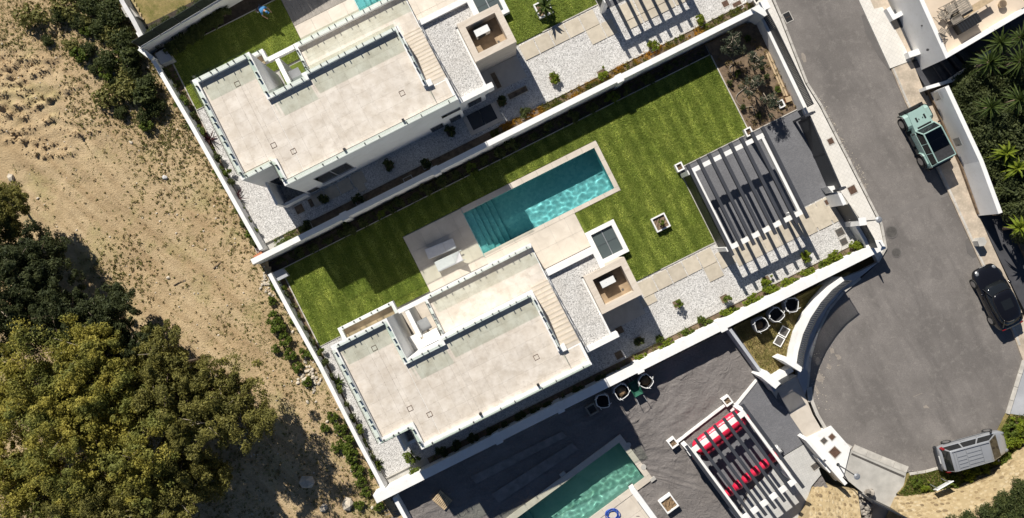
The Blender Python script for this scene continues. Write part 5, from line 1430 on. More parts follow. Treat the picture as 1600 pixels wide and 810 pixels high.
# ================================================================== small things
def cover(px, py, w, h, deg, label, mat='iron', z=None, rnd_=False, dz=.014, name='utility_cover', frame=True):
    x, y, zz = PS(px, py, dz) if z is None else (*W(px, py, z), z)
    t = thing(name, label, 'utility cover', (x, y, zz - .01), 'covers let into the ground', R(deg))
    mb = MB()
    if rnd_: mb.disc((0, 0, 0), w, .012, 26)
    else: mb.lbox(-w / 2, w / 2, -h / 2, h / 2, -.005, .012)
    lobj('lid', mb, M[mat], t)
    mb = MB()
    if rnd_:
        o_ = [(w * 1.22 * math.cos(a), w * 1.22 * math.sin(a)) for a in np.linspace(0, 2 * math.pi, 25)[:-1]]; i_ = [(w * 1.02 * math.cos(a), w * 1.02 * math.sin(a)) for a in np.linspace(0, 2 * math.pi, 25)[:-1]]
    else:
        o_ = [(-w/2-.05, -h/2-.05), (w/2+.05, -h/2-.05), (w/2+.05, h/2+.05), (-w/2-.05, h/2+.05)]; i_ = [(-w/2-.006, -h/2-.006), (w/2+.006, -h/2-.006), (w/2+.006, h/2+.006), (-w/2-.006, h/2+.006)]
    mb.ring(o_, i_, -.005, .009); lobj('frame', mb, M['asphalt_patch'] if rnd_ else M['kerb'], t)
    if not rnd_:
        mb = MB(); mb.lbox(-w * .32, w * .32, -.012, .012, .0125, .02); lobj('grip', mb, M['rust'], t)
    return t
cover(1393, 363, .36, .36, 0, 'larger round manhole cover in the street by the corner', 'iron', rnd_=True, name='manhole_cover')
cover(1400.5, 395, .28, .28, 0, 'smaller round manhole cover below the larger one', 'iron', rnd_=True, name='manhole_cover')
cover(1231, 27, .46, .62, 27, 'dark square drain grating in the street near the top edge', 'black', name='drain_grating')
cover(1298, 221, .36, .38, 27, 'small square cover in the pavement beside the sliding gate', 'rust', dz=.135)
cover(1332, 297, .50, .52, 27, 'rusty red cover in the pavement near the entrance', 'rust', dz=.135)
cover(1312.5, 363, .52, .50, 27, 'upper of two grey covers by the entrance planting', 'iron', z=.004)
cover(1318.5, 378, .46, .44, 27, 'lower of two grey covers by the entrance planting', 'iron', z=.004)
cover(1293, 316, .34, .34, 27, 'brown cover on the slabs below the sliding gate', 'rust', z=.05)
cover(1287.5, 689, .34, .34, 45, 'small grey cover on the white plinth paving', 'iron', dz=.155)
cover(1300, 683, .34, .34, 45, 'small rusty cover on the white plinth paving', 'rust', dz=.155)
cover(1304.5, 707, .56, .60, 45, 'large red-edged cover on the white plinth paving', 'rust', dz=.155)
cover(1133.5, 6, .40, .38, 27, 'small brown cover on the gravel at the top edge', 'rust', z=.806)
cover(1153, 9, .58, .52, 27, 'large brown cover on the gravel at the top edge', 'rust', z=.806)
cover(1274, 729, .5, .4, 36, 'grey cover on the pale forecourt beside the plinth wall', 'iron', z=ZC + .125)

def plant_hole(px, py, fr, label, s=.48, z=None):
    zz = fr.oz if z is None else z
    x, y = W(px, py, zz); t = thing('planting_hole', label, 'planting hole', (x, y, zz - .02), 'square planting holes in the gravel', R(fr.deg))
    h = s / 2; mb = MB(); mb.ring([(-h-.04,-h-.04),(h+.04,-h-.04),(h+.04,h+.04),(-h-.04,h+.04)], [(-h,-h),(h,-h),(h,h),(-h,h)], -.05, .045); lobj('rim', mb, M['kerb'], t)
    mb = MB(); mb.lbox(-h + .004, h - .004, -h + .004, h - .004, -.05, .022); lobj('earth', mb, M['soil'], t)
    return t

def planter_box(px, py, w, d, h, deg, label, z, fill='soil', zt=None):
    x, y = W(px, py, z + h); t = thing('planter_box', label, 'planter', (x, y, z), 'white box planters', R(deg))
    a, b, k = w / 2, d / 2, .09; mb = MB(); mb.ring([(-a,-b),(a,-b),(a,b),(-a,b)], [(-a+k,-b+k),(a-k,-b+k),(a-k,b-k),(-a+k,b-k)], -.1, h); lobj('box', mb, M['white'], t)
    mb = MB(); N = 7
    for j in range(N + 1):
        for i in range(N + 1): mb.v.append((-a + k + .003 + (2 * a - 2 * k - .006) * i / N, -b + k + .003 + (2 * b - 2 * k - .006) * j / N, h - .12 + .05 * rnd.uniform(-1, 1)))
    for j in range(N):
        for i in range(N): q = j * (N + 1) + i; mb.f.append((q, q + 1, q + N + 2, q + N + 1))
    lobj('earth', mb, M[fill], t)
    return t
planter_box(1032.5, 348, 1.02, 1.02, .32, 26.6, 'square white planter in the middle of the sunny lawn', 0)
planter_box(1062, 261, .52, .56, .40, 26.6, 'small white planter at the left corner of the middle pergola', 0)
planter_box(1170, 206, .50, .56, .40, 26.6, 'small white planter at the bed corner of the middle pergola', 0)
planter_box(1052, 693, .56, .60, .45, 36.4, 'white planter at the left corner of the lower pergola', ZC)
planter_box(1137, 627, .56, .60, .45, 36.4, 'white planter at the upper corner of the lower pergola', ZC)
planter_box(1045.5, 788, .98, 1.0, .45, 36.4, 'large white planter standing on the black membrane', ZC, 'bag_soil')
planter_box(849, 13, 1.02, 1.02, .32, 26.6, 'white planter with a young palm on the upper lawn', .8)

def bulk_bag(px, py, label, z, full, deg, s=.90):
    x, y = W(px, py, z + .8); t = thing('bulk_bag', label, 'bulk bag', (x, y, z), 'open bulk bags', R(deg))
    mb = MB(); k = 16; out = []; inn = []
    def ringp(r, zz, jit): return [((r * (1 + jit * math.sin(3 * a + r * 9 + zz * 4 + deg)) * (abs(math.cos(a)) ** .6 * (1 if math.cos(a) > 0 else -1))), (r * (1 + jit * math.cos(2 * a + zz * 5 + deg)) * (abs(math.sin(a)) ** .6 * (1 if math.sin(a) > 0 else -1))), zz + jit * .5 * math.sin(2 * a + deg)) for a in np.linspace(0, 2 * math.pi, k + 1)[:-1]]
    h = s / 2
    rings = [ringp(h * .92, .0, .03), ringp(h * 1.08, .3, .05), ringp(h * 1.04, .6, .05), ringp(h * .96, .86, .07)]
    mb.loft(rings, caps=False); b = lobj('bag', mb, M['bag'], t, True)
    mb = MB(); mb.loft([ringp(h * .93, .855, .07), ringp(h * .90, .5, .05), ringp(h * .86, .22, .03)], caps=False); mb.f.append(tuple(range(2 * k, 3 * k))); lobj('lining', mb, M['bag_lining'], t, True)
    mb = MB(); p = ringp(h * .955, .875, .07); mb.tube(p + [p[0]], .028, 6, cap=False); lobj('rim', mb, M['ac_white'], t, True)
    if full:
        mb = MB(); mb.lump((.02, -.03, full - .12), h * .82, h * .80, .2, rnd, .12); lobj('earth_fill', mb, M['bag_soil'], t)
    for i in range(4):
        a = math.pi / 4 + math.pi / 2 * i; c = Vector((h * .9 * math.cos(a) * 1.05, h * .9 * math.sin(a) * 1.05, .86)); d = Vector((math.cos(a + 1.2), math.sin(a + 1.2), 0))
        mb = MB(); mb.tube([c, c + Vector((0, 0, .10)) + d * .12, c + d * .26 + Vector((0, 0, .02))], .022, 5); lobj('strap', mb, M['ac_white'], t)
bulk_bag(942, 627, 'bulk bag in full shade, nearest the villa', ZC, 0, 10)
bulk_bag(971, 612, 'round bulk bag filled with brown earth beside the green wheelbarrow', ZC, .70, 32, .98)
bulk_bag(1009, 596, 'bulk bag of earth with loose flaps at its rim, right of the wheelbarrow', ZC, .62, 55)
bulk_bag(1189, 508, 'bulk bag holding rubbish, leftmost on the dry grass', -.3, .35, 20, .92)
bulk_bag(1213, 492, 'dark empty bulk bag between two others on the dry grass', -.3, .0, 48, .92)
bulk_bag(1237, 477, 'dark empty bulk bag nearest the curved fence', -.3, .0, 5, .92)

def wheelbarrow():
    x, y = W(992, 606, ZC + .4); t = thing('wheelbarrow', 'green wheelbarrow standing between two bulk bags', 'wheelbarrow', (x, y, ZC), None, R(-62))
    mb = MB(); lo = [(-.32, -.20, .30), (.40, -.16, .36), (.40, .16, .36), (-.32, .20, .30)]; up = [(-.48, -.34, .58), (.55, -.30, .60), (.55, .30, .60), (-.48, .34, .58)]
    mb.loft([lo, up], caps=False); mb.f.append((0, 1, 2, 3)); lobj('tray', mb, M['green_paint'], t)
    mb = MB(); mb.tube([up[0], up[1], up[2], up[3], up[0]], .022, 6); lobj('tray_rim', mb, M['green_paint'], t)
    for s in (-1, 1):
        mb = MB(); mb.tube([(-.75, s * .06, .24), (-.2, s * .2, .28), (.5, s * .26, .42), (1.15, s * .30, .60)], .018, 6); lobj('handle', mb, M['grey_metal'], t)
        mb = MB(); mb.tube([(.35, s * .24, .38), (.42, s * .26, .02)], .016, 6); lobj('leg', mb, M['grey_metal'], t)
    mb = MB(); mb.tube([(-.78, -.05, .19), (-.78, .05, .19)], .19, 16); lobj('wheel', mb, M['rubber'], t)
wheelbarrow()

def pallet():
    x, y = W(691, 782, ZC + .15); t = thing('pallet', 'wooden pallet lying on the black membrane', 'pallet', (x, y, ZC + .03), None, R(50))
    for i in range(9):
        a = -.5 + i * .125; mb = MB(); mb.lbox(-.42, .42, a - .042, a + .042, .11, .132); lobj('slat', mb, M['wood_warm'], t)
    for xx in (-.37, 0, .37):
        mb = MB(); mb.lbox(xx - .05, xx + .05, -.54, .54, .022, .109); lobj('stringer', mb, M['wood_warm'], t)
    for xx in (-.37, 0, .37):
        mb = MB(); mb.lbox(xx - .05, xx + .05, -.54, .54, 0, .021); lobj('foot_board', mb, M['wood_warm'], t)
pallet()
def hose():
    x, y = W(957, 804, ZC); mb = MB(); rr = random.Random(4); pts = []
    for i in range(120):
        a = i * .33; r = .33 + .09 * math.sin(i * .21) + .04 * rr.random(); pts.append((x + r * math.cos(a) * 1.15, y + r * math.sin(a), ZC + .05 + .0006 * i + .02 * rr.random()))
    mb.tube(pts, .022, 5); o = obj('hose', mb, M['blue_hose'], smooth=True); props(o, 'coil of blue hose on the pale terrace by the greenish pool', 'hose')
hose()
def panels():
    x, y = W(1222, 526, -.1); t = thing('panel_frame', 'white framed double panel lying on the dry grass', 'panel', (x, y, -.28), None, R(61))
    for i in (-1, 1):
        c = i * .36; mb = MB(); mb.ring([(c - .33, -.30), (c + .33, -.30), (c + .33, .30), (c - .33, .30)], [(c - .27, -.24), (c + .27, -.24), (c + .27, .24), (c - .27, .24)], .06, .11); lobj('frame', mb, M['white'], t)
        mb = MB(); mb.lbox(c - .268, c + .268, -.238, .238, .07, .085); lobj('panel', mb, M['iron'], t)
    mb = MB()
    for sx in (-.6, .6): mb.lbox(sx - .05, sx + .05, -.25, .25, 0, .058)
    lobj('batten', mb, M['wood_warm'], t, )
panels()
def shade_frame():
    x, y = W(925, 640, ZC + .3); t = thing('crate', 'grey square crate in the shade beside the bulk bags', 'crate', (x, y, ZC), None, R(30))
    mb = MB(); mb.ring([(-.36,-.36),(.36,-.36),(.36,.36),(-.36,.36)], [(-.25,-.25),(.25,-.25),(.25,.25),(-.25,.25)], 0, .35); lobj('side', mb, M['wood_grey'], t)
    mb = MB(); mb.lbox(-.248, .248, -.248, .248, .02, .08); lobj('bottom', mb, M['iron'], t)
shade_frame()
# red inflatables under the lower pergola
def red_roll():
    a = Vector((*W(1088, 707, ZC + .6), ZC + .62)); b = Vector((*W(1162, 651, ZC + .6), ZC + .62)); d = (b - a)
    t = thing('inflatable_roll', 'large red inflatable roll under the lower pergola', 'inflatable', (*((a + b) / 2).xy, ZC + .03))
    L = d.length; d.normalize(); n = Vector((-d.y, d.x, 0)); k = 30
    def lay(off, r, z, nm, l0=0, l1=1):
        mb = MB(); rg = []
        for i in range(k + 1):
            s = i / k; e = min(s, 1 - s) * L; rr = r * min(1, math.sqrt(max(.02, e / .35))) * (1 + .05 * math.sin(i * 2.1) + .04 * math.sin(i * .9))
            c = a + d * (L * (l0 + (l1 - l0) * s)) + n * off; c.z = z
            rg.append([tuple(c + n * rr * math.cos(t_) + Vector((0, 0, rr * .85 * math.sin(t_)))) for t_ in np.linspace(0, 2 * math.pi, 17)[:-1]])
        mb.loft(rg); obj(nm, mb, M['red'], t, True)
    lay(.32, .38, ZC + .42, 'tube'); lay(-.32, .36, ZC + .40, 'tube', .04, 1.0); lay(.02, .30, ZC + .72, 'tube', .02, .96)
    for p, q in ((a, -1), (b, 1)):
        mb = MB(); c = p + d * q * .22 - n * .28; mb.lump((c.x, c.y, ZC + .35), .26, .22, .24, rnd, .12); obj('knot', mb, M['red'], t, True)
red_roll()
def red_sausage():
    a = Vector((*W(1134, 772, ZC + .3), 0)); b = Vector((*W(1213, 709, ZC + .3), 0)); d = b - a
    t = thing('inflatable_tube', 'thin red inflatable tube in bulges, right of the large red roll', 'inflatable', (*((a + b) / 2).xy, ZC + .12)); L = d.length; d.normalize(); n = Vector((-d.y, d.x, 0))
    k = 6
    for i in range(k):
        mb = MB(); rg = []
        for j in range(9):
            s = j / 8; rr = .31 * (0.72 + .30 * math.sin(math.pi * s)); c = a + d * (L * (i + s * .98) / k); c.z = ZC + .44
            rg.append([tuple(c + n * rr * math.cos(t_) + Vector((0, 0, rr * math.sin(t_)))) for t_ in np.linspace(0, 2 * math.pi, 15)[:-1]])
        mb.loft(rg); obj('bulge', mb, M['red'], t, True)
red_sausage()
def white_machine():
    x, y = W(1215, 704, ZC + .4); t = thing('garden_machine', 'small white machine with a black wheel on the lower driveway', 'machine', (x, y, ZC + .1), None, R(-50))
    mb = MB(); mb.loft([[(-.32, -.22, .10), (.32, -.22, .10), (.32, .22, .10), (-.32, .22, .10)], [(-.30, -.20, .42), (.26, -.20, .38), (.26, .20, .38), (-.30, .20, .42)], [(-.22, -.12, .52), (.10, -.12, .50), (.10, .12, .50), (-.22, .12, .52)]]); lobj('housing', mb, M['ac_white'], t)
    for s in (-1, 1): mb = MB(); mb.tube([(.28, s * .26 - .03, .11), (.28, s * .26 + .03, .11)], .11, 14); lobj('wheel', mb, M['rubber'], t)
    mb = MB(); mb.tube([(-.3, -.15, .4), (-.5, -.15, .62), (-.5, .15, .62), (-.3, .15, .4)], .015, 6); lobj('handle', mb, M['dark_metal'], t)
white_machine()

# sun loungers on the pool deck
def lounger(px, py, deg, label, back, z=.05):
    x, y = W(px, py, z + .35); t = thing('sun_lounger', label, 'sun lounger', (x, y, z - .017), 'white sun loungers on the pool deck', R(deg))
    for s in (-1, 1):
        mb = MB(); mb.lbox(-1.0, 1.0, s * .34 - .025, s * .34 + .025, .26, .31); lobj('side_rail', mb, M['ac_white'], t)
        for xx in (-.85, .75): mb = MB(); mb.lbox(xx - .025, xx + .025, s * .34 - .024, s * .34 + .024, 0, .259); lobj('leg', mb, M['ac_white'], t)
    mb = MB(); mb.lbox(-1.0, .28, -.33, .33, .311, .345); lobj('seat', mb, M['lounge'], t)
    mb = MB(); Mx = Matrix.Translation((.30, 0, .33)) @ Matrix.Rotation(-R(back), 4, 'Y'); mb.obox(Mx, 0, .74, -.33, .33, -.012, .022); lobj('backrest', mb, M['lounge'], t)
    mb = MB(); p = Mx @ Vector((.55, 0, -.02)); mb.tube([p, (.62, 0, .27)], .014, 6); lobj('prop', mb, M['steel'], t)
lounger(688, 389, 22, 'flat white lounger in the shade at the lawn edge of the deck', 3)
lounger(703, 408, 25, 'white lounger with raised backrest half in the sun', 42)

# street lamps
def street_lamp(px, py, label, h=2.9):
    x, y, z = PS(px, py, .1); t = thing('street_lamp', label, 'street lamp', (x, y, z), 'street lamps along the road')
    mb = MB(); mb.tube([(0, 0, 0), (0, 0, h * .5), (0, 0, h)], .05, 10, .035); lobj('pole', mb, M['dark_metal'], t)
    mb = MB(); mb.disc((0, 0, 0), .12, .05, 14); lobj('foot', mb, M['dark_metal'], t)
    mb = MB(); mb.disc((0, 0, h), .08, .14, 14, .18); mb.disc((0, 0, h + .141), .21, .05, 18, .10); hd = lobj('lantern', mb, M['grey_metal'], t)
    mb = MB(); mb.disc((0, 0, h + .02), .065, .11, 12, .15); lobj('diffuser', mb, M['lamp_clear'], hd)
street_lamp(1341, 347, 'street lamp behind the entrance pillar, its head over the road')
street_lamp(1309, 726, 'street lamp at the stepped white wall by the lane')
def signboard():
    x, y, z = PS(1461, 752, .05); t = thing('signboard', 'white signboard on posts standing in the grass verge', 'sign', (x, y, z), None, R(30))
    for s in (-.42, .42): mb = MB(); mb.tube([(s, 0, 0), (s, 0, 1.25)], .03, 8); lobj('post', mb, M['grey_metal'], t)
    mb = MB(); Mx = Matrix.Translation((0, -.03, .98)) @ Matrix.Rotation(R(-16), 4, 'X'); mb.obox(Mx, -.62, .62, -.02, .02, -.36, .36); b = lobj('board', mb, M['ac_white'], t)
    mb = MB(); mb.obox(Mx, -.65, .65, -.035, .035, .361, .40); lobj('edge', mb, M['ac_white'], b)
signboard()

# black sheet gate at the end of the lane
def sheet_gate():
    a, b = Vector(W(1356, 779, .6)), Vector(W(1424, 812, .6)); d = (b - a).normalized(); n = Vector((-d.y, d.x)); L = (b - a).length
    t = thing('sheet_gate', 'black sheet gate across the lane at the bottom edge', 'gate', (*((a + b) / 2), -.75))
    for i in range(2):
        p, q = a + d * (L * i / 2 + .01), a + d * (L * (i + 1) / 2 - .01); mb = MB(); mb.prism([tuple(p - n * .03), tuple(q - n * .03), tuple(q + n * .03), tuple(p + n * .03)], -.6, 1.2); obj('leaf', mb, M['dark_metal'], t)
        mb = MB(); mb.prism([tuple(p - n * .05), tuple(q - n * .05), tuple(q + n * .05), tuple(p + n * .05)], 1.201, 1.26); obj('top_rail', mb, M['dark_metal'], t)
    mb = MB()
    for p in (a, b): mb.prism([tuple(p - d * .08 - n * .08), tuple(p + d * .0 - n * .08), tuple(p + d * .0 + n * .08), tuple(p - d * .08 + n * .08)], -.8, 1.35)
    obj('post', mb, M['dark_metal'], t)
sheet_gate()
sheet('yard', spx([(1345, 782), (1415, 790), (1470, 860), (1340, 860)], .0), M['dark_shaded_pave'], .3)

# yellow stone walls
STONES = []
for k in range(6):
    mb = MB(); rr = random.Random(50 + k); mb.lump((0, 0, 0), .5, .5, .5, rr, .14); me = bpy.data.meshes.new('stone'); me.from_pydata(mb.v, [], mb.f); me.materials.append(M['stone_y']); STONES.append(me)
def stone_wall(label, base, top, z0, z1, rows, cols, name='stone_wall', back=1.2):
    B_ = [Vector((*W(x, y, z0), z0)) for x, y in base]; T_ = [Vector((*W(x, y, z1), z1)) for x, y in top]
    def ev(P, s):
        s *= len(P) - 1; i = min(int(s), len(P) - 2); return P[i].lerp(P[i + 1], s - i)
    c = sum(B_, Vector()) / len(B_); t = thing(name, label, 'stone wall', c)
    mb = MB(); N = 16; rg = []
    for i in range(N + 1):
        b, q = ev(B_, i / N), ev(T_, i / N); o_ = (q - b); o_.z = 0
        dirn = o_.normalized() if o_.length > .05 else Vector((.6, -.8, 0))
        rg.append([tuple(b - Vector((0, 0, .8))), tuple(b), tuple(q), tuple(q + dirn * back), tuple(b + dirn * (back + .5) - Vector((0, 0, .8)))])
    mb.loft(rg); obj('mortar', mb, M['mortar_y'], t)
    rr = random.Random(len(label))
    up = (ev(T_, .5) - ev(B_, .5)).length / rows; al = sum((B_[i + 1] - B_[i]).length for i in range(len(B_) - 1)) / cols
    for r in range(rows):
        for q in range(cols):
            if rr.random() < .06: continue
            s = (q + .5 + (.5 if r % 2 else 0) * .9 + rr.uniform(-.18, .18)) / cols; v = (r + .5 + rr.uniform(-.15, .15)) / rows
            if s >= .995: continue
            p = ev(B_, s).lerp(ev(T_, s), v); tan = (ev(B_, min(1, s + .02)) - ev(B_, max(0, s - .02))).normalized(); upv = (ev(T_, s) - ev(B_, s)).normalized(); nn = tan.cross(upv).normalized()
            k = (rr.uniform(.70, 1.18), rr.uniform(.70, 1.12))
            o = bpy.data.objects.new('stone', STONES[rr.randrange(6)]); COL.objects.link(o); o.parent = t
            ro = Matrix((tan, upv, nn)).transposed().to_4x4(); ro.translation = p - wloc(t)
            o.matrix_local = ro @ Matrix.Rotation(rr.uniform(-.25, .25), 4, 'Z') @ Matrix.Diagonal((al * k[0] * .92, up * k[1] * .92, .11, 1))
    return t
stone_wall('curved yellow stone wall behind the grass verge and silver car', [(1398, 776), (1440, 771), (1492, 760), (1545, 735), (1592, 700), (1640, 650)], [(1413, 824), (1452, 818), (1511, 804), (1568, 773), (1621, 731), (1677, 675)], -.75, 1.75, 9, 32)
stone_wall('yellow stone wall beside the lane at the bottom edge', [(1268, 758), (1290, 757), (1312, 764), (1340, 768)], [(1262, 850), (1290, 852), (1318, 855), (1352, 858)], -.5, 2.6, 13, 12)
mb = MB(); rr = random.Random(5)
for i in range(60):
    px, py = rr.uniform(1344, 1362), rr.uniform(768, 830); x, y, z = PS(px - (py - 768) * .05, py, .1 + rr.uniform(0, .7)); mb.lump((x, y, z), rr.uniform(.12, .34), rr.uniform(.12, .3), rr.uniform(.1, .25), rr, .2, rr.uniform(0, 3))
o = obj('rubble', mb, M['rubble'], kind='stuff')

# ================================================================== neighbour at the top right
def neighbour():
    z1 = 3.1
    P = [(1478, 92), (1431, -12), (1402, -80), (1660, -80), (1660, -10), (1600, 21)]
    pts = [W(x, y, z1) for x, y in P]; c = W(1530, 0, z1)
    t = thing('house', 'white neighbouring house whose sunny terrace holds timber furniture', 'house', (*c, 0))
    inn = [Vector(p) for p in [W(x, y, z1) for x, y in ((1481, 83), (1441, -6), (1412, -80), (1660, -80), (1660, -20), (1596, 14))]]
    mb = MB(); mb.prism(pts, -.6, z1 - .55); obj('wall', mb, M['white'], t)
    mb = MB(); mb.ring(pts[:1] + pts[1:3] + [pts[5]], [tuple(inn[0]), tuple(inn[1]), tuple(inn[2]), tuple(inn[5])], z1 - .55, z1) if False else None
    for i, j in ((1, 2), (0, 1), (5, 0)):
        mb.prism([pts[i], pts[j], tuple(inn[j]), tuple(inn[i])], z1 - .549, z1 + (.0 if (i, j) != (5, 0) else .012))
    obj('parapet', mb, M['white'], t)
    mb = MB(); mb.prism([tuple(p) for p in inn], z1 - .549, z1 - .50); obj('terrace_floor', mb, M['terrace_beige'], t)
    for (px, py) in ((1442, 40), (1450, 78)):
        x, y = W(px, py, 2.2); q = Vector((x, y)); mb = MB(); mb.lump((x - .02, y, 2.2), .09, .09, .14, rnd, .05); obj('wall_lamp', mb, M['black'], t)
    return t
neighbour()
wall('pale low wall round the sunken dark yard, street end', [(1388, 12), (1397, 27), (1424, 13)], .3, -.5, .75, 'white')
wall('pale low wall between the dark yard and the ramp', [(1420, 86), (1444, 78), (1472, 82)], .4, -.5, .75, 'white')
sheet('yard', spx([(1390, 20), (1420, 2), (1452, 80), (1424, 88)], .03), M['dark_shaded_pave'], .3)
rp = sheet('ramp', spx([(1424, 100), (1445, 84), (1480, 84), (1640, -20), (1640, 40), (1560, 78), (1520, 106), (1487, 127), (1449, 140)], .05), M['dark_shaded_pave'], .4)  # the terrace's shadow is put into this dark colour
for i in range(4):
    a, b = PS(1452 + 12 * i, 90 - 4 * i, 0), PS(1477 + 12 * i, 130 - 9 * i, 0)
    mb = MB(); wall_strip(mb, [(a[0], a[1]), (b[0], b[1])], .34, a[2], a[2] + .15 + .13 * i); obj('step', mb, M['dark_shaded_pave'], rp)
wall('low white wall along the ramp below the hedge and palms', [(1447, 138), (1487, 126), (1522, 101), (1565, 66)], .22, -.6, 1.0)
w, _ = wall('white street wall before the dark hedge, blue in the shade', [(1454, 145), (1506, 257), (1535, 336)], .28, -.8, 2.1, zread=.1)
for (px, py) in ((1462, 148), (1491, 226)):
    pass
block('pale rounded stone block on the footway before the shaded ramp', [(1527, 377), (1530, 372), (1537, 371), (1541, 378), (1538, 384), (1530, 385)], -.2, .38, 'concrete', 'stone_block', 'stone block')
def utility_panel(px, py, label):
    x, y = W(px, py, 1.3)
    d = Vector(W(1502, 258, .1)) - Vector(W(1451, 146, .1)); d.normalize(); n = Vector((d.y, -d.x))
    if n.x > 0: n = -n
    p0 = Vector(W(1451, 146, .1)); s = (Vector((x, y)) - p0).dot(d); q = p0 + d * s + n * .15
    mb = MB(); mb.prism([tuple(q - d * .28), tuple(q + d * .28), tuple(q + d * .28 + n * .03), tuple(q - d * .28 + n * .03)], .75, 1.5); o = obj('meter_panel', mb, M['grey_metal']); props(o, label, 'meter panel')
    mb = MB(); mb.prism([tuple(q + d * .20 + n * .031), tuple(q + d * .23 + n * .031), tuple(q + d * .23 + n * .045), tuple(q + d * .20 + n * .045)], 1.0, 1.2); obj('handle', mb, M['dark_metal'], o)
utility_panel(1466, 150, 'grey meter panel at the ramp end of the hedge wall')
utility_panel(1493, 224, 'grey meter panel on the hedge wall beside the open car')

ZN = 2.6
def slat_table(px, py, w, d, deg, label):
    x, y = W(px, py, ZN + .72); t = thing('garden_table', label, 'table', (x, y, ZN), None, R(deg)); k = 7
    for i in range(k):
        a = -d / 2 + d * i / k; mb = MB(); mb.lbox(-w / 2, w / 2, a + .012, a + d / k - .012, .70, .725); lobj('slat', mb, M['wood_grey'], t)
    for sx in (-1, 1):
        mb = MB(); mb.lbox(sx * (w / 2 - .08) - .03, sx * (w / 2 - .08) + .03, -d / 2 + .03, d / 2 - .03, .64, .699); lobj('apron', mb, M['wood_grey'], t)
        for sy in (-1, 1): mb = MB(); mb.lbox(sx * (w / 2 - .08) - .028, sx * (w / 2 - .08) + .028, sy * (d / 2 - .07) - .028, sy * (d / 2 - .07) + .028, 0, .639); lobj('leg', mb, M['wood_grey'], t)
def slat_chair(px, py, deg, label):
    x, y = W(px, py, ZN + .5); t = thing('folding_chair', label, 'chair', (x, y, ZN), 'timber folding chairs on the terrace', R(deg))
    for i in range(5): mb = MB(); a = -.22 + i * .095; mb.lbox(a - .03, a + .03, -.21, .21, .43, .448); lobj('seat_slat', mb, M['wood_grey'], t)
    for i in range(4): mb = MB(); mb.lbox(-.30 - .02 * i, -.28 - .02 * i, -.21, .21, .55 + .10 * i, .62 + .10 * i); lobj('back_slat', mb, M['wood_grey'], t)
    for s in (-1, 1):
        mb = MB(); mb.tube([(.28, s * .23, 0), (-.25, s * .23, .5), (-.38, s * .23, .98)], .02, 6); lobj('leg', mb, M['wood_grey'], t)
        mb = MB(); mb.tube([(-.30, s * .20, 0), (.24, s * .20, .44)], .02, 6); lobj('leg', mb, M['wood_grey'], t)
slat_table(1499, 13, 1.5, .95, 31, 'larger slatted timber table at the top edge of the terrace')
slat_table(1493, 27, .75, .75, 31, 'small square slatted table beside the folding chair')
slat_chair(1473, 22, 150, 'folding chair standing at the terrace edge nearest the road')
slat_chair(1481, 12, 205, 'folding chair pushed to the corner of the slatted table')
slat_chair(1474, 50, 60, 'folding chair alone in the terrace corner')
def bench():
    x, y = W(1527, 10, ZN + .6); t = thing('bench', 'long pale board bench beside the terrace parapet', 'bench', (x, y, ZN), None, R(31))
    mb = MB(); mb.lbox(-1.1, 1.1, -.22, .22, .55, .60); lobj('seat', mb, M['wood_warm'], t)
    for s in (-.9, .9): mb = MB(); mb.lbox(s - .04, s + .04, -.18, .18, 0, .549); lobj('leg', mb, M['wood_grey'], t)
bench()
def barbecue():
    x, y = W(1513, 37, ZN + .5); t = thing('barbecue', 'black barbecue crate in the corner of the terrace', 'barbecue', (x, y, ZN), None, R(31))
    mb = MB(); mb.lbox(-.75, .75, -.32, .32, .12, .62); lobj('cabinet', mb, M['black'], t)
    for i in range(8): mb = MB(); a = -.66 + i * .19; mb.lbox(a - .02, a + .02, -.30, .30, .621, .65); lobj('grill_bar', mb, M['dark_metal'], t)
    mb = MB(); mb.tube([(-.85, .36, .66), (.85, .36, .66)], .03, 6); lobj('rail', mb, M['wood_grey'], t)
    for sx in (-.65, .65):
        for sy in (-.26, .26): mb = MB(); mb.lbox(sx - .03, sx + .03, sy - .03, sy + .03, 0, .119); lobj('foot', mb, M['black'], t)
barbecue()
def pot():
    x, y = W(1567, 6, ZN + .3); t = thing('clay_pot', 'round yellow clay pot by the terrace parapet', 'pot', (x, y, ZN))
    mb = MB(); mb.disc((0, 0, 0), .16, .30, 18, .27); lobj('pot', mb, M['wood_warm'], t); mb = MB(); mb.disc((0, 0, .301), .23, .02, 18); lobj('soil', mb, M['soil'], t)
pot()
# drip hose loops and small things in the olive bed
def bed_hose():
    mb = MB(); pts = []
    for (px, py) in [(1127, 78), (1143, 92), (1146, 100), (1140, 106), (1144, 116), (1153, 122), (1163, 130), (1167, 134), (1160, 141), (1152, 148), (1150, 156), (1155, 164), (1165, 168), (1175, 167), (1178, 175), (1182, 190)]: pts.append((*W(px, py, .05), .06))
    P = [Vector(p) for p in pts]; out = []
    for i in range(len(P) - 1):
        for k in range(4):
            t = k / 4; p0, p1, p2, p3 = P[max(0, i-1)], P[i], P[i+1], P[min(len(P)-1, i+2)]
            out.append(0.5 * ((2*p1) + (p2-p0)*t + (2*p0-5*p1+4*p2-p3)*t*t + (3*p1-p0-3*p2+p3)*t**3))
    mb.tube(out, .025, 6); o = obj('irrigation_hose', mb, M['wood_grey'], smooth=True); props(o, 'looping irrigation hose on the soil of the olive bed', 'hose')
bed_hose()
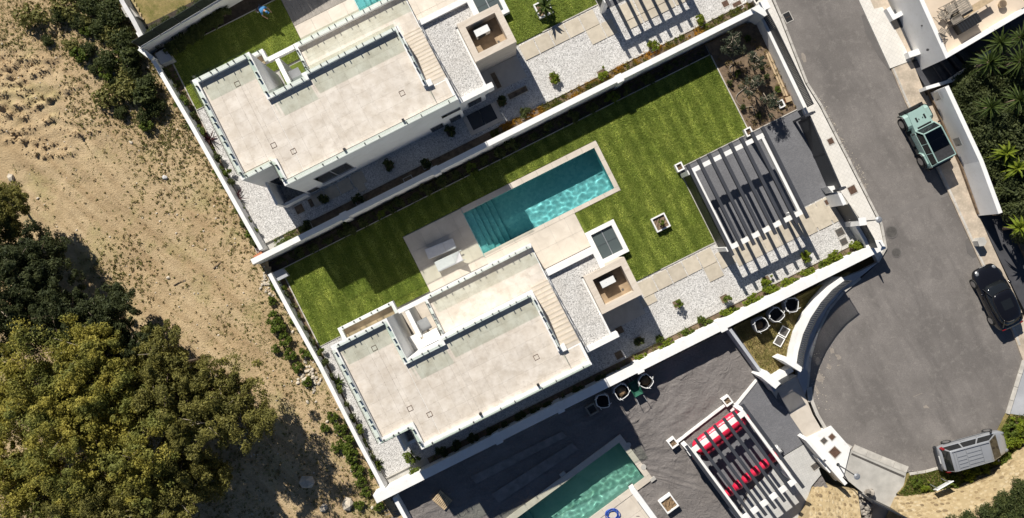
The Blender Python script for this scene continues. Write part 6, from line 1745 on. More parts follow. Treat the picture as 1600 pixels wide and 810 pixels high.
def bed_bits():
    x, y = W(1220, 163, .05); t = thing('tray', 'white square tray with a dark middle beside the bed timber', 'tray', (x, y, .02), None, R(26))
    mb = MB(); mb.ring([(-.22,-.26),(.22,-.26),(.22,.26),(-.22,.26)], [(-.13,-.17),(.13,-.17),(.13,.17),(-.13,.17)], 0, .14); lobj('rim', mb, M['white'], t); mb = MB(); mb.lbox(-.128, .128, -.168, .168, .01, .05); lobj('bottom', mb, M['black'], t)
    x, y = W(1231, 156, .1); t = thing('crate', 'orange brown crate at the end of the bed timber', 'crate', (x, y, .02), None, R(20))
    mb = MB(); mb.lbox(-.2, .2, -.16, .16, 0, .22); lobj('box', mb, M['terracotta'], t); mb = MB(); mb.lbox(-.21, .21, -.17, .17, .221, .25); lobj('lid', mb, M['wood_warm'], t)
    mb = MB()
    for (a, b) in (((1197, 82), (1226, 150)), ((1201, 82), (1230, 150))):
        p, q = W(*a, .1), W(*b, .1); wall_strip(mb, [p, q], .12, .0, .11)
    o = obj('timber', mb, M['wood_warm']); props(o, 'two pale timber lengths lying side by side along the bed', 'timber'); o['kind'] = 'thing'
bed_bits()
def mb_box(name, label, cat, px, py, z, w, d, h, deg, mat):
    x, y = W(px, py, z + h); t = thing(name, label, cat, (x, y, z), None, R(deg)); mb = MB(); mb.lbox(-w/2, w/2, -d/2, d/2, 0, h); lobj('body', mb, M[mat], t); mb = MB(); mb.lbox(-w/2-.02, w/2+.02, -d/2-.02, d/2+.02, h+.001, h+.03); lobj('lid', mb, M[mat], t)
mb_box('brick_pier', 'terracotta brick pier where the field wall meets the lower garden wall', 'brick pier', 404, 401, .3, .35, .6, .9, -60, 'terracotta')
# pale planters sunk in the upper plot forecourt
for i, (px, py, w, d, lb) in enumerate(((775, 126, .32, 1.1, 'short dark planting trough beside the upper stone box'), (809, 145, 1.35, .36, 'long dark planting trough on the upper forecourt'))):
    x, y = W(px, py, .82); t = thing('planting_trough', lb, 'planting trough', (x, y, .80), None, R(26.6)); mb = MB(); a, b = w / 2, d / 2
    mb.ring([(-a-.05,-b-.05),(a+.05,-b-.05),(a+.05,b+.05),(-a-.05,b+.05)], [(-a,-b),(a,-b),(a,b),(-a,b)], -.05, .05); lobj('rim', mb, M['slab'], t); mb = MB(); mb.lbox(-a+.003, a-.003, -b+.003, b-.003, -.05, .02); lobj('earth', mb, M['soil'], t)
# ================================================================== vegetation
def leaf_quads(cent, rad, per, size, rng, flat=0.35, aspect=.5):
    """cent (K,3), rad (K,3): leaves scattered through each clump, denser towards its skin"""
    K = len(cent); N = K * per
    d = rng.normal(size=(N, 3)); d /= np.linalg.norm(d, axis=1)[:, None]
    r = rng.uniform(0.25, 1.0, N) ** 0.6
    p = np.repeat(cent, per, 0) + d * r[:, None] * np.repeat(rad, per, 0)
    n = d * .7 + rng.normal(size=(N, 3)) * .6 + np.array([0, 0, flat]); n /= np.linalg.norm(n, axis=1)[:, None]
    a = np.cross(n, rng.normal(size=(N, 3))); a /= np.linalg.norm(a, axis=1)[:, None]; b = np.cross(n, a)
    s = size * rng.uniform(.6, 1.35, N)[:, None]
    q = np.stack([p - a * s, p - b * s * aspect, p + a * s, p + b * s * aspect], 1)
    return q.reshape(-1, 3)

def crown_obj(V, mat, t): return arr_obj('crown', V, 4, M[mat], t, nv=4)
def crown_centres(rng, R_, Hh, K, z0, lump=.55):
    """clump centres in an uneven dome: several lobes, with holes between"""
    lob = rng.integers(5, 8); la = rng.uniform(0, 6.28, lob); lr = R_ * rng.uniform(.35, .62, lob); C = []
    L = np.stack([lr * np.cos(la), lr * np.sin(la), z0 + Hh * rng.uniform(.30, .68, lob)], 1); L = np.vstack([L, [[0, 0, z0 + Hh * .72]]])
    LR = np.concatenate([R_ * rng.uniform(.34, .52, lob), [R_ * .45]])
    while len(C) < K:
        i = rng.integers(0, len(L)); d = rng.normal(size=3); d /= np.linalg.norm(d); d[2] = d[2] * .75 + .18
        p = L[i] + d * LR[i] * rng.uniform(.55, 1.08)
        if p[2] > z0 * .55: C.append(p)
    return np.array(C), L

def make_tree(label, px, py, R_, Hh, mat, seed, K=110, per=150, leaf=.13, clump=.62, group='trees at the foot of the dry field', bark='bark', zt=None, base_z=None, name='tree'):
    rng = np.random.default_rng(seed); rr = random.Random(seed)
    x, y = W(px, py, Hh * .62)
    zb = (field_h(x, y) if base_z is None else base_z) - .05
    t = thing(name, label, 'tree', (x, y, zb), group)
    C, L = crown_centres(rng, R_, Hh - 1.2, K, 1.2)
    C = C + rng.normal(size=C.shape) * clump * .55
    rad = rng.uniform(.45, 1.25, (K, 1)) * clump * rng.uniform(.55, 1.35, (K, 3)) * np.array([[1, 1, .75]])
    V = leaf_quads(C, rad, per, leaf, rng, .35, .36)
    crown_obj(V, mat, t)
    lean = Vector((rr.uniform(-.5, .5), rr.uniform(-.5, .5), Hh * .45))
    mb = MB(); mb.tube([(0, 0, -.2), lean * .35, lean * .7 + Vector((.1, 0, 0)), lean], R_ * .045, 9, R_ * .026); lobj('trunk', mb, M[bark], t, True)
    for l in L:
        mb = MB(); e = Vector(l); m = lean.lerp(e, .5) + Vector((rr.uniform(-.3, .3), rr.uniform(-.3, .3), .25)); mb.tube([lean * .75, m, e], R_ * .022, 6, .03)
        for k in range(9):
            c = C[rr.randrange(len(C))]
            if (Vector(c) - e).length < R_ * .6: mb.tube([m.lerp(e, rr.uniform(.3, 1)), Vector(c) * 1.03 + Vector((0, 0, .28))], .032, 5, .012)
        lobj('branch', mb, M[bark if rr.random() < .4 else 'pale_bark'], t, True)
    return t
TREES = [
 (60, 600, 4.6, 7.4, 'tree_yellow', 'yellow-green tree at the left edge with other crowns all round it'),
 (165, 585, 4.2, 6.8, 'tree_yellow', 'yellow-green tree whose crown borders the dark conifer-like trees above it'),
 (275, 575, 3.7, 6.4, 'tree_olive', 'olive green tree reaching out to the bare earth track'),
 (115, 715, 4.8, 7.8, 'tree_yellow', 'largest yellow-green tree in the middle of the lower left clump'),
 (232, 690, 4.5, 7.6, 'tree_yellow', 'yellow-green tree right of the largest tree, bare twigs showing'),
 (328, 655, 3.9, 7.2, 'tree_olive', 'dark olive tree at the right end of the lower left clump'),
 (22, 765, 3.9, 6.6, 'tree_yellow', 'yellow-green tree in the bottom left corner of the picture'),
 (185, 800, 4.3, 6.8, 'tree_olive', 'olive tree cut by the bottom edge, below the largest tree'),
 (285, 775, 3.3, 5.8, 'tree_olive', 'smaller olive tree cut by the bottom edge beside tree shadows'),
 (18, 480, 3.5, 5.8, 'tree_dark', 'dark green tree at the left edge above the yellow crowns'),
 (96, 490, 3.0, 5.2, 'tree_dark', 'dark green tree between the left edge and the track, middle one'),
 (165, 500, 2.5, 4.2, 'tree_dark', 'dark green tree nearest the bare track above the olive crown'),
 (2, 325, 2.2, 4.8, 'tree_olive', 'lone olive tree at the left edge, its shadow on the earth'),
 (45, 408, 2.8, 4.4, 'tree_dark', 'dark tree below the lone olive tree at the left edge'),
 (215, 540, 2.0, 3.6, 'tree_dark', 'small dark tree squeezed against the olive tree by the track'),
]

for i, (px, py, r, h, mt, lb) in enumerate(TREES):
    make_tree(lb, px, py, r, h, mt, 100 + i, K=int(120 + r * 36), per=175, leaf=.092 if 'dark' not in mt else .085, clump=.24 + r * .062)

# ---- shrubs: a few kinds built once, then copied
def shrub_kind(mat, seed, R_=.42, Hh=.6, K=16, per=46, leaf=.065, stretch=1.0, stems=5, name='shrub', flat=.35, aspect=.5):
    rng = np.random.default_rng(seed); rr = random.Random(seed)
    t = thing(name, None, 'shrub')
    C = []
    while len(C) < K:
        d = rng.normal(size=3); d /= np.linalg.norm(d)
        C.append([d[0] * R_ * stretch * rng.uniform(.3, .95), d[1] * R_ * rng.uniform(.3, .95), Hh * .5 + abs(d[2]) * Hh * .45 * rng.uniform(.4, 1)])
    C = np.array(C); rad = rng.uniform(.7, 1.2, (K, 1)) * np.array([[R_ * .38, R_ * .38, Hh * .26]])
    arr_obj('foliage', leaf_quads(C, rad, per, leaf, rng, flat, aspect), 4, M[mat], t)
    mb = MB()
    for i in range(stems):
        c = C[i]; mb.tube([(rr.uniform(-.03, .03), rr.uniform(-.03, .03), -.04), Vector(c) * .5 + Vector((0, 0, .05)), Vector(c)], .016, 5, .006)
    lobj('stems', mb, M['bark'], t)
    return t
USED = {}
def put(kind, px, py, z, label, scale=1.0, group=None, zread=.35, cat=None, rz=None):
    x, y = W(px, py, z + zread * scale)
    return put_xy(kind, x, y, z, label, scale, group, cat, rz)
def put_xy(kind, x, y, z, label, scale=1.0, group=None, cat=None, rz=None):
    rz = rnd.uniform(0, 6.28) if rz is None else rz
    if kind not in USED:
        USED[kind] = 1; o = kind; o.location = (x, y, z); o.rotation_euler = (0, 0, rz); o.scale = (scale,) * 3; o['label'] = label
        if group: o['group'] = group
    else: o = dup(kind, (x, y, z), rz, label, scale, group)
    if cat: o['category'] = cat
    return o
S_LIME = [shrub_kind('shrub_bright', 11 + i, .44, .62, 18, 46, .07, 1.35) for i in range(3)]
S_GREEN = [shrub_kind('shrub', 21 + i, .42, .62, 16, 46, .065, 1.15) for i in range(3)]
S_DARK = [shrub_kind('bush_dark', 31 + i, .42, .7, 16, 46, .065) for i in range(3)]
S_BIG = [shrub_kind('bush_dark', 41 + i, 1.3, 1.6, 34, 80, .10, stems=7, name='bush') for i in range(3)]
S_HEDGE = [shrub_kind('hedge', 51 + i, 1.5, 2.3, 52, 150, .10, stems=7, name='hedge_bush') for i in range(3)]
S_SCRUB = [shrub_kind('weed', 81 + i, .6, .55, 18, 34, .075, 1.2, name='scrub') for i in range(2)]
S_WEED = [shrub_kind('shrub', 61 + i, .5, .55, 16, 40, .08, 1.1, name='weed_clump') for i in range(2)]
S_SAP = [shrub_kind('shrub', 71 + i, .26, .75, 9, 24, .075, name='sapling') for i in range(2)]

# planter along the lower wall of the middle plot, from the road corner towards the field
line = [(1337, 388, 1.25), (1302, 405, 1.3), (1286, 415, .8), (1260, 431, 1.15), (1243, 441, .75), (1228, 446, 1.15), (1200, 457, 1.1), (1175, 471, 1.2), (1150, 486, .7), (1133, 493, 1.05), (1107, 506, .8),
        (1095, 500, .7), (1075, 520, .9), (1043, 541, 1.15), (1030, 530, .7), (1000, 563, 1.0), (966, 585, .9)]
for i, (px, py, s) in enumerate(line):
    put(S_LIME[i % 3] if s > .9 else S_GREEN[i % 3], px, py, -.03, ORD[i] + ' green shrub from the road corner, against the long white wall of the middle plot', s, 'shrubs along the lower white wall', rz=R(26.6) + rnd.choice((0, math.pi)))
line = [(940, 593), (905, 612), (882, 626), (858, 636), (838, 645), (812, 652), (790, 665), (768, 676), (738, 684), (712, 697), (690, 706)]
for i, (px, py) in enumerate(line):
    put(S_DARK[i % 3], px, py, -.03, ORD[i] + ' shaded shrub below the middle villa, counted from the stone box side', rnd.uniform(.8, 1.25), 'shaded shrubs below the middle villa')
put(S_GREEN[0], 643, 716, 0, 'leafy shrub on the gravel at the notched corner of the middle villa', 1.2); put(S_GREEN[1], 650, 741, 0, 'leafy shrub leaning over the white wall near the field corner', 1.15)
# shaded bed under the wall between the plots
us = [-12.6, -11.7, -10.6, -9.6, -8.9, -7.9, -6.6, -5.9, -5.1, -4.0, -3.1, -1.9, -.9, .3, 1.3, 2.5, 3.4, 5.0, 6.2, 8.0, 9.4, 10.9, 12.0, 13.6, 15.2]
for i, u in enumerate(us):
    x, y, z = FB.p(u, -6.75 + rnd.uniform(-.15, .12), -.04); k = i + 1
    w = ORD[i] if i < len(ORD) else ('twenty-third', 'twenty-fourth', 'twenty-fifth')[i - 22]
    put_xy((S_GREEN if i in (6, 13, 21) else S_DARK)[i % 3], x, y, -.04, w + ' shaded plant from the field in the bed above the middle lawn', rnd.uniform(.7, 1.25), 'shaded plants in the bed above the middle lawn')
# inside the wall along the field
for i, (px, py, k) in enumerate([(258, 118, 'd'), (270, 140, 'd'), (283, 160, 'g'), (297, 182, 'd'), (312, 205, 'g'), (338, 248, 'd'), (347, 270, 'g'), (356, 288, 'd'), (374, 328, 'g'), (385, 348, 'd'), (393, 365, 'g'), (400, 380, 'd')]):
    put({'d': S_DARK, 'g': S_GREEN}[k][i % 3], px, py, .78, ORD[i] + ' plant from the top inside the upper villa wall along the field', rnd.uniform(.8, 1.25), 'plants inside the upper field wall')
for i, (px, py) in enumerate([(434, 448), (442, 462), (452, 480), (462, 500), (472, 515), (483, 535), (493, 552), (505, 572), (517, 590), (527, 612), (537, 635), (548, 655), (557, 675), (567, 694), (577, 715), (586, 735)]):
    put((S_DARK if i % 3 else S_GREEN)[i % 3], px, py, -.02, ORD[i] + ' plant from the top inside the middle villa wall along the field', rnd.uniform(.8, 1.2), 'plants inside the middle field wall')
# weeds outside the walls
for i, (px, py, s) in enumerate([(428, 497, 1.01), (436, 512, 1.08), (445, 530, 0.94), (432, 545, 0.65), (455, 553, 0.86), (466, 575, 0.79), (474, 552, 0.65), (480, 596, 0.72), (520, 650, 0.79), (533, 668, 1.01), (540, 690, 1.08), (546, 712, 1.15), (556, 735, 0.94), (562, 752, 0.86), (572, 770, 0.72), (425, 470, 0.65), (508, 668, 0.65), (525, 700, 0.72), (560, 790, 0.72), (590, 792, 0.79)]):
    x, y = W(px, py, .2); put_xy(S_WEED[i % 2], x, y, field_h(x, y), ORD[i] + ' weed clump listed down the outside of the middle field wall', s, 'weed clumps outside the field wall')
# bushes of the scrub at the top
for i, (px, py, s) in enumerate([(150, 10, 0.69), (182, 24, 0.82), (163, 48, 0.60), (196, 66, 0.73), (142, 78, 0.39), (172, 98, 0.65), (210, 112, 0.52), (232, 136, 0.65), (203, 140, 0.52), (246, 168, 0.52), (226, 182, 0.43), (190, 176, 0.39), (97, 28, 0.47), (78, 66, 0.33), (150, 110, 0.34), (128, 36, 0.47), (215, 86, 0.43), (180, 130, 0.39)]):
    x, y = W(px, py, .8); put_xy(S_BIG[i % 3], x, y, field_h(x, y) - .1, (ORD[i] + ' dark bush in the scrub belt running down from the top edge') if i not in (12, 13) else ('round lone bush on the bare field near the top edge', 'small dark bush on the bare earth left of the scrub belt')[i - 12], s, 'dark bushes in the scrub belt', rz=i * 1.3)
rs = random.Random(44); k = 0
while k < 22:
    s_ = rs.random(); px, py = 120 + 125 * s_ + rs.gauss(0, 26), 8 + 185 * s_ + rs.gauss(0, 14)
    x, y = W(px, py, .4)
    if x * FB.c + y * FB.s > LEFT_U - .6 or py < -20: continue
    put_xy((S_SCRUB, S_DARK, S_SCRUB, S_GREEN)[k % 4][(k // 2) % 2], x, y, field_h(x, y) - .05, ORD[k] + ' low scrub clump among the dark bushes outside the upper garden wall', rs.uniform(.9, 2.0), 'low scrub clumps in the scrub belt'); k += 1
# hedge mass and garden on the right
for i, (px, py, s) in enumerate([(1503, 146, .75), (1521, 179, .8), (1538, 213, .85), (1556, 249, .85), (1574, 287, .9), (1592, 329, .85), (1520, 126, .75), (1536, 156, .9), (1556, 196, 1.0), (1574, 226, 1.0), (1590, 262, 1.0), (1604, 300, 1.0), (1574, 130, .9), (1600, 200, 1.0), (1624, 250, 1.0), (1612, 150, 1.0), (1606, 356, .8), (1640, 330, 1.0), (1645, 190, 1.0), (1600, 110, .9)]):
    x, y, z = PS(px, py, 1.2); put_xy(S_HEDGE[i % 3], x, y, z - .9, ORD[i] + ' dense dark hedge bush, counted along and then behind the white street wall', s, 'dense hedge bushes on the right', rz=i * 2.1)
for i, (px, py, s) in enumerate([(1487, 822, .55), (1515, 816, .6), (1545, 803, .62), (1572, 787, .62), (1598, 766, .62), (1540, 830, .7), (1578, 815, .7), (1608, 792, .7), (1500, 850, .6), (1626, 752, .7)]):
    x, y = W(px, py, 2.4); put_xy(S_BIG[i % 3], x, y, 1.72, ORD[i] + ' dark bush on top of the yellow stone wall, bottom right', s, 'bushes above the yellow stone wall', rz=i * 1.7)
for i, (px, py, s) in enumerate([(1432, 752, .8), (1446, 760, .7), (1492, 752, .9), (1512, 742, 1.0), (1530, 732, 1.1), (1545, 718, 1.1), (1557, 704, 1.2), (1567, 688, 1.2), (1577, 672, 1.2), (1588, 662, 1.1), (1598, 672, 1.0), (1584, 690, 1.1), (1566, 715, 1.0)]):
    x, y, z = PS(px, py, .2); put_xy((S_LIME if i % 2 else S_WEED)[(i // 2) % 2], x, y, z - .2, ORD[i] + ' leafy clump on the grass verge, counted from the lane past the silver car', s, 'leafy clumps on the grass verge')

# plants in square holes in the gravel
HOLES = [(FB, 1058, 475, 'hole with a sapling left of the pergola, nearer the stone box', 's'), (FB, 1132, 467, 'hole with a sapling left of the pergola shade corner', 's'), (FB, 1197, 438, 'hole with a bush within the pergola stripes', 'l'), (FB, 1257, 401, 'hole with a bush at the right end of the pergola stripes', 'l'),
         (FB, 998, 533, 'shaded hole with a small plant beside the stone box', 'd'), (FB, 968, 516, 'empty-looking shaded hole at the corner of the box roof', ''), (FB, 967, 555, 'small shaded hole by the long planter, empty', ''),
         (FA, 866, 124, 'hole with a young lime shrub nearest the upper stone box', 'l'), (FA, 941, 116, 'hole with a young lime shrub between the box and the upper pergola', 'l'), (FA, 1020, 73, 'hole with a lime shrub in the upper pergola stripes', 'l'), (FA, 1096, 35, 'hole with a lime shrub at the right end of the upper pergola stripes', 'l'),
         (FA, 820, 178, 'shaded hole with a plant below the long dark trough', 'd'), (FA, 784, 160, 'shaded hole with a plant at the corner of the upper box roof', 'd'), (FA, 704, 206, 'shaded hole with a plant beside the dark window grille', 'd'), (FA, 666, 256, 'shaded hole with a bushy plant in the middle of the upper gravel', 'd'),
         (FA, 608, 259, 'shaded hole with a bushy plant below the upper long wall', 'd'), (FA, 639, 283, 'small shaded hole near the white wall', ''), (FA, 561, 312, 'hole with a plant at the end of the light strip', 'd'), (FA, 507, 311, 'hole with a plant near the big window of the upper villa', 'd'), (FA, 489, 316, 'dark empty hole beside the pale wall slabs', ''), (FA, 468, 327, 'dark empty hole at the corner of the upper villa', ''), (FA, 480, 354, 'hole with a low plant at the edge of the shade', 'd')]
for i, (fr, px, py, lb, k) in enumerate(HOLES):
    plant_hole(px, py, fr, 'square ' + lb, .50 if fr is FB else .56)
    pl = 'plant growing in the square ' + lb.replace(' with a sapling', '').replace(' with a bushy plant', '').replace(' with a small plant', '').replace(' with a plant', '').replace(' with a young lime shrub', '').replace(' with a lime shrub', '').replace(' with a bush', '').replace(' with a low plant', '')
    x, y = W(px, py, fr.oz)
    if k: put_xy({'s': S_SAP, 'l': S_LIME, 'd': S_DARK}[k][i % 2], x, y, fr.oz + .0, pl, {'s': 1.15, 'l': .85, 'd': .95}[k], 'plants in the square gravel holes')
x, y = W(1032, 349, .2); put_xy(S_SAP[0], x, y, .18, 'small plant in the square white planter on the sunny lawn', .8, 'plants in the square gravel holes')

# ---- olive trees of the planting bed
for i, (px, py, r, h, lb) in enumerate([(1143, 72, .85, 2.0, 'olive tree in the shaded corner of the planting bed'), (1177, 92, .80, 1.8, 'olive tree in the sun at the top of the planting bed'), (1172, 135, .85, 1.8, 'olive tree in the middle of the planting bed beside the hose loop'), (1205, 162, .75, 1.6, 'olive tree beside the white tray near the driveway')]):
    make_tree(lb, px, py, r, h, 'olive', 300 + i, K=26, per=60, leaf=.06, clump=.26, group='young olive trees in the planting bed', base_z=.0, name='olive_tree')
for i, (px, py) in enumerate([(1160, 168), (1186, 180), (1197, 120), (1152, 115), (1215, 140), (1168, 60), (1190, 105), (1140, 130)]):
    put((S_DARK + S_GREEN)[i % 6], px, py, 0, ORD[i] + ' low plant among the olive trees on bare soil', .55, 'low plants on the olive bed')

# ---- palms and spiky plants
def palm_kind(mat, seed, n, L, w, droop, name, trunk_h=0.0, trunk_r=.12, up=.55):
    rng = random.Random(seed); t = thing(name, None, 'palm')
    if trunk_h:
        mb = MB(); mb.tube([(0, 0, -.1), (.04, .02, trunk_h * .5), (0, 0, trunk_h)], trunk_r, 9, trunk_r * .8); lobj('trunk', mb, M['bark'], t, True)
    protos = []
    for k in range(4):
        mb = MB(); d = droop * (.5 + .3 * k); m = 5; pts = []
        for i in range(m + 1):
            s = i / m; e = up * (1.1 - .42 * k); pts.append((L * s * math.cos(e) , L * s * math.sin(e) - d * L * s * s))
        for i in range(m + 1):
            s = i / m; ww = w * (math.sin(math.pi * min(1, .12 + s * .88)) ** .7) * (1 - .85 * s * s * s)
            mb.v += [(pts[i][0], -ww, pts[i][1] + ww * .35), (pts[i][0], 0, pts[i][1]), (pts[i][0], ww, pts[i][1] + ww * .35)]
        for i in range(m):
            a = 3 * i; mb.f += [(a, a + 3, a + 4, a + 1), (a + 1, a + 4, a + 5, a + 2)]
        me = bpy.data.meshes.new('leaf'); me.from_pydata(mb.v, [], mb.f); me.materials.append(M[mat]); protos.append(me)
    for i in range(n):
        o = bpy.data.objects.new('leaf', protos[min(3, int(4 * i / n))]); COL.objects.link(o); o.parent = t
        o.location = (0, 0, trunk_h + .02 - .12 * i / n * (1 if trunk_h else 0)); o.rotation_euler = (rng.uniform(-.25, .25), rng.uniform(-.15, .15), i * 2.399 + rng.uniform(-.2, .2)); s = rng.uniform(.75, 1.1); o.scale = (s, s, s)
    return t
YUC = palm_kind('palm', 5, 46, 1.15, .055, .30, 'yucca_palm', 2.2, .15, 1.1)
for i, (px, py, s, lb) in enumerate([(1566, 66, 1.1, 'spiky palm at the top of the right hand garden, beside the shaded ramp'), (1547, 97, 1.15, 'largest spiky palm leaning over the low white ramp wall'), (1594, 96, 1.2, 'spiky palm at the right edge beside the largest one'), (1556, 165, .95, 'spiky palm standing alone in the dark hedge'), (1596, 155, 1.1, 'spiky palm at the right edge in the hedge shade'), (1601, 56, 1.0, 'spiky palm at the right edge nearest the terrace house')]):
    x, y = W(px, py, 3.2); put_xy(YUC, x, y, .6, lb, s, 'spiky palms in the right hand garden', 'palm')
FAN = palm_kind('shrub_bright', 9, 30, .85, .10, .45, 'fan_plant', 1.6, .10, .9)
for i, (px, py, s, lb) in enumerate([(1578, 238, 1.0, 'pale leafy fan plant in the hedge, left of the other'), (1594, 262, 1.0, 'pale leafy fan plant at the right edge of the hedge'), (1598, 356, 1.0, 'pale leafy fan plant by the shaded side ramp')]):
    x, y = W(px, py, 2.8); put_xy(FAN, x, y, .9, lb, s, 'pale fan plants in the hedge', 'palm')
PALM = palm_kind('palm', 3, 18, 1.0, .10, .5, 'young_palm', .7, .09, .9)
x, y = W(851, 10, 1.7); put_xy(PALM, x, y, 1.0, 'young palm in the white planter on the upper lawn', 1.0, None, 'palm')
FLAX = palm_kind('red_spike', 6, 34, .75, .035, .22, 'red_flax', 0, up=1.15)
for i, (px, py, lb) in enumerate([(325, 217, 'dark red flax plant inside the wall, beside the upper villa gravel'), (367, 308, 'dark red flax plant lower down the same bed of the upper villa')]):
    x, y = W(px, py, 1.2); put_xy(FLAX, x, y, .8, lb, 1.1, 'red flax plants', 'flax')
YUC2 = palm_kind('palm', 8, 28, .62, .045, .25, 'yucca', 0, up=1.1)
for i, (px, py, lb) in enumerate([(527, 598, 'green yucca inside the field wall casting a spiky shadow on gravel'), (590, 728, 'green yucca at the lower end of the field wall bed'), (300, 195, 'green yucca above the red flax in the upper bed')]):
    x, y = W(px, py, .4); put_xy(YUC2, x, y, 0 if i < 2 else .8, lb, 1.0, 'yuccas inside the field walls', 'yucca')
# shaded upright plants along the top wall of the upper garden
for i in range(14):
    s = i / 13; px, py = 254 + (338 - 254) * s + 8, 78 + (20 - 78) * s; x, y = W(px, py, 1.5)
    put_xy(S_DARK[i % 3], x, y, .78, ORD[i] + ' dark upright plant from the corner, along the top garden wall', 1.25, 'upright plants along the top garden wall')
for i in range(5):
    px, py = 235 + 24 * i, 52 - 14 * i; x, y = W(px, py, 2.0); put_xy(S_HEDGE[i % 3], x, y, .6, ORD[i] + ' dark hedge bush from the corner, behind the top garden wall', .5, 'hedge bushes behind the top wall')

# ---- ground cover and grass: nobody could count these
def scatter_pts(fr, rects, per, rng):
    us, ns = [], []
    for (a, b, c, d) in rects:
        k = int((b - a) * (d - c) * per); us.append(rng.uniform(a, b, k)); ns.append(rng.uniform(c, d, k))
    u = np.concatenate(us) + fr.ou; n = np.concatenate(ns) + fr.on
    return u * fr.c + n * fr.s, u * fr.s - n * fr.c
def blades(name, x, y, z, mat, h=(.035, .075), w=(.010, .020), seed=1, lean=.5):
    rng = np.random.default_rng(seed); K = len(x); a = rng.uniform(0, 6.283, K); hh = rng.uniform(*h, K); ww = rng.uniform(*w, K); l = rng.normal(size=(K, 2)) * lean * hh[:, None]
    p0 = np.stack([x - ww * np.cos(a), y - ww * np.sin(a), z], 1); p1 = np.stack([x + ww * np.cos(a), y + ww * np.sin(a), z], 1); p2 = np.stack([x + l[:, 0], y + l[:, 1], z + hh], 1)
    return arr_obj(name, np.stack([p0, p1, p2], 1).reshape(-1, 3), 3, mat, None, 'stuff', nv=3)
rng = np.random.default_rng(77)
x, y = scatter_pts(FB, [(-14.27, -5.98, -6.35, -.56), (-5.97, 8.69, -6.35, -4.69), (8.7, 12.8, -6.35, 5.1), (12.8, 18.2, -6.35, -.48), (5.3, 8.7, -.86, 5.1)], 1500, rng)
blades('grass', x, y, np.zeros(len(x)), M['blade'], seed=2)
x, y = scatter_pts(FA, [(-14.27, -5.98, -4.7, -.56), (8.7, 12.8, -6.0, 5.1), (5.3, 8.7, -.86, 5.1)], 900, rng)
blades('grass', x, y, np.full(len(x), .8), M['blade'], seed=3)
def cover_strip(name, fr, u0, u1, n0, n1, z, mat, K, per, size, seed):
    rng = np.random.default_rng(seed); u = rng.uniform(u0, u1, K) + fr.ou; n = rng.uniform(n0, n1, K) + fr.on
    C = np.stack([u * fr.c + n * fr.s, u * fr.s - n * fr.c, np.full(K, z + .08) + rng.uniform(-.03, .08, K)], 1)
    arr_obj(name, leaf_quads(C, rng.uniform(.08, .2, (K, 1)) * np.array([[1, 1, .6]]), per, size, rng), 4, M[mat], None, 'stuff')
cover_strip('ground_cover', FA, 2.6, 22.0, 9.52, 10.08, .77, 'flower', 420, 26, .045, 5)
cover_strip('ground_cover', FA, -13.6, -11.2, 9.52, 10.08, .77, 'shrub', 60, 26, .045, 6)
cover_strip('ground_cover', FB, -14.5, 18, -7.1, -6.45, -.06, 'bush_dark', 330, 22, .05, 17)
cover_strip('ground_cover', FB, -11, 22, 9.52, 9.9, -.04, 'weed', 160, 16, .04, 7)
cover_strip('ground_cover', FB, -14.95, -14.4, -6.2, 9.0, -.04, 'weed', 120, 16, .05, 8)
cover_strip('ground_cover', FA, -14.95, -14.4, -4.2, 9.0, .76, 'shrub', 160, 18, .05, 9)
cover_strip('ground_cover', FB, 18.4, 21.9, -6.6, -.6, .02, 'dry_blade', 150, 14, .05, 10)
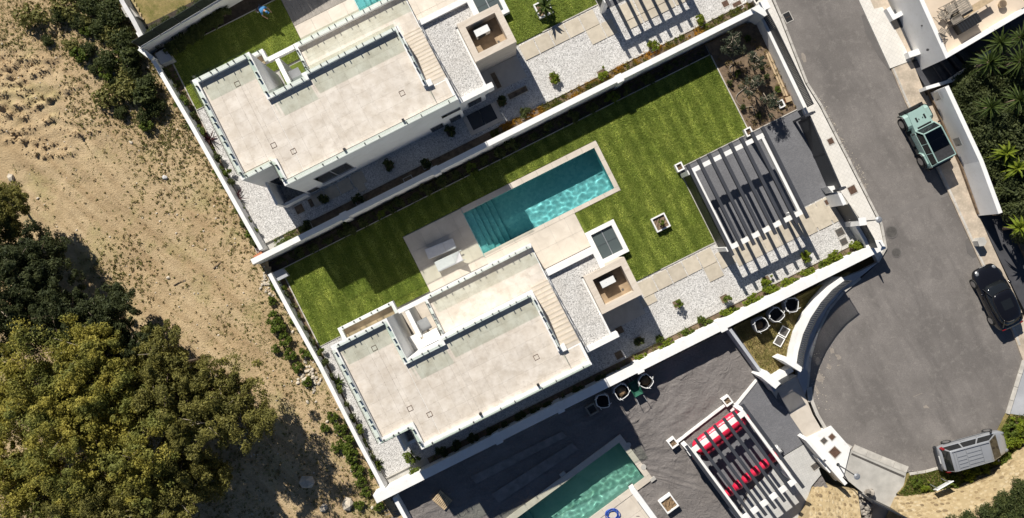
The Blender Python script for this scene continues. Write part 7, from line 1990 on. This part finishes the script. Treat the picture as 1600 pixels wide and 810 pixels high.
# field weeds and dry tufts: thick towards the walls and the scrub, thin on the open track
def field_weeds():
    rng = np.random.default_rng(12); C = []; Rr = []
    pts = rng.uniform(0, 1, (60000, 3))
    for a, b, c in pts:
        px, py = -40 + 700 * a, -40 + 900 * b
        x, y = W(px, py, 0); u = x * FB.c + y * FB.s
        if u > LEFT_U - .25: continue
        dw = LEFT_U - u
        d = .035 + .8 * math.exp(-dw / 2.0) + .75 * max(0, mnoise.noise((x * .22, y * .22, 4.4)) - .1) * 2.2 + (.5 if 90 < px < 260 and py < 200 else .22 if py < 85 else 0) + .35 * max(0, mnoise.noise((x * .9, y * .9, 1.4)))
        tr = abs((px - 230) * .60 - (py - 330) * .80 + 20)
        d *= .25 + .75 * min(1, tr / 90.0)
        if px < 110 and 95 < py < 260: d *= .15
        if c > d * .55: continue
        C.append((x, y, field_h(x, y) + .03)); Rr.append(rng.uniform(.05, .15) * (1.5 if rng.random() < .12 else 1))
    C = np.array(C); Rr = np.array(Rr)[:, None]; h = len(C) * 2 // 3
    arr_obj('weeds', leaf_quads(C[:h], Rr[:h] * np.array([[1, 1, .35]]), 9, .05, rng), 4, M['weed'], None, 'stuff')
    arr_obj('dry_grass_tufts', leaf_quads(C[h:], Rr[h:] * np.array([[1.1, 1.1, .5]]), 9, .055, rng), 4, M['dry_blade'], None, 'stuff')
    # fine straw and grass between the tufts
    C = []; Rr = []
    for a, b, c in rng.uniform(0, 1, (90000, 3)):
        px, py = -40 + 680 * a, -40 + 900 * b
        x, y = W(px, py, 0); u = x * FB.c + y * FB.s
        if u > LEFT_U - .2: continue
        dw = LEFT_U - u
        d = .02 + .55 * math.exp(-dw / 3.0) + .9 * max(0, mnoise.noise((x * .16, y * .16, 14.4)) - .02) + (1.1 if py < 85 else .5 if py < 110 and px > 100 else 0) + .3 * max(0, mnoise.noise((x * .8, y * .8, 1.4)))
        if px < 110 and 88 < py < 240: d *= .25
        if c > d * .5: continue
        C.append((x, y, field_h(x, y) + .015)); Rr.append(rng.uniform(.04, .12))
    C = np.array(C); Rr = np.array(Rr)[:, None]
    arr_obj('straw', leaf_quads(C, Rr * np.array([[1, 1, .25]]), 7, .04, rng, 1.0, .3), 4, M['straw'], None, 'stuff')
    mb = MB(); rr = random.Random(19)
    for (ax, ay, bx, by, L, hh) in RUTS:
        for i in range(int(L * 15)):
            t = rr.random(); x, y = ax + (bx - ax) * t + rr.gauss(0, .16), ay + (by - ay) * t + rr.gauss(0, .16)
            s = rr.uniform(.03, .075) * (1.9 if rr.random() < .12 else 1); mb.lump((x, y, field_h(x, y) + s * .25), s * 1.2, s * rr.uniform(.6, 1), s * .8, rr, .25, rr.uniform(0, 3))
    for i in range(500):
        x, y = W(rr.uniform(-30, 600), rr.uniform(-30, 840), 0)
        if x * FB.c + y * FB.s > LEFT_U - .2: continue
        s = rr.uniform(.02, .07); mb.lump((x, y, field_h(x, y) + s * .2), s * 1.2, s, s * .7, rr, .25, rr.uniform(0, 3))
    obj('earth_clods', mb, M['field'], kind='stuff', origin=(0, 0, 0))
    mb = MB(); rr = random.Random(9)
    for (cx, cy, sd, k) in ((484, 590, 9, 70), (424, 440, 8, 60), (560, 700, 14, 30), (212, 92, 12, 50), (530, 650, 12, 30)):
        for i in range(k):
            x, y = W(cx + rr.gauss(0, sd), cy + rr.gauss(0, sd * 1.3), 0)
            if x * FB.c + y * FB.s > LEFT_U - .25: continue
            s = rr.uniform(.05, .17); mb.lump((x, y, field_h(x, y) + s * .2), s, s * rr.uniform(.6, 1), s * .6, rr, .2, rr.uniform(0, 3))
    for i in range(1500):
        px, py = rr.uniform(-30, 640), rr.uniform(-30, 840); x, y = W(px, py, 0)
        u = x * FB.c + y * FB.s
        if u > LEFT_U - .2: continue
        if rr.random() > (.25 + .75 * math.exp(-(LEFT_U - u) / 4)): continue
        s = rr.uniform(.03, .085) * (1.7 if rr.random() < .05 else 1); mb.lump((x, y, field_h(x, y) + s * .2), s, s * rr.uniform(.6, 1), s * .6, rr, .2, rr.uniform(0, 3))
    obj('field_stones', mb, M['field_stone'], kind='stuff', origin=(0, 0, 0))
field_weeds()
for i, (px, py, s, lb) in enumerate([(480, 754, .62, 'large pale boulder lying in the tree shadow'), (543, 788, .55, 'flat pale boulder near the bottom end of the field wall'), (27, 279, .32, 'pale stone alone on the bare earth near the left edge'), (263, 279, .22, 'white stone on the edge of the weeds by the wall'), (505, 795, .4, 'grey boulder at the bottom edge in dappled shade')]):
    x, y = W(px, py, 0); mb = MB(); mb.lump((0, 0, s * .25), s, s * .75, s * .5, random.Random(i), .16, i); o = obj('boulder', mb, M['field_stone'] if i != 3 else M['stain_white'], origin=(0, 0, 0)); o.location = (x, y, field_h(x, y)); props(o, lb, 'boulder', 'boulders in the field')
for i, (pl, lb) in enumerate([([(273, 446), (282, 441), (292, 437)], 'fallen branch lying on the open earth track'), ([(335, 420), (342, 414), (348, 408)], 'thin fallen twig on the earth near the middle wall'), ([(183, 470), (187, 464), (190, 459)], 'pale broken branch beside the dark trees')]):
    pts = [(*W(x, y, .1), 0) for x, y in pl]; pts = [(p[0], p[1], field_h(p[0], p[1]) + .05) for p in pts]; mb = MB(); mb.tube(pts, .035, 6, .015); o = obj('fallen_branch', mb, M['bark']); props(o, lb, 'branch')
# dry garden and verge
def patch(name, poly, z, per, mat, h, w, seed, slope=False):
    rng = np.random.default_rng(seed); P = np.array(poly); x0, y0 = P.min(0); x1, y1 = P.max(0); k = int((x1 - x0) * (y1 - y0) * per); pts = rng.uniform((x0, y0), (x1, y1), (k, 2)); inside = np.zeros(k, bool); m = len(P); j = m - 1
    for i in range(m):
        xi, yi = P[i]; xj, yj = P[j]
        c = ((yi > pts[:, 1]) != (yj > pts[:, 1])) & (pts[:, 0] < (xj - xi) * (pts[:, 1] - yi) / (yj - yi + 1e-12) + xi); inside ^= c; j = i
    pts = pts[inside]; zz = np.array([zs(a, b) + z if slope else z for a, b in pts])
    blades(name, pts[:, 0], pts[:, 1], zz, mat, h, w, seed, .6)
patch('dry_grass', [W(x, y, -.3) for x, y in [(1148, 514), (1310, 440), (1296, 454), (1262, 497), (1244, 548), (1240, 572), (1206, 598)]], -.3, 260, M['dry_blade'], (.05, .12), (.015, .03), 21)
patch('dry_grass', [W(x, y, -.3) for x, y in [(1148, 514), (1310, 440), (1296, 454), (1262, 497), (1244, 548), (1240, 572), (1206, 598)]], -.3, 150, M['weed'], (.05, .12), (.015, .03), 22)
VERGE = [PS(x, y, .06)[:2] for x, y in [(1404, 771), (1414, 760), (1420, 743), (1446, 739), (1480, 730), (1527, 710), (1560, 680), (1575, 650), (1630, 645), (1630, 690), (1588, 718), (1543, 746), (1490, 770), (1440, 782)]]
patch('verge_grass', VERGE, .06, 520, M['shrub'], (.06, .16), (.02, .04), 23, True)
patch('verge_grass', VERGE, .06, 130, M['dry_blade'], (.06, .14), (.02, .04), 24, True)
# bare-twig shadows and litter on the road edge are left to the light; loose grit along the kerbs
mb = MB(); rr = random.Random(31)
for i in range(260):
    k = rr.random()
    if k < .5: px, py = rr.uniform(1270, 1345), 0; py = 150 + (px - 1270) * 1.85 + rr.uniform(-6, 6); px += rr.uniform(2, 12)
    elif k < .75: px, py = rr.uniform(1262, 1320), rr.uniform(545, 640); px = 1268 + abs(rr.gauss(0, 18))
    else: px, py = rr.uniform(1330, 1440), 0; py = 702 + (px - 1330) * .40 - abs(rr.gauss(0, 5))
    x, y, z = PS(px, py, .004); s = rr.uniform(.012, .035); mb.lump((x, y, z + s * .3), s, s, s * .6, rr, .2)
obj('road_grit', mb, M['field_stone'], kind='stuff', origin=(0, 0, 0))
